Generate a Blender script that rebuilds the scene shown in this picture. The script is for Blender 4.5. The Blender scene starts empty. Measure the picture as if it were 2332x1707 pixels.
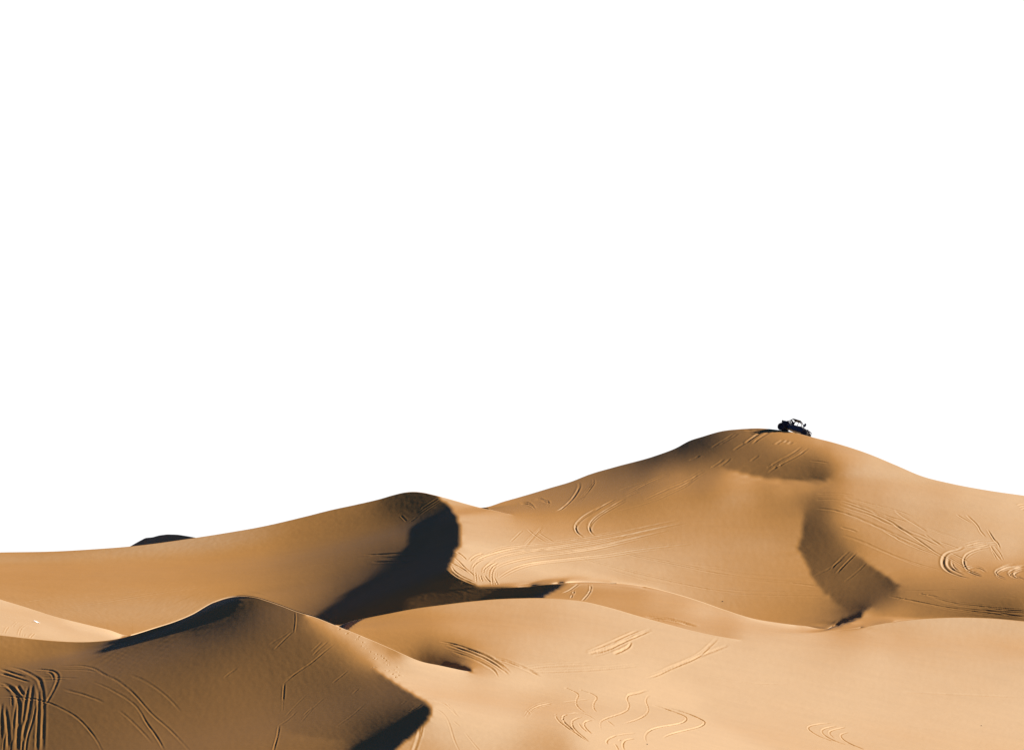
import bpy, bmesh, math, random
import numpy as np
from mathutils import Vector, Matrix
random.seed(7); RNG = np.random.default_rng(11)
C = bpy.context.scene.collection
R = math.radians

# ------------------------------------------------------------------ camera
FPX = 2332 / (2 * math.tan(R(10.5 / 2)))      # focal length in photo pixels
CX, YH = 1166.0, 1268.0                       # photo column of the axis, photo row of the horizon
EYE = 24.0                                    # camera height above the plain
cam = bpy.data.cameras.new('camera'); cam.sensor_width = 36
cam.lens = 36 * FPX / 2332; cam.shift_y = (1268 - 853.5) / 2332
cam.clip_start = 1; cam.clip_end = 20000
co = bpy.data.objects.new('camera', cam); C.objects.link(co)
co.location = (0, 0, EYE); co.rotation_euler = (R(90), 0, 0)
bpy.context.scene.camera = co

# ------------------------------------------------------------------ helpers
def tag(o, label=None, cat=None, group=None, kind=None):
    if label: o['label'] = label
    if cat: o['category'] = cat
    if group: o['group'] = group
    if kind: o['kind'] = kind
    return o
def empty(name, loc, label, cat, group=None):
    o = bpy.data.objects.new(name, None); C.objects.link(o); o.location = loc
    return tag(o, label, cat, group)
def obj(name, bm, mat, parent=None, smooth=True):
    me = bpy.data.meshes.new(name); bm.normal_update(); bm.to_mesh(me); bm.free()
    me.materials.append(mat)
    if smooth:
        me.polygons.foreach_set('use_smooth', [True] * len(me.polygons))
        try: me.set_sharp_from_angle(angle=R(40))
        except Exception: pass
    o = bpy.data.objects.new(name, me); C.objects.link(o)
    if parent: o.parent = parent
    return o
def mat_plain(name, col, rough=.6, metal=0., bump=0., scale=20.):
    m = bpy.data.materials.new(name); m.use_nodes = True
    nt = m.node_tree; b = nt.nodes['Principled BSDF']
    tc = nt.nodes.new('ShaderNodeTexCoord'); nz = nt.nodes.new('ShaderNodeTexNoise')
    nz.inputs['Scale'].default_value = scale; nz.inputs['Detail'].default_value = 4
    nt.links.new(tc.outputs['Object'], nz.inputs['Vector'])
    mx = nt.nodes.new('ShaderNodeMix'); mx.data_type = 'RGBA'
    mx.inputs[6].default_value = (*[c * .75 for c in col], 1); mx.inputs[7].default_value = (*[min(1, c * 1.2) for c in col], 1)
    nt.links.new(nz.outputs['Fac'], mx.inputs[0]); nt.links.new(mx.outputs[2], b.inputs['Base Color'])
    b.inputs['Roughness'].default_value = rough; b.inputs['Metallic'].default_value = metal
    return m

# ------------------------------------------------------------------ terrain survey
# crest lines of the dunes in photo coordinates (front to back) and the intervals
# along which each of them hides ground behind it
INF = 1e9
CUTS = [
  dict(p=[(-90,1440),(0,1445.5),(67.5,1453.2),(138,1459.4),(193,1460.9),(245.5,1457.2),(301,1445.6),(353,1429.6),(399,1414.9),(436,1399.5),(485,1371.9),(516,1361),(549,1356.5),(577,1358.5),(614,1369),(643.5,1379.5),(673,1391),(718,1405),(763,1422.8),(806,1440),(872,1468),(912,1486),(957,1504.7),(1005,1515),(1042,1523),(1071.5,1529),(1150,1546),(1400,1580),(1900,1600),(2424,1590)], real=[(-INF,1071.5)]),
  dict(p=[(-90,1330),(0,1364),(55,1381),(123,1402.6),(184,1418),(245.5,1432.7),(299,1446),(301,1445.6),(353,1429.6),(399,1414.9),(436,1399.5),(485,1371.9),(516,1361),(549,1356.5),(577,1358.5),(614,1369),(643.5,1379.5),(673,1391),(718,1405),(763,1422.8),(806,1412.5),(872,1399),(952,1384),(1000,1377.5),(1062,1369.8),(1124,1364),(1186,1361.4),(1232.6,1360.8),(1279,1363),(1326,1368.5),(1388,1383),(1450,1401),(1512,1418.5),(1574,1435),(1636,1448),(1700,1457),(1730,1457.5),(1807.6,1450),(1892,1437.6),(1957,1428),(2021.7,1416.5),(2086.5,1409),(2140,1406),(2184,1405),(2248.7,1406.8),(2332,1414),(2424,1424)], real=[(-INF,300),(763,1690),(1960,INF)]),
  dict(p=[(-90,1320),(0,1335),(297,1405),(500,1340),(640,1360),(763,1390),(900,1362),(1000,1346),(1060,1340),(1125,1337),(1178.5,1335),(1232,1330),(1288,1325),(1319.5,1323.6),(1357,1324),(1403,1327),(1465,1333.5),(1527,1348),(1589,1366.7),(1651,1388.3),(1707,1405.7),(1762,1415.5),(1827,1423.6),(1888.7,1428),(1924,1407),(1957,1396),(1986,1381),(2060,1360),(2424,1370)], real=[(1390,1887)]),
  dict(p=[(-90,1259),(0,1257),(129,1254.6),(215,1249.7),(291.6,1243.9),(446.6,1223.6),(522,1211.7),(589,1200),(700,1174.4),(753,1161),(814,1147.8),(865,1135.8),(897,1126.5),(920.6,1121),(939,1119.3),(960.5,1120.7),(990,1127),(1019,1134.5),(1059,1146),(1093,1155),(1125,1162),(1178,1173),(1250,1165),(1400,1100),(1500,1080),(1700,1060),(2424,1190)], real=[(-INF,1170)])]
SKY = [(-90,1259),(0,1257),(129,1254.6),(215,1249.7),(291.6,1243.9),(446.6,1223.6),(522,1211.7),(589,1200),(700,1174.4),(753,1161),(814,1147.8),(865,1135.8),(897,1126.5),(920.6,1121),(939,1119.3),(960.5,1120.7),(990,1127),(1019,1134.5),(1059,1146),(1093,1155),(1152,1140),(1205,1125),(1258,1109),(1300,1096.5),(1342,1080),(1400,1063),(1494,1037),(1540,1019.5),(1570,1003.5),(1600,993.8),(1642,981.8),(1687.6,976.6),(1736,975.3),(1775,979),(1811,985),(1842,993),(1908,1010),(1973,1031),(2038,1057.7),(2099.5,1083.6),(2167.6,1100.8),(2249,1116),(2332,1128),(2424,1142)]
GX0, GX1, GY1, GH = -90., 2424., 1776., 6.
NB = [64, 28, 16, 56, 16]                     # survey steps between one crest line and the next
# elevation survey of the dune field: distance of the ground along each line of sight, one row per
# survey step from the front to the skyline; each row is its number base, its first value and then
# the changes from row to row and column to column in steps of 15 mm, four to a number
SURVEY = [
[122,10920,45771131,49403071,49462853,56726735,64020141,67711619,71403097,75064809,75065299,78726521,71403591,71373335,74856671,60329391,49433573,42169205,42079899,38418187,31154549,27522609,23890425,27462829,27462825,27433057,27462825,27463069,31124535,34786245,42109419,45801141,60358187,67711617,78696747,93343343,111621879,133621907,162766251,221501955,49620561,7502762,18308552,21910722,21970014,25601954,25602200,29293436,32925376,36616854,36617100,36617100,36587332,32955390,32925378,25661740,25632214,25631968,25661738,32955144,47571726,58557098,69542228,73234196,76895908,76895910,76895910,73263970,73234202,69602504,69602260,69572490,65940792,65940550,65911024,65911024,65940550,69572490,73204430,76865896,80527606,80527852,69572738,65910780,65881010,62279082,65881012,65910780,65940548,69572246,69572490,73234200,84219084,76925926,73264216,73264214,76895910,73264212,76866142,73263968,73234200,73234200,69602502,73233956,73204430,73233956,600280],
[86,92,1286994,172,14966,1272456,2544398,2544396,1287076,1286906,636230,1272114,643453,7482,7729515,2611663,22365,1923219,1294388,1294475,1923047,1923048,3225090,1279512,1272285,1279680,14792,1272286,1286906,1287078,1301870,44550,2559364,2574154,1302042,2559364,2559190,1287252,7655032,6495248,2538819,5169890,7485,651278,643453,643452,14878,7397,1,7397,1,86,650934,0,636229,1279508,7482,7398,7396,0,7569,636056,636056,7484,636142,7396,643453,7396,7397,7397,7397,7396,1279508,1,14878,0,1279680,1272112,14792,14794,14794,650848,0,7396,650936,2,14792,172,1272114,172,1286906,1287076,172,7396,1272198,0,0,0,650934,7398,636058,0,0,636228,650850,172,2],
[96,92,385,1769474,1788002,1787906,18624,921794,1788098,1788098,1788096,18432,98,893953,9788068,6249706,2672930,1797216,2654211,2673124,1797122,1778883,3585411,884931,18724,903266,1769666,193,384,18434,1788098,3539330,1806530,1806532,5327236,3576004,1788100,1843396,4460738,17824324,84096214,6267003,893952,912771,893952,884832,893952,884736,884736,884736,884832,9408,1778881,9216,96,884736,0,1,1769473,9217,884736,0,9216,884737,9216,884833,96,97,903265,96,884737,903264,903264,1778688,1778688,1788000,18433,192,18434,18624,192,2,96,18528,193,1769472,18432,18432,192,1787906,1769664,1787906,884738,1,193,0,0,0,0,18433,1769473,96,1778690,1769472,1769473,2,0],
[102,88,2122418,2143224,204,206,2122622,6367250,21012,21014,2143430,21014,204,104,6440487,4318485,31217,5306041,308,2153835,3183627,3183728,3225548,21118,11019,2122621,1,1082016,20912,2122620,20808,41618,6367456,4266048,2185048,2164646,4287064,6388262,4266052,4265643,2311744,6503519,1061515,1061516,306,10507,2122518,103,1061310,10404,0,1,1061208,1082016,1061208,10609,1082118,1061208,1061312,1082120,1082118,10404,102,102,1061311,10404,1071613,1071612,10404,1061209,2132924,10405,10608,1061208,2,10608,2122418,20808,2122418,2122418,2143224,1,1061209,1061412,2122418,0,2122418,2122416,20810,2122620,21012,21012,0,102,0,0,0,2132820,10609,10406,0,204,20910,0,20810,20809,20808],
[102,84,20810,2122418,2122620,2143224,2143224,21012,4265642,2143428,4245038,2143428,20810,204,5347964,5369388,3183934,2132922,31421,3204738,2132922,2132823,4276251,1071819,1082326,1082120,10406,104,2132820,1061208,2122418,4255440,21012,2143432,4266254,6409072,4286858,2143840,2185252,10720,23534664,11746014,1061413,1061211,1071613,102,1061209,1061208,10404,1082118,10404,104,102,2132820,1,1082118,10404,102,1061208,2132820,2132821,1,1061209,10405,10404,1061311,102,103,10405,102,1061209,0,2122518,0,205,20808,204,20810,21012,204,10610,10406,10404,2122416,0,2122620,205,2122622,4244832,204,20810,2133026,10506,0,0,0,1061208,2,20910,20809,0,0,204,2122416,2132820,0,0],
[94,82,1661356,848444,17674,17674,17674,17674,1661358,1661358,17862,1661360,1679030,1661170,3331549,3384757,1687867,2491847,2509708,26697,839421,830868,4170876,1661454,1670195,1687864,848350,1670004,830585,1661262,1670005,0,1678842,1679028,3340012,1696892,3357874,5019230,6662534,849384,9967103,5805562,9119,9120,830679,9025,830585,1670004,1,94,0,830585,830586,830584,8836,8836,0,1,1670005,830585,830584,8932,839420,830680,8837,830585,830678,8836,830678,8836,0,8836,830584,17672,848256,1661170,17672,1661170,1661170,1678840,17672,830585,17673,1661262,1661168,17672,17674,2,848446,1678842,1661356,0,1,1,0,1661168,1,848350,1670006,8836,2,0,2,830772,188,0,8836],
[66,80,8712,1149986,8845,132,575124,264,304922,583838,583836,17426,575258,8846,296278,879982,296276,588193,13203,296406,296406,588195,588195,291987,296410,879978,0,287497,66,287497,291852,0,0,575126,583968,1158962,1167806,1167806,584106,1768542,2016896,18710474,287631,4625,4357,287563,4358,287496,66,4488,1,0,579349,67,287564,8778,4357,287564,287496,579348,579349,296275,66,4357,287562,4422,579349,862489,0,66,66,8778,0,0,575060,2,8714,8844,575124,132,296208,4356,4356,287760,8714,2,574994,8844,575124,8714,8780,287496,287496,0,4358,0,0,0,287629,2,0,2,0,8780,287496,2,8713],
[28,78,56,23576,4,43906,1570,87808,88648,45472,1626,87866,45474,89434,45585,88648,57,25172,28,785,785,113036,23606,28,899,91784,785,785,22737,22736,21980,28,1,1568,45474,47042,91004,92574,50348,176570,25370,290339,2631,23666,21980,0,43933,1,0,29,30,1,21953,786,44689,785,23548,44688,44689,21953,67452,22792,784,21953,21980,21952,22736,43932,785,21952,0,57,0,44744,56,45472,44744,43906,56,43906,840,28,43905,45500,43961,45472,43960,45472,45472,57,842,30,785,2,23521,0,44688,44745,43904,1569,57,43904,1569,44745,1596,1,784],
[32,76,2082,65600,131137,2048,64,2050,4096,2050,67586,65664,67650,2112,67590,2176,2050,68736,0,32769,32800,70785,68675,1091,2144,34848,32800,32800,1056,1057,32801,33793,32,1,65600,65664,133188,135362,266372,40966,401478,701732,39263,3205,1025,32800,32768,32802,32768,1088,32769,32802,0,34849,34848,32768,1024,1,100384,32768,68610,66561,34849,32,1025,1025,32,32769,34,1,32768,32770,64,2082,67584,64,67586,2113,2082,2050,1024,32800,2,64,66,65600,64,66,66,65538,65537,1025,0,1,65536,32769,2,0,0,66624,0,34816,66624,34848,1088,1024,1024],
[18,76,0,668,6482,38,11666,36,12026,11700,11666,1318,686,12352,12348,1966,12062,7150,2,11990,12673,18163,18200,6536,360,361,325,6174,6157,6175,973,5851,6157,18,6498,1318,12384,24664,24702,46806,24084,53074,21381,5962,6174,325,324,1,11989,5833,324,361,5850,324,324,11988,1,5833,11988,12006,6499,6498,324,325,1,18,5833,324,6481,0,12025,11988,11684,11701,36,684,684,11666,11700,0,20,1,666,11666,648,38,650,12332,648,5868,5868,1,11682,5832,0,11664,1,6500,668,0,11664,361,6500,360,18,5832,666],
[42,76,85,0,148260,148261,84,3530,81144,148262,148260,296436,299880,151788,151790,298368,155234,298284,3612,84,225836,149986,153553,1765,3570,77658,74130,75853,75895,75895,222391,75895,1806,1807,1849,150024,151706,299966,451756,169514,155240,473090,160511,76113,42,43,74089,1764,74130,3656,74089,42,1,1,1,74130,74088,1766,74089,74088,1848,42,1765,74132,1764,1765,1764,0,1764,149940,0,7098,3529,77618,3530,3530,148178,84,3530,3612,74089,1,84,3530,148178,3528,151706,3613,1848,44,128,44,74088,148176,42,44,77616,150024,74088,2,0,148176,1,42,0,149941,1765],
[46,74,196790,0,48,4234,198904,194672,391552,101568,8466,4324,184,198908,4326,12840,199000,12698,4236,198906,194857,101569,300612,2,196788,196788,2117,2163,292057,103731,99501,97475,99501,2117,47,4279,4232,393670,203322,1168222,398268,1375402,71908,4564,97336,97384,194718,2117,2116,2209,46,97382,48,2116,2116,1,196788,101615,0,1,1,2117,0,97337,46,101614,101569,46,0,97336,4280,2208,94,194764,194764,391552,4232,4234,92,97338,46,0,198904,194765,101660,194676,92,2,194720,1,97429,97429,101568,0,2208,2208,194720,4233,93,0,0,97336,2118,0,97337,97336,0],
[62,76,246017,480624,125,476656,238452,126,7690,484344,480624,7690,484346,484468,961002,1441997,492157,953562,961249,246264,253772,957282,965219,1,124,246016,238328,238391,249923,715171,249925,249925,718891,242234,242234,242172,476656,7812,968814,254080,984200,480630,1426758,488821,1,0,242297,246080,0,3906,480500,1,3845,238328,246016,0,238329,3968,62,62,62,238328,238328,480500,238329,3844,480564,3969,3844,124,0,476780,476656,2,7690,7690,126,476780,484344,3969,3844,480500,124,126,953314,7813,476656,480624,238453,0,62,0,480500,3844,246016,246016,238452,238330,2,0,0,476718,238329,238328,3908,62,62],
[68,74,633490,323748,9318,0,628864,9248,2,633626,9384,136,9386,629000,9520,989744,638118,18498,638118,1895844,2529737,323817,971250,9252,9248,138,4624,319124,319260,337621,337757,957239,319125,947991,68,4627,69,9248,1257868,1914474,2516002,9662,21104345,333688,0,4761,70,4624,314432,323680,314432,633488,4624,9316,4692,314432,70,68,314432,0,4624,0,68,314433,314502,0,323681,0,9316,0,136,9318,136,638114,629000,136,628866,628866,136,4624,314432,9248,628866,9250,136,2,323682,323750,70,314432,0,628932,68,9248,628932,628932,633488,633488,633488,323748,70,314432,633488,633556,1,314433,4761],
[54,76,163350,317952,3025,0,5888,314928,315036,5832,5888,320762,314928,5834,629860,1595485,633099,320870,315146,5944,175020,320766,953856,320869,315144,2,2,160380,475309,475365,790399,475473,166377,8803,160437,157518,160381,632772,320869,635798,338264,653514,1113967,9341,317844,54,5833,1,0,2916,2916,157464,163296,2916,163296,317844,1,157464,317844,157465,0,2916,2916,56,317953,1,2916,0,109,314928,314928,5941,5834,315036,314930,11720,5832,163298,110,54,314929,0,5834,315036,5832,315036,317953,317953,1,54,317844,157464,108,2916,157572,108,5833,5886,163350,3024,157464,0,157465,157464,2916,2916,54],
[26,78,1,18954,28,17578,35880,0,1352,52,54,52,35206,35204,20280,94776,2738,36558,4058,36608,70460,36608,21634,35208,2708,36558,1405,0,17603,19631,54787,21035,88637,52809,19605,703,18279,17602,1354,36608,140818,178672,4738,671,17602,0,676,0,35828,1,0,17576,0,17629,35828,18954,0,1,17576,0,1,1378,18929,0,17602,28,0,0,35152,1378,52,35882,35204,1354,1404,35204,52,35204,0,0,26,35204,52,2,54,18956,1380,18954,17576,728,17576,2,676,1352,35178,676,17578,17628,0,35178,1,17577,0,17577,18954,26,1],
[34,78,79764,79765,2313,78609,1,0,2,80956,78677,78676,2312,2314,158508,320555,158581,78744,158510,83234,46278,83236,237118,81056,157286,2382,2316,41618,1158,117947,119239,121485,42877,42877,117949,40563,40460,40463,1,80922,48690,87864,358710,43907,69,39305,2,0,1,0,41617,79764,34,78642,39304,79764,34,0,34,1156,41652,39304,79766,1,78609,1225,0,0,39306,70,2312,2314,80922,68,78610,68,80922,78608,39304,0,0,2314,78676,2312,78608,69,39304,1224,78642,1,0,1,2312,1156,39372,2312,78609,79765,79764,39305,39304,79800,39338,1156,1156,39305,1192],
[32,80,98304,32770,1024,0,32768,2,65,64,65538,2082,2,65602,34816,239848,39018,67588,69632,131138,197825,131200,40994,69636,6146,133186,67648,65664,64,1056,101409,101411,101475,103521,3169,101379,32865,32801,1056,67584,266304,196801,340164,32681,36,65536,1,1,34850,0,66560,34817,0,0,65537,32769,1088,66594,1089,0,1089,66624,1,1024,32770,0,0,34816,65600,65536,65538,67584,2048,67586,2048,65538,64,34880,34,32768,2050,65536,2082,65600,0,66560,1089,1024,1088,0,0,0,32768,2048,65568,32,32768,34850,32768,0,66561,32769,32,32,32769,34,1],
[48,82,48,1,1,2304,0,4609,221232,0,4608,221280,221280,4608,663554,1343621,449671,221280,221282,4706,124468,9220,666050,221376,666050,225888,442468,225794,221188,110594,2352,334227,338835,338837,338835,2547,112947,228145,1,110592,447074,18584,1119940,1325152,2503,2306,0,50,0,0,115248,50,2304,0,110592,2,115201,0,48,110592,4658,48,115250,110688,0,0,0,223490,4658,96,225794,221280,4704,96,98,4704,4608,221186,1,0,0,4610,96,115250,2,0,48,4656,115201,0,97,0,221185,2304,2400,110592,223490,1,1,110640,110642,110592,223488,2305,48,2401,1],
[64,84,1,4097,66,262145,66,4096,270336,8192,524288,8192,8192,524290,794752,2400584,819530,16452,16386,524416,1052930,1052928,16512,532484,286722,8324,532610,540802,540800,532608,262273,790593,1323203,1323203,274629,1323073,266433,786624,270401,528514,0,1585668,532738,16536714,326,0,262144,128,4225,66,0,528513,8193,64,0,4225,66,262144,2,524352,4225,8192,528513,524352,1,270402,8192,8192,128,8194,8320,8194,524290,524416,8192,2,524418,262144,4098,524354,528512,128,8192,524288,1,270400,0,262144,66,0,64,0,262146,0,270400,528512,270401,4096,262144,0,1,4097,262144,270337,4225,262208,66],
[62,88,3845,238390,3844,476718,3,0,3844,0,246016,2,484346,246141,953316,2410689,1441877,957405,957280,7812,7690,15442,957284,484468,965216,961124,484468,484470,484470,7816,4,11534,726579,719143,1680139,726579,257613,242235,488251,7689,64,261764,968814,2229894,7873,246079,0,0,0,0,3844,246080,0,0,0,7750,480625,476657,238329,3968,476720,0,0,0,476720,480625,480624,476656,7688,484346,124,126,126,7690,476780,7688,7688,476656,476657,125,7688,0,2,3968,238328,3846,0,476718,1,0,0,238328,0,0,480625,246079,480500,62,62,3845,3844,7750,238331,64,62,1,3969],
[38,88,54910,0,54873,54910,40,1445,0,111188,0,76,54948,112674,57837,398740,176366,60690,57838,112674,219564,109897,5776,109822,5818,109822,5778,219566,112710,115598,112710,60688,4370,171951,59321,59399,169065,56357,164731,2927,152,337935,219641,1100406,72175,1520,109744,1,2928,1,109744,1,0,54949,111190,54872,54874,54874,109744,57761,57760,1520,2,57760,54948,2928,2928,2964,109820,76,109822,112632,112632,109744,2,109746,76,0,57760,2888,0,109820,111265,1,0,1,0,1521,1520,2926,54872,109744,111189,1,54872,0,56316,1520,1,38,54873,1444,1444,1444,54873,40,38],
[36,92,94644,46693,36,48025,1296,49284,36,46656,94610,93348,186624,147,93314,475921,289375,94827,93384,144,2594,2594,93386,5184,95976,5184,93386,2736,95978,186770,189290,93456,142560,47988,143897,237279,141377,50657,50545,97237,95940,190514,5300,1444,119204,2592,49286,2,0,1368,0,0,1296,2,0,0,0,0,46656,94610,0,2592,49248,94680,0,72,72,93314,93314,95976,2592,2594,72,2594,2592,2664,94610,46656,93314,94608,73,38,49248,38,36,0,1296,38,0,1296,93312,46657,49286,46694,38,3888,0,46657,1296,46656,36,47952,38,46657,1298,1369,36],
[40,98,192041,1600,65601,42,192001,1600,64000,0,67201,80,0,128002,81,329724,205090,6526,131242,131200,3281,256080,3281,82,3202,4,128082,131244,131282,131280,6562,131284,128082,65681,68920,324923,200123,324921,65643,65721,129681,64080,129844,6482,1278803,128082,129761,128000,81,0,67200,0,3200,128040,67201,129602,128001,1,3200,3240,0,2,128000,3240,128000,3200,131200,3200,131280,3200,131202,129680,128002,3200,128080,129680,67200,2,0,67200,128042,81,40,64000,2,1,67240,67200,128040,64000,64000,1602,129600,1,1,67201,40,40,64040,1600,64000,40,1600,40,40,40,0],
[40,102,4801,1641,40,1603,129640,1601,1,40,129600,1,67200,2,256044,516963,520327,129763,3280,2,128004,198442,128004,128002,257760,131281,3200,3280,128082,131282,259282,131360,131362,2,193600,68921,325003,72123,72123,196801,67320,3202,73763,262480,2505802,47,67242,67202,2,3200,1600,129602,1600,64080,2,0,42,0,1602,0,128080,81,1680,2,3280,128000,128002,128080,3202,128002,2,3202,67280,129682,2,3202,128000,128001,0,0,67201,67242,1680,0,1,64000,0,129600,64000,0,129600,1,67201,1,64040,42,64001,64000,129600,64001,40,64081,67201,129600,64001,64000,0],
[34,108,117947,40461,40461,120258,39305,41650,1157,1225,39304,1158,0,78608,41685,203562,205946,46348,2,80922,78677,158509,68,80922,41616,4,78678,78676,4624,80922,2382,159600,83236,80990,41616,119103,121485,197851,196693,40497,3505,2381,238172,157217,123764,67,79833,0,0,2,0,0,0,78608,78609,2313,69,0,78608,69,0,80956,2312,69,2,78678,68,2382,68,78678,68,78676,78608,2381,80920,78608,0,2,0,40460,2,1225,36,1,39304,79766,1225,39304,0,78642,39305,36,40460,1158,1225,39305,0,79765,39305,34,1156,78642,1157,39304,79764,79798,1225],
[18,118,381,5887,343,973,342,973,324,5850,0,6481,360,0,668,36073,48389,25097,648,36,650,670,12332,685,11666,11700,648,38,11666,650,23366,12350,24050,1334,11702,6156,18523,19139,19173,6213,17841,23382,23652,5856,53248,6477,668,0,648,1,648,5869,36,5832,2,5834,5834,2,0,668,648,12024,11664,11666,11664,684,684,11666,12314,648,12312,0,11666,648,36,650,0,648,5869,18,11988,11682,1,0,1,6498,0,1,5832,360,18,1,11682,6499,18,12636,5850,5832,324,11988,5833,324,666,5833,0,6481,18],
[22,126,13091,12103,31967,506,31947,22,23,1,23,21318,22,11616,528,55200,77514,13670,43122,21341,0,21868,11660,4,970,21298,44,22288,21340,21340,1012,22310,1982,43610,22310,2,32451,33507,33509,33509,1475,11137,32958,90,66792,2899,21825,45,0,24,486,21320,22,21824,0,21296,990,0,11616,44,21824,11660,970,968,22266,968,21342,1012,44,21298,44,44,11618,21826,970,10692,2,528,508,484,10648,10692,0,10649,21782,1,22,0,21318,11639,0,10670,10648,484,22,1,21781,506,11638,10648,21318,10649,484,21780,22,484,0],
[30,132,135031,28050,29731,81031,930,81031,81000,27030,27000,27000,0,54900,0,164760,164885,112745,28861,1834,1802,32430,54060,54061,55800,28861,55802,121,28802,1802,55802,55860,108062,57662,55922,1922,27900,83791,85533,137795,135991,28052,54061,30721,162000,16176,28832,54032,54900,54061,54001,1,1800,1830,1800,61,0,1800,54961,54000,1800,55832,60,1802,120,54062,55800,1800,1802,60,1832,3632,54061,1832,54002,54000,54000,1,27001,1,1801,30,1,0,30,900,902,27000,27000,900,27000,54900,901,30,27961,27032,27000,28830,54900,31,27000,0,900,28830,27061,0,0],
[34,142,3505,121383,40497,3571,40495,3469,79866,1157,1157,1156,78642,41617,0,43962,122642,46416,78644,68,79832,160754,0,2314,68,78610,68,80956,78676,78676,78608,2314,80990,157354,161844,80990,79834,119071,119241,123797,40567,42777,78711,83268,39305,313420,79835,69,68,39304,2,41616,1224,2,1224,2,68,79764,2312,0,78610,78676,80920,78676,2314,2314,70,79834,79832,68,68,68,78610,78676,78677,0,68,39304,1190,34,1156,1156,1158,79764,39305,2,2315,79765,1157,0,79765,39305,1156,1225,34,1,39305,79764,39305,0,1,39338,41616,79764,34,0,1],
[34,152,119171,40563,42875,119105,40563,39339,119069,39338,1192,1,39305,79800,0,79832,239431,160823,41685,2312,2312,122536,78612,79832,68,2312,2312,79834,2312,2314,2314,78676,80988,83300,81058,159666,2382,39340,121417,121485,123799,196690,1191,239360,0,1303087,2416,2,36,2,41616,79832,2346,0,2348,2312,0,68,0,2314,68,70,70,78678,78676,157218,2312,2312,78610,2346,68,78610,2312,2312,39374,2314,39304,1192,39339,39304,0,41650,39304,36,0,1157,36,34,1156,40460,39340,39304,41650,39338,0,39305,79800,39305,39304,40528,1224,78609,79765,39305,39306,39304,1158],
[22,150,11134,11199,32453,32453,12125,1475,25,507,3,506,10648,10693,21296,32913,32938,34918,21322,21824,968,43076,45,992,2,21826,21782,968,44,21340,21340,970,21298,22310,22310,22312,23280,44,33418,53835,33507,3439,32497,12584,512,183942,10757,44,968,21296,21825,0,21824,21341,45,21296,21296,11617,21298,21824,970,1012,22266,1012,22266,10737,970,21298,12606,44,21298,45,21340,21340,968,0,0,11133,506,21297,10670,528,990,10649,0,11617,484,10648,11617,22,1,485,484,10648,10670,21804,10649,0,22,22,22,10648,10672,2,21781,21780,1],
[22,148,22308,32429,12123,12169,33463,32495,11154,507,31966,10648,21802,22,11638,43100,22265,44135,10739,992,21824,11616,1960,21341,21296,11661,1012,0,21298,44,970,21340,1012,21298,23278,23278,22354,1016,484,2425,54763,32101,12167,21321,11309,45036,21999,21298,0,44,11616,11640,2,992,21296,10692,2,21298,0,970,21340,22266,21340,970,970,22288,21824,11616,44,21298,21297,2,46,11618,21298,0,22,10671,3,484,21825,1,529,484,484,484,10648,22,484,1,10670,0,23,22,529,10649,0,22,1,1,10648,24,45,1,11617,10648,24],
[20,144,804,42,8461,24461,24425,24425,8423,24401,401,21,8001,0,16401,8801,402,25664,16024,41,8822,16002,16441,8800,802,32022,20,802,0,822,16040,802,16002,840,16042,17642,17644,16844,8802,24460,25261,26103,25223,461,11222,40001,17989,800,40,0,16022,41,8800,40,8802,16002,16041,0,840,800,16802,16040,802,32002,41,42,800,16440,16000,0,2,16040,800,16002,0,440,8400,421,8020,0,8820,20,20,0,8001,22,401,8000,20,20,401,20,8000,1,20,20,20,441,400,0,1,441,22,20,22,16020,1],
[16,136,8770,546,12290,4881,12595,13137,4913,273,4145,257,1,257,4096,258,528,17217,323,20,8480,33,4098,8482,8192,4608,8194,8481,8192,33,2,8194,544,514,8706,16418,16930,9282,8258,4864,4883,21781,12595,5395,24864,529,5369,256,8192,0,32,8192,8192,0,8224,0,4610,8194,8192,8224,514,514,8226,32,8194,0,2,512,0,512,32,514,8194,545,512,16,4369,4368,8481,4625,256,0,256,1,16,1,1,257,256,4385,0,4112,289,256,1,289,289,4624,0,16,256,18,1,0,8481,4609,0],
[18,132,12996,24014,11702,6822,7507,6861,18491,6823,973,5851,972,18,361,649,361,31160,12372,39,648,11664,649,648,6517,38,6517,6500,6480,11684,685,648,12314,11700,648,12350,12998,35066,1334,30460,17874,18523,7479,29217,6483,11992,23060,648,0,12332,0,20,648,11700,11664,12312,0,36,650,650,11700,11700,648,650,648,11664,649,0,2,36,650,648,36,362,326,5832,17515,5851,5832,326,5832,5832,6498,5832,324,5850,5852,5832,6498,18,5850,324,18,18,324,6498,6498,324,0,5869,0,1,0,5869,20,324,0],
[18,130,23688,12350,1370,5870,18487,18489,6861,17555,6175,6175,18162,324,18,324,7146,36685,5871,670,0,5832,4,20,23656,11665,0,0,360,0,20,11700,36,12314,11700,12312,24014,12998,24052,35028,1623,18523,29647,1675,23387,5871,40664,650,6482,6516,36,36,11990,2,38,2,11700,648,11664,11700,684,2,650,37,2,6480,11990,11684,37,11666,11664,11700,648,11664,5869,6157,6175,325,0,19,11988,11989,325,56,6498,361,5833,324,324,5833,11988,5833,324,324,6498,324,324,0,5832,12008,18,0,324,20,5869,648,324],
[18,134,5850,1298,23980,12352,5850,17913,29575,7507,6211,990,343,6499,18,18,24984,18810,11666,399,0,11666,11703,37,6517,4,11990,37,18,5832,11664,0,650,11666,684,650,686,13000,24662,688,42180,17838,20433,29507,6894,668,40503,72,11700,0,2,11666,37,1296,648,36,2,36,38,11666,668,12312,37,2,0,12024,0,36,11700,37,684,11664,668,0,18,6175,6175,18,5850,360,18,5850,0,5833,324,18,1,667,3,18,5833,11988,5833,5832,324,0,5832,0,11989,5869,0,5832,0,12025,18,326,649],
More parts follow.
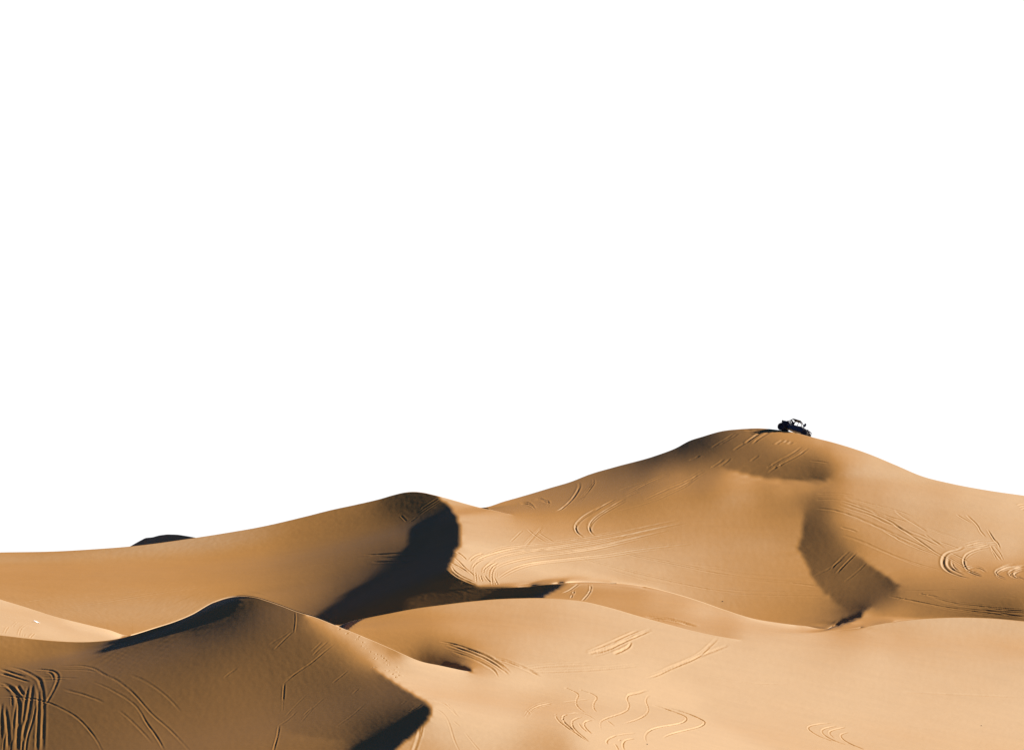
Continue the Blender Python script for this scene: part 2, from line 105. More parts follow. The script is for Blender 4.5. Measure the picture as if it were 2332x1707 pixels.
[10,144,1015,4101,2241,2422,1024,3310,3313,5133,1313,3013,1101,300,100,1,7610,6542,3,2012,0,1000,14,2002,4012,201,0,1000,0,2121,1001,2,4120,41,22,22,2040,4042,2224,4064,4380,1107,9033,1353,1513,100,5430,2012,2000,2020,2210,21,200,20,2002,2000,2000,2000,200,20,20,2,2102,2000,21,210,200,1200,2,214,2,2,2120,1210,1010,1130,111,11,2010,1001,1021,1000,100,1,1001,1100,112,100,1100,102,1001,1000,0,1,1,10,2010,1010,1212,0,1000,0,1210,1212,0,1,2],
[12,156,2221,5341,302,4058,4082,5328,2175,2199,5369,445,159,1731,1729,1728,18337,9543,304,25,0,3456,25,2016,2040,26,0,3600,1,1729,0,3457,289,290,3458,6936,3756,4034,7250,1178,2896,1818,4212,9383,8677,2161,7346,3480,288,3458,24,2030,2,3602,2016,2018,288,302,24,290,3624,1752,288,1728,2,24,24,3456,302,24,3456,2016,0,144,1873,1885,435,168,1897,0,156,12,12,1872,144,12,1,145,12,1729,14,1,1740,1728,146,1728,0,3625,1,12,0,3600,3625,1,0,0,1],
[12,182,9693,2199,147,6912,7226,3508,5389,5629,5677,5367,1884,1908,1740,144,16766,10806,171,2030,2,1728,2,24,3458,0,1752,14,1740,14,145,2028,2,288,3746,288,3482,312,4060,13874,14040,1080,8787,9208,735,12097,6387,602,26,290,2,3456,1,300,3600,25,2,24,3758,25,2,3456,144,24,3456,3456,0,3458,3481,289,0,0,1728,1872,444,2163,2052,12,12,1740,0,3601,5185,3600,13,1,1740,1728,144,12,169,12,1,3600,1729,0,144,1728,146,0,3468,1,0,144,1752,0,14],
[19,214,50756,21800,8040,6860,14480,15924,7982,21682,22383,21682,7280,7221,362,20,71194,35746,14083,39,39,13718,13719,14459,7620,13758,1,6859,361,362,6878,361,0,14117,13756,724,724,27438,15200,1486,22751,37191,7279,10911,34720,1503,6501,14119,13756,38,38,361,361,6860,0,13737,39,722,38,14461,723,0,722,14459,7582,7583,2,6897,2,363,7581,14079,362,6878,20958,20635,14079,6860,361,19,6860,6859,1,6860,6859,7220,361,19,7600,400,19,19,14079,7601,21,361,0,741,1,6859,399,0,6859,38,13737,1,39],
[25,234,115078,145184,50080,1907,1276,63802,1356,15703,15753,48828,17576,15653,16276,16250,175702,96883,49378,29,27,16875,15627,677,62502,16900,31279,678,25,15651,625,1,26,1277,1250,31302,1300,1300,62552,33802,126450,126455,16255,177100,2101,156984,39354,28,16875,50,15625,15626,75,626,626,15625,31277,31875,31250,50,2,16900,50,675,31927,31875,0,31250,16876,0,625,15626,16900,16276,47526,1876,15626,15625,16900,625,25,626,25,15650,625,25,1,15626,625,25,625,15625,15625,627,1251,1,15676,0,0,31251,1,15625,27,27,0,15625,627],
[31,224,93287,215486,215552,153980,2915,62,125056,32711,32706,90428,150012,32767,992,32,364284,212452,60580,60606,63,60543,59645,1923,31775,59646,31714,95,30753,994,993,962,29791,0,62,1984,59646,59584,1984,121152,67305,5867,30855,247040,155724,2201,19870,31717,60543,32,992,90335,30753,30783,29822,60543,1,31713,62,62,0,1023,33,1955,1953,0,0,29791,963,60544,32,29822,32674,30783,30846,29823,29791,31,1,32,29822,29791,30752,60543,32,1,29792,60576,1,29792,29791,0,31,0,961,0,31,961,0,29824,31746,59615,59583,1,961,60545,1953],
[35,186,439054,132376,397152,308884,132414,85786,173951,47991,215601,44136,46588,44210,128630,44101,567210,261040,45400,2485,2557,2485,2485,86977,172727,70,1295,44171,35,44103,42876,131111,1225,0,85750,85750,85820,85822,85820,174022,261137,266179,1645,476563,304123,1467655,432324,1299,42980,42910,44136,3780,44136,38,42878,42910,42877,86975,0,85787,0,85785,1,0,1225,0,85751,1226,42910,128625,1225,1226,42911,44103,3713,87011,1226,1296,1260,1225,86976,36,35,42876,1225,42910,37,42876,1225,37,1,1225,0,42876,0,0,1,0,0,87046,1296,0,42875,42945,2450,2485,1296],
[49,142,1450904,495208,830799,1076292,605598,120202,2401,720498,2403,7351,355496,124902,7449,2548,1663894,833356,477803,117748,7399,2499,235298,240101,14407,4900,122500,117698,355349,117698,120100,7203,1,3,0,235396,240102,127253,9657,9702,132157,626665,386614,477848,257508,3320350,591625,120102,124855,7204,352999,352999,120198,124853,237748,50,2402,0,0,117649,0,2500,0,117650,0,117650,120050,0,237702,148,120051,120099,120099,124902,120100,117650,49,117698,117649,117748,117698,2401,237700,147,122500,2500,2402,0,1,1,4851,1,1,235347,49,2401,2,49,2401,122502,0,117649,2,235347,2401,2499,4802],
[53,106,2416280,2422218,320768,1359716,1669032,461056,452409,898989,11348,744385,151689,455112,747248,151689,2250063,1199722,452254,297811,5672,154496,148879,148985,300779,2,2915,2862,151740,151740,151740,2862,148931,2809,0,5618,5618,595616,595614,297860,1196846,2390780,2390674,603936,1831629,1487053,304239,449494,151845,446791,151845,157360,455061,2862,446685,148877,1,1,53,1,2809,148930,151686,300563,148931,53,154549,149036,449440,151686,149036,151687,2863,151742,148933,53,148878,53,2810,148930,148877,148877,151686,148877,2809,53,148877,148930,55,2809,2809,0,148877,2915,0,154496,148877,106,154496,0,0,107,1,148879,5618,154496,55],
[67,82,2451534,4274344,4876142,310289,3349270,2756994,13541,13803,1823072,601528,13668,300833,305322,305456,4852676,2114738,1207748,305523,305388,606086,601661,1203053,18023,9114,601593,300831,305320,305454,305320,305320,4556,67,309809,4491,601662,9112,9114,610640,318721,1530960,2132492,4848138,1199275,4296315,606364,305252,305320,314233,314233,906980,300965,300965,4489,4490,68,300830,300763,300763,300764,4490,68,305253,300764,305253,13467,305253,300964,300831,305253,4557,906781,906979,4556,300830,4558,305387,300763,67,4490,67,1,4490,67,4489,67,606015,300764,0,300763,4489,601595,1,4624,0,606015,4489,69,606015,601593,67,2,601527,67,601595,4624],
[55,64,1337386,2021146,3043932,2045906,1173818,2202814,520914,841006,677658,6386,502262,9130,9240,508255,3173338,669038,1170900,339081,338856,115,166432,511229,668857,332862,502152,169401,175506,508203,169566,166433,169455,166376,0,6051,332750,332860,338912,338802,1001387,1013926,1341070,6383968,9117101,1833756,166382,3080,499183,166540,175506,9131,175453,499126,166430,166430,166432,3025,3026,3080,169455,166430,169401,166431,9130,169455,166540,166431,3081,169456,3081,499181,169565,3081,3028,335776,3026,335830,3026,3025,55,169401,166432,0,166376,172480,335775,166376,0,166375,335775,172480,166375,172482,0,335775,172426,0,335886,166486,166485,6050,1,0,166485,3135,6107],
[63,56,524036,1524354,3040892,5073406,2049032,2286459,2802948,754308,12351,1024256,23942,758269,1250236,250048,4013102,254669,2504756,254275,262082,254083,500220,1504378,523908,126,500094,754300,254206,754302,262020,254080,250113,4032,504126,63,7938,7940,500222,8192,266051,797962,4064386,2325801,5418387,512519,254206,254017,254016,254079,250236,254080,250236,4032,3970,4096,3970,1,250110,250048,250111,254080,4158,254080,254017,250111,254017,254080,254017,4033,254080,4033,254019,754174,250112,250048,257986,250048,63,250048,3969,63,1,250048,0,1,250048,0,250047,504063,258048,0,504063,1,250047,258050,65,0,250047,500159,63,4095,500094,0,500095,8001,4096],
[49,48,475498,480398,725400,1916596,2406802,367859,1796492,375206,840404,710701,705998,2503,235350,235642,1767435,128112,1294436,235455,14554,244954,50,362604,235498,245006,355398,355397,360300,129804,355594,124904,120099,117699,353046,2499,0,240102,244902,475498,475498,706093,587128,1979851,2403601,14411,2401,4852,237700,2402,2402,117699,2402,2402,49,50,117649,117649,49,120099,120099,117796,355351,120099,120100,7204,120100,120099,120100,124853,352996,120099,120099,52,117652,117700,2401,49,117650,237748,117650,2401,117698,51,2402,2499,117649,0,1,122500,0,237798,1,237699,4851,2500,0,122500,4853,122452,235298,49,117747,0,117651,2499,4853],
[51,44,265406,275810,806416,1612932,2965968,2170482,1206972,1769458,936622,146120,276014,275912,145660,411264,1602679,284556,1592277,138068,18209,151068,270608,803916,541061,398004,270708,140457,671212,671214,671114,135406,135257,7804,267954,5254,103,103,270608,535910,536012,4286554,6676977,591040,1495889,2711,132651,2601,137906,0,132652,0,51,52,132652,53,1,2601,2704,2602,2653,135255,135304,135304,132703,135304,132703,135255,2653,132703,2604,135253,7855,7854,51,2602,132702,2601,51,132652,2601,137904,2704,1,132651,51,265353,132702,53,0,2704,53,132651,132653,2703,0,267903,268006,2704,2703,137853,0,53,0,265302,5253,2704],
[31,44,1922,61506,121212,184638,430844,740608,131278,517298,38922,276868,121186,121212,5952,7786,277023,97738,328142,1004,37604,67374,29792,37576,89560,180732,92349,29795,32677,151998,92476,92352,30846,29823,29823,961,33,59584,59644,61630,123136,41769,752586,162427,418159,33698,29791,31,0,29791,2,0,1024,0,1024,1024,0,31,961,29822,29822,30784,30784,30784,29884,29823,30784,2914,89405,992,30783,992,91389,29792,2883,961,31,29792,961,29792,31744,1024,31,961,59613,29792,1023,60606,1,60543,59613,29792,1922,1,0,1953,29854,31746,33,33,1023,59582,1,2,961,1023,1955],
[27,42,39366,39420,40826,42392,162006,405766,452706,138013,308054,140110,65916,40878,157551,47397,49879,87424,238121,42349,83918,64220,56,44631,198373,59942,22653,20498,59806,62776,26332,61322,21900,811,730,19684,0,39366,40824,81650,83164,237149,316206,199190,22603,78792,20413,21141,40149,40095,0,2,21170,731,29,21168,29,0,21168,1,2244,2188,757,19713,2188,20439,20413,19711,20413,59050,27,59077,2187,28,1,21169,730,27,19710,29,730,27,19683,19683,19683,29,21168,29,40095,1,19683,1458,729,0,1485,40095,1485,784,39366,1,29,21141,1458,1,1458,21142,783],
[29,42,26071,2,50462,97616,149816,350036,654892,310270,375235,81130,326458,25442,123859,186154,112380,85748,318367,2626,128732,107663,97586,31204,125483,97760,98426,847,25318,122874,222174,75838,75780,25260,24419,29,1,58,60,50520,149816,127109,134050,29476,101040,26129,31,49620,0,26071,50460,1682,48780,1683,1,49677,900,0,841,841,24418,73196,73196,870,24419,24419,870,871,49706,49649,844,842,24419,25230,26100,841,1,842,900,842,0,29,49620,29,49678,1,900,24448,26071,24389,1682,841,0,0,841,24391,899,48809,26072,48778,1,843,899,58,841,49621,1],
[35,42,87045,2451,70,88202,174022,264744,786810,1321552,53399,578802,303984,316516,348082,1035580,332504,191082,691361,5125,265827,147121,131153,175315,6302,219629,129850,88275,129852,46586,220746,220612,132408,46588,1260,44101,0,2450,2450,88272,176474,257254,354382,258830,88270,85824,1225,1,2485,85750,71,140,140,42877,2,37,2450,42875,0,35,42910,35,1261,44101,1226,1226,1261,42876,42876,42910,42910,35,1226,36,1226,42876,42912,45360,35,1225,35,1296,45360,1296,42912,0,85785,35,86975,0,1225,0,0,0,0,85751,85785,45326,1295,45325,85750,85751,85785,35,2450,45326,2487],
[34,42,36,79832,78677,2312,2382,161912,402428,1047890,979026,516950,207453,521531,292923,988862,653694,28884,438673,82126,284513,254671,237025,120326,164225,165757,321438,110,80989,119103,200025,202543,121553,118085,117947,79798,1157,2,158442,80920,157354,122674,201386,46484,159602,2380,1156,41650,68,0,78644,78608,80956,78608,78608,41685,2,0,0,39304,1156,1190,39305,1190,117946,39338,39338,1156,39305,1156,1156,40461,39338,1156,1156,34,1157,1156,34,1,1225,34,1156,36,1,79764,39304,0,39304,0,0,0,39304,0,78608,39304,39372,1224,36,1224,41616,41616,39372,68,1156,79766,1225],
[37,42,53391,2777,0,101380,104044,101454,208240,723060,1561566,641762,986089,159074,1079110,830120,891577,136872,619203,58954,612058,68869,357471,105487,673591,61901,156067,110038,104050,50655,156104,263036,156258,57540,105416,50691,53428,101306,2738,76,2814,202690,108228,105566,2887,101384,53392,0,101306,0,50727,2777,74,74,2738,101306,74,101306,50653,0,1,50654,1369,50654,1370,4107,1369,50690,102714,50654,50653,37,1370,50690,50690,1369,50653,1369,1444,53428,50653,50653,0,1,0,50653,0,50653,0,0,0,1369,101306,0,50653,101306,101343,101343,101307,37,1371,1443,101345,37,2738,53392,2777],
[42,44,150025,74173,2,84,148176,151706,299966,455282,1655058,2580252,237500,986971,150071,888435,1229830,273128,831353,153612,822111,28819,592927,229320,1351361,89976,222393,448607,307278,151874,5335,520593,383003,375861,75895,1806,149941,0,84,151706,3528,74088,374014,77828,151706,3528,149942,148176,0,74172,130,150024,0,3528,0,86,148220,84,0,74088,44,1,1765,42,74130,42,74089,149940,74089,0,74089,74088,42,1765,1764,1764,149941,77659,74088,1764,74132,0,74088,0,42,0,42,148176,42,0,74088,3528,0,1764,3528,74088,77616,77616,77616,3528,148177,148218,74173,84,1764,149942,0],
[50,42,130000,252502,0,0,102,250100,5100,255104,1010306,3045710,4606732,1898122,653471,5628512,2890449,338805,1525652,140319,1507554,543350,875316,517551,2130816,1137767,507653,402,1015202,760210,375002,137550,642855,132755,125153,125001,125050,250000,0,100,2,2501,507601,512605,250001,102,130000,2,102,250002,7805,130050,0,2,100,255052,130101,2,250000,1,125101,127500,52,127500,252500,3,1,130050,2600,50,50,50,125001,130050,130050,125001,125052,252500,50,2500,250001,125001,0,2500,2600,2500,125100,0,101,125000,250000,0,1,5000,2500,250000,2500,2502,2502,2502,125100,125100,250052,50,5000,5050,101],
[54,42,314984,5833,5886,5888,0,5832,320762,320868,641630,1592464,5103982,4527938,4313046,7955467,209899,2439683,2411759,341784,1743881,1779952,1892773,350032,511339,1592622,1111104,178259,635910,968660,6164,475311,1116993,487355,160543,157464,2916,163297,5832,1,157572,157627,799146,793208,5834,5940,2,315036,5832,163352,169512,2917,0,317844,314928,0,317954,5832,0,317844,54,2916,157464,1,157518,157466,0,1,54,0,3025,160489,2972,2916,3025,54,1,157518,0,163297,2916,56,317844,1,5886,5833,1,157464,2,314982,0,1,2,0,0,157464,5832,5833,5833,5833,314982,5886,109,0,0,0,0],
[61,44,227104,226983,122,457805,7503,2,122,454086,14886,922932,2299950,8284060,4222338,5851064,1157220,401882,250597,2501029,64050,4128373,4767359,1183590,911652,2062045,922873,2054053,476309,2299946,1384708,227044,1146252,1153822,684730,124,61,3722,3721,61,227042,238206,472568,457684,454085,453964,461404,7564,7444,908168,238521,62,1,7443,234423,454084,14945,0,234423,234486,3721,7503,1,3721,3844,61,3721,3843,0,3721,63,457744,226982,3721,227042,0,226982,227103,3721,457683,234484,0,1,0,227104,63,0,457683,3721,122,1,2,61,0,0,453962,3721,457685,457683,3721,226983,457685,226981,2,0,0,63],
[60,42,432062,432060,0,223200,120,432000,0,432002,432120,439322,878522,2621286,8317460,5020240,6632395,390960,1589536,3914372,4975335,12841571,532679,2387410,219786,2628542,219720,3722,271020,1303200,1764610,216246,658860,1105503,11105,439320,216000,3662,216060,219661,3601,219781,1080063,180,439200,439202,439320,439322,432122,655262,220514,219661,60,216000,435602,223200,435720,7200,435600,435721,223201,0,60,223260,7260,216001,223262,0,0,223201,60,216000,3600,223201,60,216060,62,435600,216001,223262,435600,1,62,223260,62,0,435600,7260,7201,60,2,60,120,0,0,216000,120,216121,216002,2,0,0,0,0,0,3720,0],
[135,44,2460646,270,0,0,2,0,4920750,36450,36452,36452,4957472,9914942,44543256,99148884,62625831,78972846,69479235,47113276,49464280,103592282,86281220,24700735,212617446,41024450,230261824,111767002,46877022,2479556,19902514,9915490,2460376,12393410,4994328,4920755,4938976,2460510,2478601,2478736,2478736,2515188,54811,54682,4920750,37262,9878222,9878496,9914942,540,12395455,2515458,2478603,18225,2496825,4939245,0,18495,2,2460375,18227,2460375,0,4938975,2460376,4939245,1,0,2496826,18227,2460375,135,1,135,18496,18496,4938975,2460376,4920887,1,2496826,18495,2460646,4938977,1,2460375,36587,2460646,18227,270,1,270,0,135,36450,0,0,0,271,0,0,0,4920750,1,0,2496825,18495],
[389,44,117879059,389,302642,0,117727738,779,302642,779,117728516,117879837,235455478,235758120,353788502,1768643746,888428213,4417667264,2065849091,828181026,942886992,122268163,4482135052,4366249676,20527681076,6161017398,16569694286,16357341050,2425126180,532054400,589243981,472428060,4,294774476,2356220463,531445201,176592777,778,59015579,59318222,59015580,177046738,294319735,294624711,58864258,354091144,354396902,353790836,354093478,826217338,651314783,177046742,152488,390,117879060,389,59166902,2,59166511,391,0,117879059,58863870,59166511,0,389,0,58863869,117879061,1,117879838,58863870,58863869,151321,389,303031,1,389,58863869,152099,152099,303031,117728127,1,0,117879059,58864648,117728129,302643,389,2,0,389,778,151321,2,0,0,391,0,117727738,59166512,391,302642,0,117727739,1],
[1672,1660,149675620896,159018469314,140304819984,112248332268,93540280790,102899889334,130950785880,149658840702,177720919584,261907162922,289980437530,364795873266,420925642276,514454717312,1720710148722,1197231651338,916649859842,598640964034,495780296510,289969305418,74871414330,144931466336,1912624293387,435617033491,1926644145466,1674594780638,346194258174,28106865128,42093111636,18699673083,14039429538,107554508255,1323259107245,1781858260383,1735138554293,2473899632287,126718230639,14031044465,9348434569,46775728216,84175054314,18708074898,98206085389,238510902027,341416395907,388158583811,593958342391,500524317217,9354055963,0,4674216448,2,0,0,0,9348432896,1,3345,0,4674216448,2,0,9351228480,0,0,9348432896,1,0,0,0,0,0,0,0,0,0,0,1674,0,0,0,0,0,4679807616,1674,0,1674,4674219792,0,0,9351231824,1,5591168,1,0,1674,9348432896,9348432897,4679807617,2798928,4679807616,0,0,0,0],
[196,130,115446,22704055,22627025,1,197,7567952,7529536,38417,15059072,7529536,7568149,38615,39399,7645377,90738987,98236576,52706948,7838437,7760237,15212739,2,196,0,0,15097488,7606369,0,30156758,77028,7529929,15097490,37647878,30234377,105568740,45256418,407059478,2074390,15136297,15135904,15059464,15136102,76832,77226,30195766,45408502,60275492,75912370,144905975,46182146,7568540,7529735,1,76832,77224,15136298,76834,15059466,2,15059268,1,38416,7567953,7529734,7529537,15097684,7529733,7567952,7568148,22589196,115444,39005,38613,38417,7567953,7529536,0,0,76832,0,2,392,392,392,15097880,15097880,392,15059464,30118144,0,0,7606370,2,38416,2,0,76833,7529537,7529536,38808,196,38417,38416,7529732,7567952,198],
[166,134,13723057,4602019,4574795,4602018,166,9176314,27557,4629906,4629741,27558,13805559,4656965,22899205,13750943,64316369,23234195,22871653,4740633,4740135,9203705,27558,4629408,0,9176481,4574629,0,27888,0,2,0,27556,4574466,9232097,55113332,36706932,183911410,15596630,55114,55446,55114,332,55114,9204038,18352962,18408408,4685522,82613226,146573202,42476092,4601857,4657130,4601853,9176150,9148924,9204036,9148924,55112,0,4574628,0,4574463,27556,27557,27722,4602185,4601852,4574462,4574463,82669,13723057,4574463,4574299,4574462,166,1,55113,55113,9176481,55280,9176480,55280,55280,9176150,55112,55112,9148594,55112,332,332,9148594,333,9148592,0,333,166,27558,4574296,0,498,166,166,4601853,27556,166,3],
[126,138,47757,2016631,47629,127,2016253,2000377,2016252,15876,4016880,6001129,48006,6001507,2048133,6017135,20163026,18243175,6001511,2096141,31759,4032759,4000880,16129,0,0,2000376,0,2032128,2000628,4000752,0,0,6001128,2016885,24100782,16131798,76556608,7398158,8001756,8001504,252,254,4001004,4032756,4064510,8097016,16067274,16131542,32198058,26481810,6081651,16259,2000757,2000377,31754,4016880,2032128,4016630,4000752,1,2000502,15876,378,2000377,2000377,2000502,378,2000503,16002,6001257,2048130,2048005,16004,15877,16002,2000504,15878,4016630,31880,252,31752,252,252,32004,0,4000754,253,254,4000754,4032504,2032381,4000880,2032128,4000752,126,4000752,3,4016628,2000502,2000376,2016505,2016252,16004,2000377,2000502,16004],
[100,138,3010100,1010001,1000101,1010101,10100,1000100,10001,10203,102,1010102,3010101,3010101,3030301,1030300,10080602,15110719,5000303,1040403,1020005,2020001,1000200,102,2010000,20100,2010000,2000001,1,2000000,0,2010000,2010000,1000000,2030305,10120602,10101616,42282620,7999542,20201,1020202,2000004,2020000,2010200,2020002,2040004,4020402,6080604,14121210,10001414,18190818,1010406,5030103,30101,103,10001,1000000,0,1000000,1000200,102,1,10001,1000001,1010100,1000100,1000100,10001,10101,1010001,1010300,1000103,301,1000101,1000000,1000201,2010000,20100,201,200,4000000,0,2000002,20000,0,20002,1020201,20002,2000200,1040000,2,2000002,1020000,2010002,0,0,1000000,102,1,1,10001,100,3,3,10001,10201,1],
[112,144,12657,12881,1417585,1417473,1404929,12547,4215120,114,1430128,1417584,1417585,4252529,4252753,2822515,5720740,9972841,4252425,1430243,3,2834945,2809856,2809857,1,1404928,1430016,1430016,2809856,1404928,1430130,25202,0,4214784,2847825,19794882,25465902,64904914,19663984,2835058,5619936,25313,226,50290,5619936,5620160,5670114,8530148,16985478,3011914,15705986,5695428,4,1417809,1417808,1405264,336,112,225,112,1404928,12658,1405040,12656,113,12657,12657,1417473,1417472,1417585,1442561,37745,1417473,1404928,112,112,1,12768,25202,25088,1430018,2810080,1430016,2822626,25202,2822624,2809970,2810080,25202,2822626,25090,0,224,1405152,1405152,0,1404928,1404928,1405042,12544,112,1417473,12658,1405040,112,1405040,0],
[128,152,2113665,6291457,2113665,16513,2097537,2113664,16513,2130049,16384,2113537,2113667,2113921,2146437,8405121,4293378,10568349,10567813,2097152,2130049,4194561,0,2129920,130,4210688,4210688,16384,2097408,4194304,4210945,2097409,4194434,2097282,2113667,33653506,42240012,63375376,25153950,4194307,258,4227076,4194304,4194560,65536,4227330,8421890,16810754,12681990,33654026,37798408,4227328,4260354,2097408,2113539,16385,2113537,1,128,0,16641,2113793,128,16385,2113537,2113537,2113537,2097281,2113537,6307968,2097537,2113665,1,16385,2097280,4210688,2097152,4194304,257,4194306,4194304,32768,4194560,2129920,4194560,32896,33024,32898,512,32770,256,4194306,4210688,32896,128,0,4210688,1,1,2097153,2113793,128,2097153,16384,128,4210689,16385],
[144,162,3006721,62353,3007153,8978833,20880,3006865,62211,20737,20737,21169,8978833,9020305,21171,6055347,9082950,8979153,9020883,2985987,20737,41616,2,21024,3027456,2985984,3027456,5971968,144,2985986,3027602,5992706,2985984,5992706,3006867,30067778,48234252,66274864,41783788,3027459,6054914,288,41474,290,290,6055202,11985698,12068644,18041188,6180486,15138442,6055496,5972260,292,20738,3006721,1,62208,0,0,144,2986130,20737,3006721,20880,3006865,20737,2986416,20881,62355,62353,2986129,20880,144,21025,144,5971969,2985984,5971970,288,288,2,288,5971970,2,288,2,41760,5971970,5972256,5971968,3027456,41472,21025,288,144,3027600,20736,20736,20736,144,2985985,144,1,2985985,2985984,146],
[158,180,11833411,11858690,4019363,75053,3969279,11857901,11833411,3944471,3969277,11858059,3969750,4019365,19722035,7888940,27661064,3945133,19747631,24967,3944470,316,0,0,7913588,50086,24964,3994240,49928,7888625,7913905,49929,7888625,3944629,25438,31854697,71499438,103054880,63087844,15802689,316,7888942,7888942,7938552,7938552,7938868,7938872,15827812,23816296,31654990,47432234,15827809,7989114,7938554,49928,50086,3944470,50086,3944312,49928,0,159,11832937,3944470,3969277,24965,3944787,74893,11858059,3969434,3969435,24965,3944313,3944312,158,3944629,0,49929,316,7888624,49928,7888940,50088,7888940,317,49930,7913904,7888626,7938552,49928,2,316,0,0,158,25280,24964,0,158,158,3944470,7913748,24965,3944470,24966,158,1],
[164,200,13313687,13313687,13260223,13233653,4438005,4438333,4438333,80853,4438005,13259731,4438007,22135573,80852,8876009,66272078,8903097,13421271,27061,26897,53792,0,53956,4410944,27224,53792,26896,26898,0,0,0,4411272,166,13259892,44271802,79830294,88706304,105843654,4411109,8875682,107584,54120,8822216,8821890,8875684,8876338,17752018,17805812,8984254,13287614,8876018,8876010,8822546,330,2,0,27224,8821888,8848784,4410944,26896,27060,4437841,4411436,4438004,4438004,4438004,27061,13232999,4411109,4411108,26896,8848785,4410945,164,4410944,8821890,53956,328,8849114,53958,8822216,53792,8821890,8821888,53792,328,53794,8822216,54121,8848784,0,0,0,4464900,0,4410944,4410944,0,27225,4410945,4410944,0,1,26896,0],
[170,218,5058013,14826215,14825875,4999873,14768411,14768071,14768071,14768073,14768071,5000210,4999871,29411,86873,39304002,93376244,5000235,24652212,29411,4942070,342,1,9854902,341,0,28900,9826000,1,0,0,4970800,9826172,4970801,4942070,59130420,79073134,118261540,167025022,9854901,341,9826342,9826340,57802,9826680,9884140,19767942,19767942,39362822,39420624,39362482,9884143,9884142,9883802,57802,340,9826340,57801,9826000,4913000,0,1,4913171,170,4942071,510,28903,4941903,4942071,29071,4941901,28901,170,4913001,9854900,28901,9826000,28900,9826002,57800,9883800,340,340,57802,57800,340,9826340,9826000,340,57974,9854902,4970800,4913002,57972,28900,9855240,1,9854900,57801,170,170,4913000,4913000,4913000,4913000,4970800,0],
[162,232,21336861,12886293,12834129,12833803,4330747,4278259,4330747,4278261,4278261,4330425,4277937,4278261,8503219,17111088,106419746,4278597,4330747,26731,26407,2,0,4251853,8503220,52650,52489,4251528,0,0,0,0,4251852,8503056,4330261,59784160,76897200,60048560,229570222,12754584,8503058,8555544,52490,8503382,52490,17006438,8556192,8608360,8661172,17164230,4409322,8555552,8555546,4304340,8503382,8503056,324,8503056,4251528,8503058,1,4251690,26408,4277934,4251529,12754747,4277934,12755070,4277934,4277773,163,4251529,4251528,162,4251690,164,4251528,324,4251852,326,326,8555544,8555544,8529624,8503380,0,52652,52488,8503380,324,52488,2,8503056,26569,52488,4304017,2,0,26244,4251852,0,8503218,8529301,1,162,8529300,0],
[146,244,9401089,9401091,9443429,3176235,3176235,3176525,9400359,9400795,9358163,9358163,3134183,3112575,3197547,12576440,71813604,107321,3176087,3133893,21462,292,0,42778,3112429,21608,21318,0,0,21318,3154916,6288222,6224272,1,21316,37644640,56361270,31507402,261413602,42632,1,6224274,12448836,42924,6267196,6267196,6309538,12491762,18716036,18758670,18716326,85849,42926,6266906,42632,2,148,9379042,6224274,3154769,21318,21316,21609,3112139,64094,63949,9336555,3133453,9336555,21462,21462,146,21317,21316,146,3112429,42778,6224272,6266905,6266904,3154768,294,294,42634,3112138,42634,0,6224274,42632,42924,2,6224272,293,42780,0,6224420,293,42632,42632,146,21318,3112136,0,6245588,6245881,42633,0],
[122,250,9124261,9124505,5492809,9124261,5462795,5492199,5463039,1860625,5492321,1860869,5492321,14885,1815849,3662196,38326912,9124267,14885,1831345,15250,2,1815848,14886,124,3631696,29769,3646580,0,1845617,0,0,1815848,1815850,124,25542166,25631972,25602452,217901530,3631942,0,1816092,59662,29770,29772,30014,3632188,3691480,7323418,3691968,59786,7263642,7263638,30012,244,29768,3631696,7278276,1815848,15128,0,1815848,1815970,15006,1815971,1830855,1830854,15007,15007,1815971,5447544,15008,122,1,1,122,3646580,29890,2,3631698,3631940,3631698,3661588,3631941,29768,0,244,244,3661466,244,244,244,29892,3631696,3631696,244,3631698,0,2,244,29769,0,1845738,1845740,29892,0,30012],
[162,254,12886295,21389025,12833807,12781641,12833481,4278259,4330427,12833805,12833803,12781317,4330425,4277773,4278096,652,55717146,29761193,4252014,4330749,26407,26568,8503056,52489,1,0,26246,4304016,0,0,0,52489,0,8529625,162,76843734,76844714,42833464,686535278,8556193,4,8503056,649,8555868,17006436,8555546,17111090,17059248,17111416,17163902,25562306,8556192,8555868,8503382,52488,8529626,324,52488,52489,162,4251528,26244,26245,4251691,4277773,4251529,78735,4251691,4251691,162,3,4251529,4251690,4251692,4251528,26244,0,324,8503380,52488,52490,52812,324,4304018,324,8529624,8503056,52488,326,8503058,52490,52488,8503380,324,52490,52812,52490,326,8503380,324,2,26569,2,8503056,26569,2,0],
[194,246,22017643,22017645,22092917,7414877,7414489,7414489,22017643,22017645,7414489,7414879,21904737,194,29243366,75274,95409399,7414495,7339217,7414875,37831,75273,194,0,0,7376656,75272,14640404,14602962,14640404,1,7301384,14602768,0,29205925,88145844,117276122,73468594,1410429678,29432135,14678428,0,14602964,390,75662,14678430,14678816,14678818,14753704,29206704,150936,14753318,75662,14602770,14603158,14678040,2,7301386,37638,0,194,7301385,7339214,7339020,37830,7339215,7301579,112909,37637,7339021,37832,37637,38025,1,37637,7376850,0,0,14602770,14603156,14603156,2,75274,14602768,14602964,75272,388,14603156,14603156,14678042,14678040,14602770,75274,75274,75662,14678044,75662,14678042,390,14602770,75272,14602768,14640793,0,0,194,0],
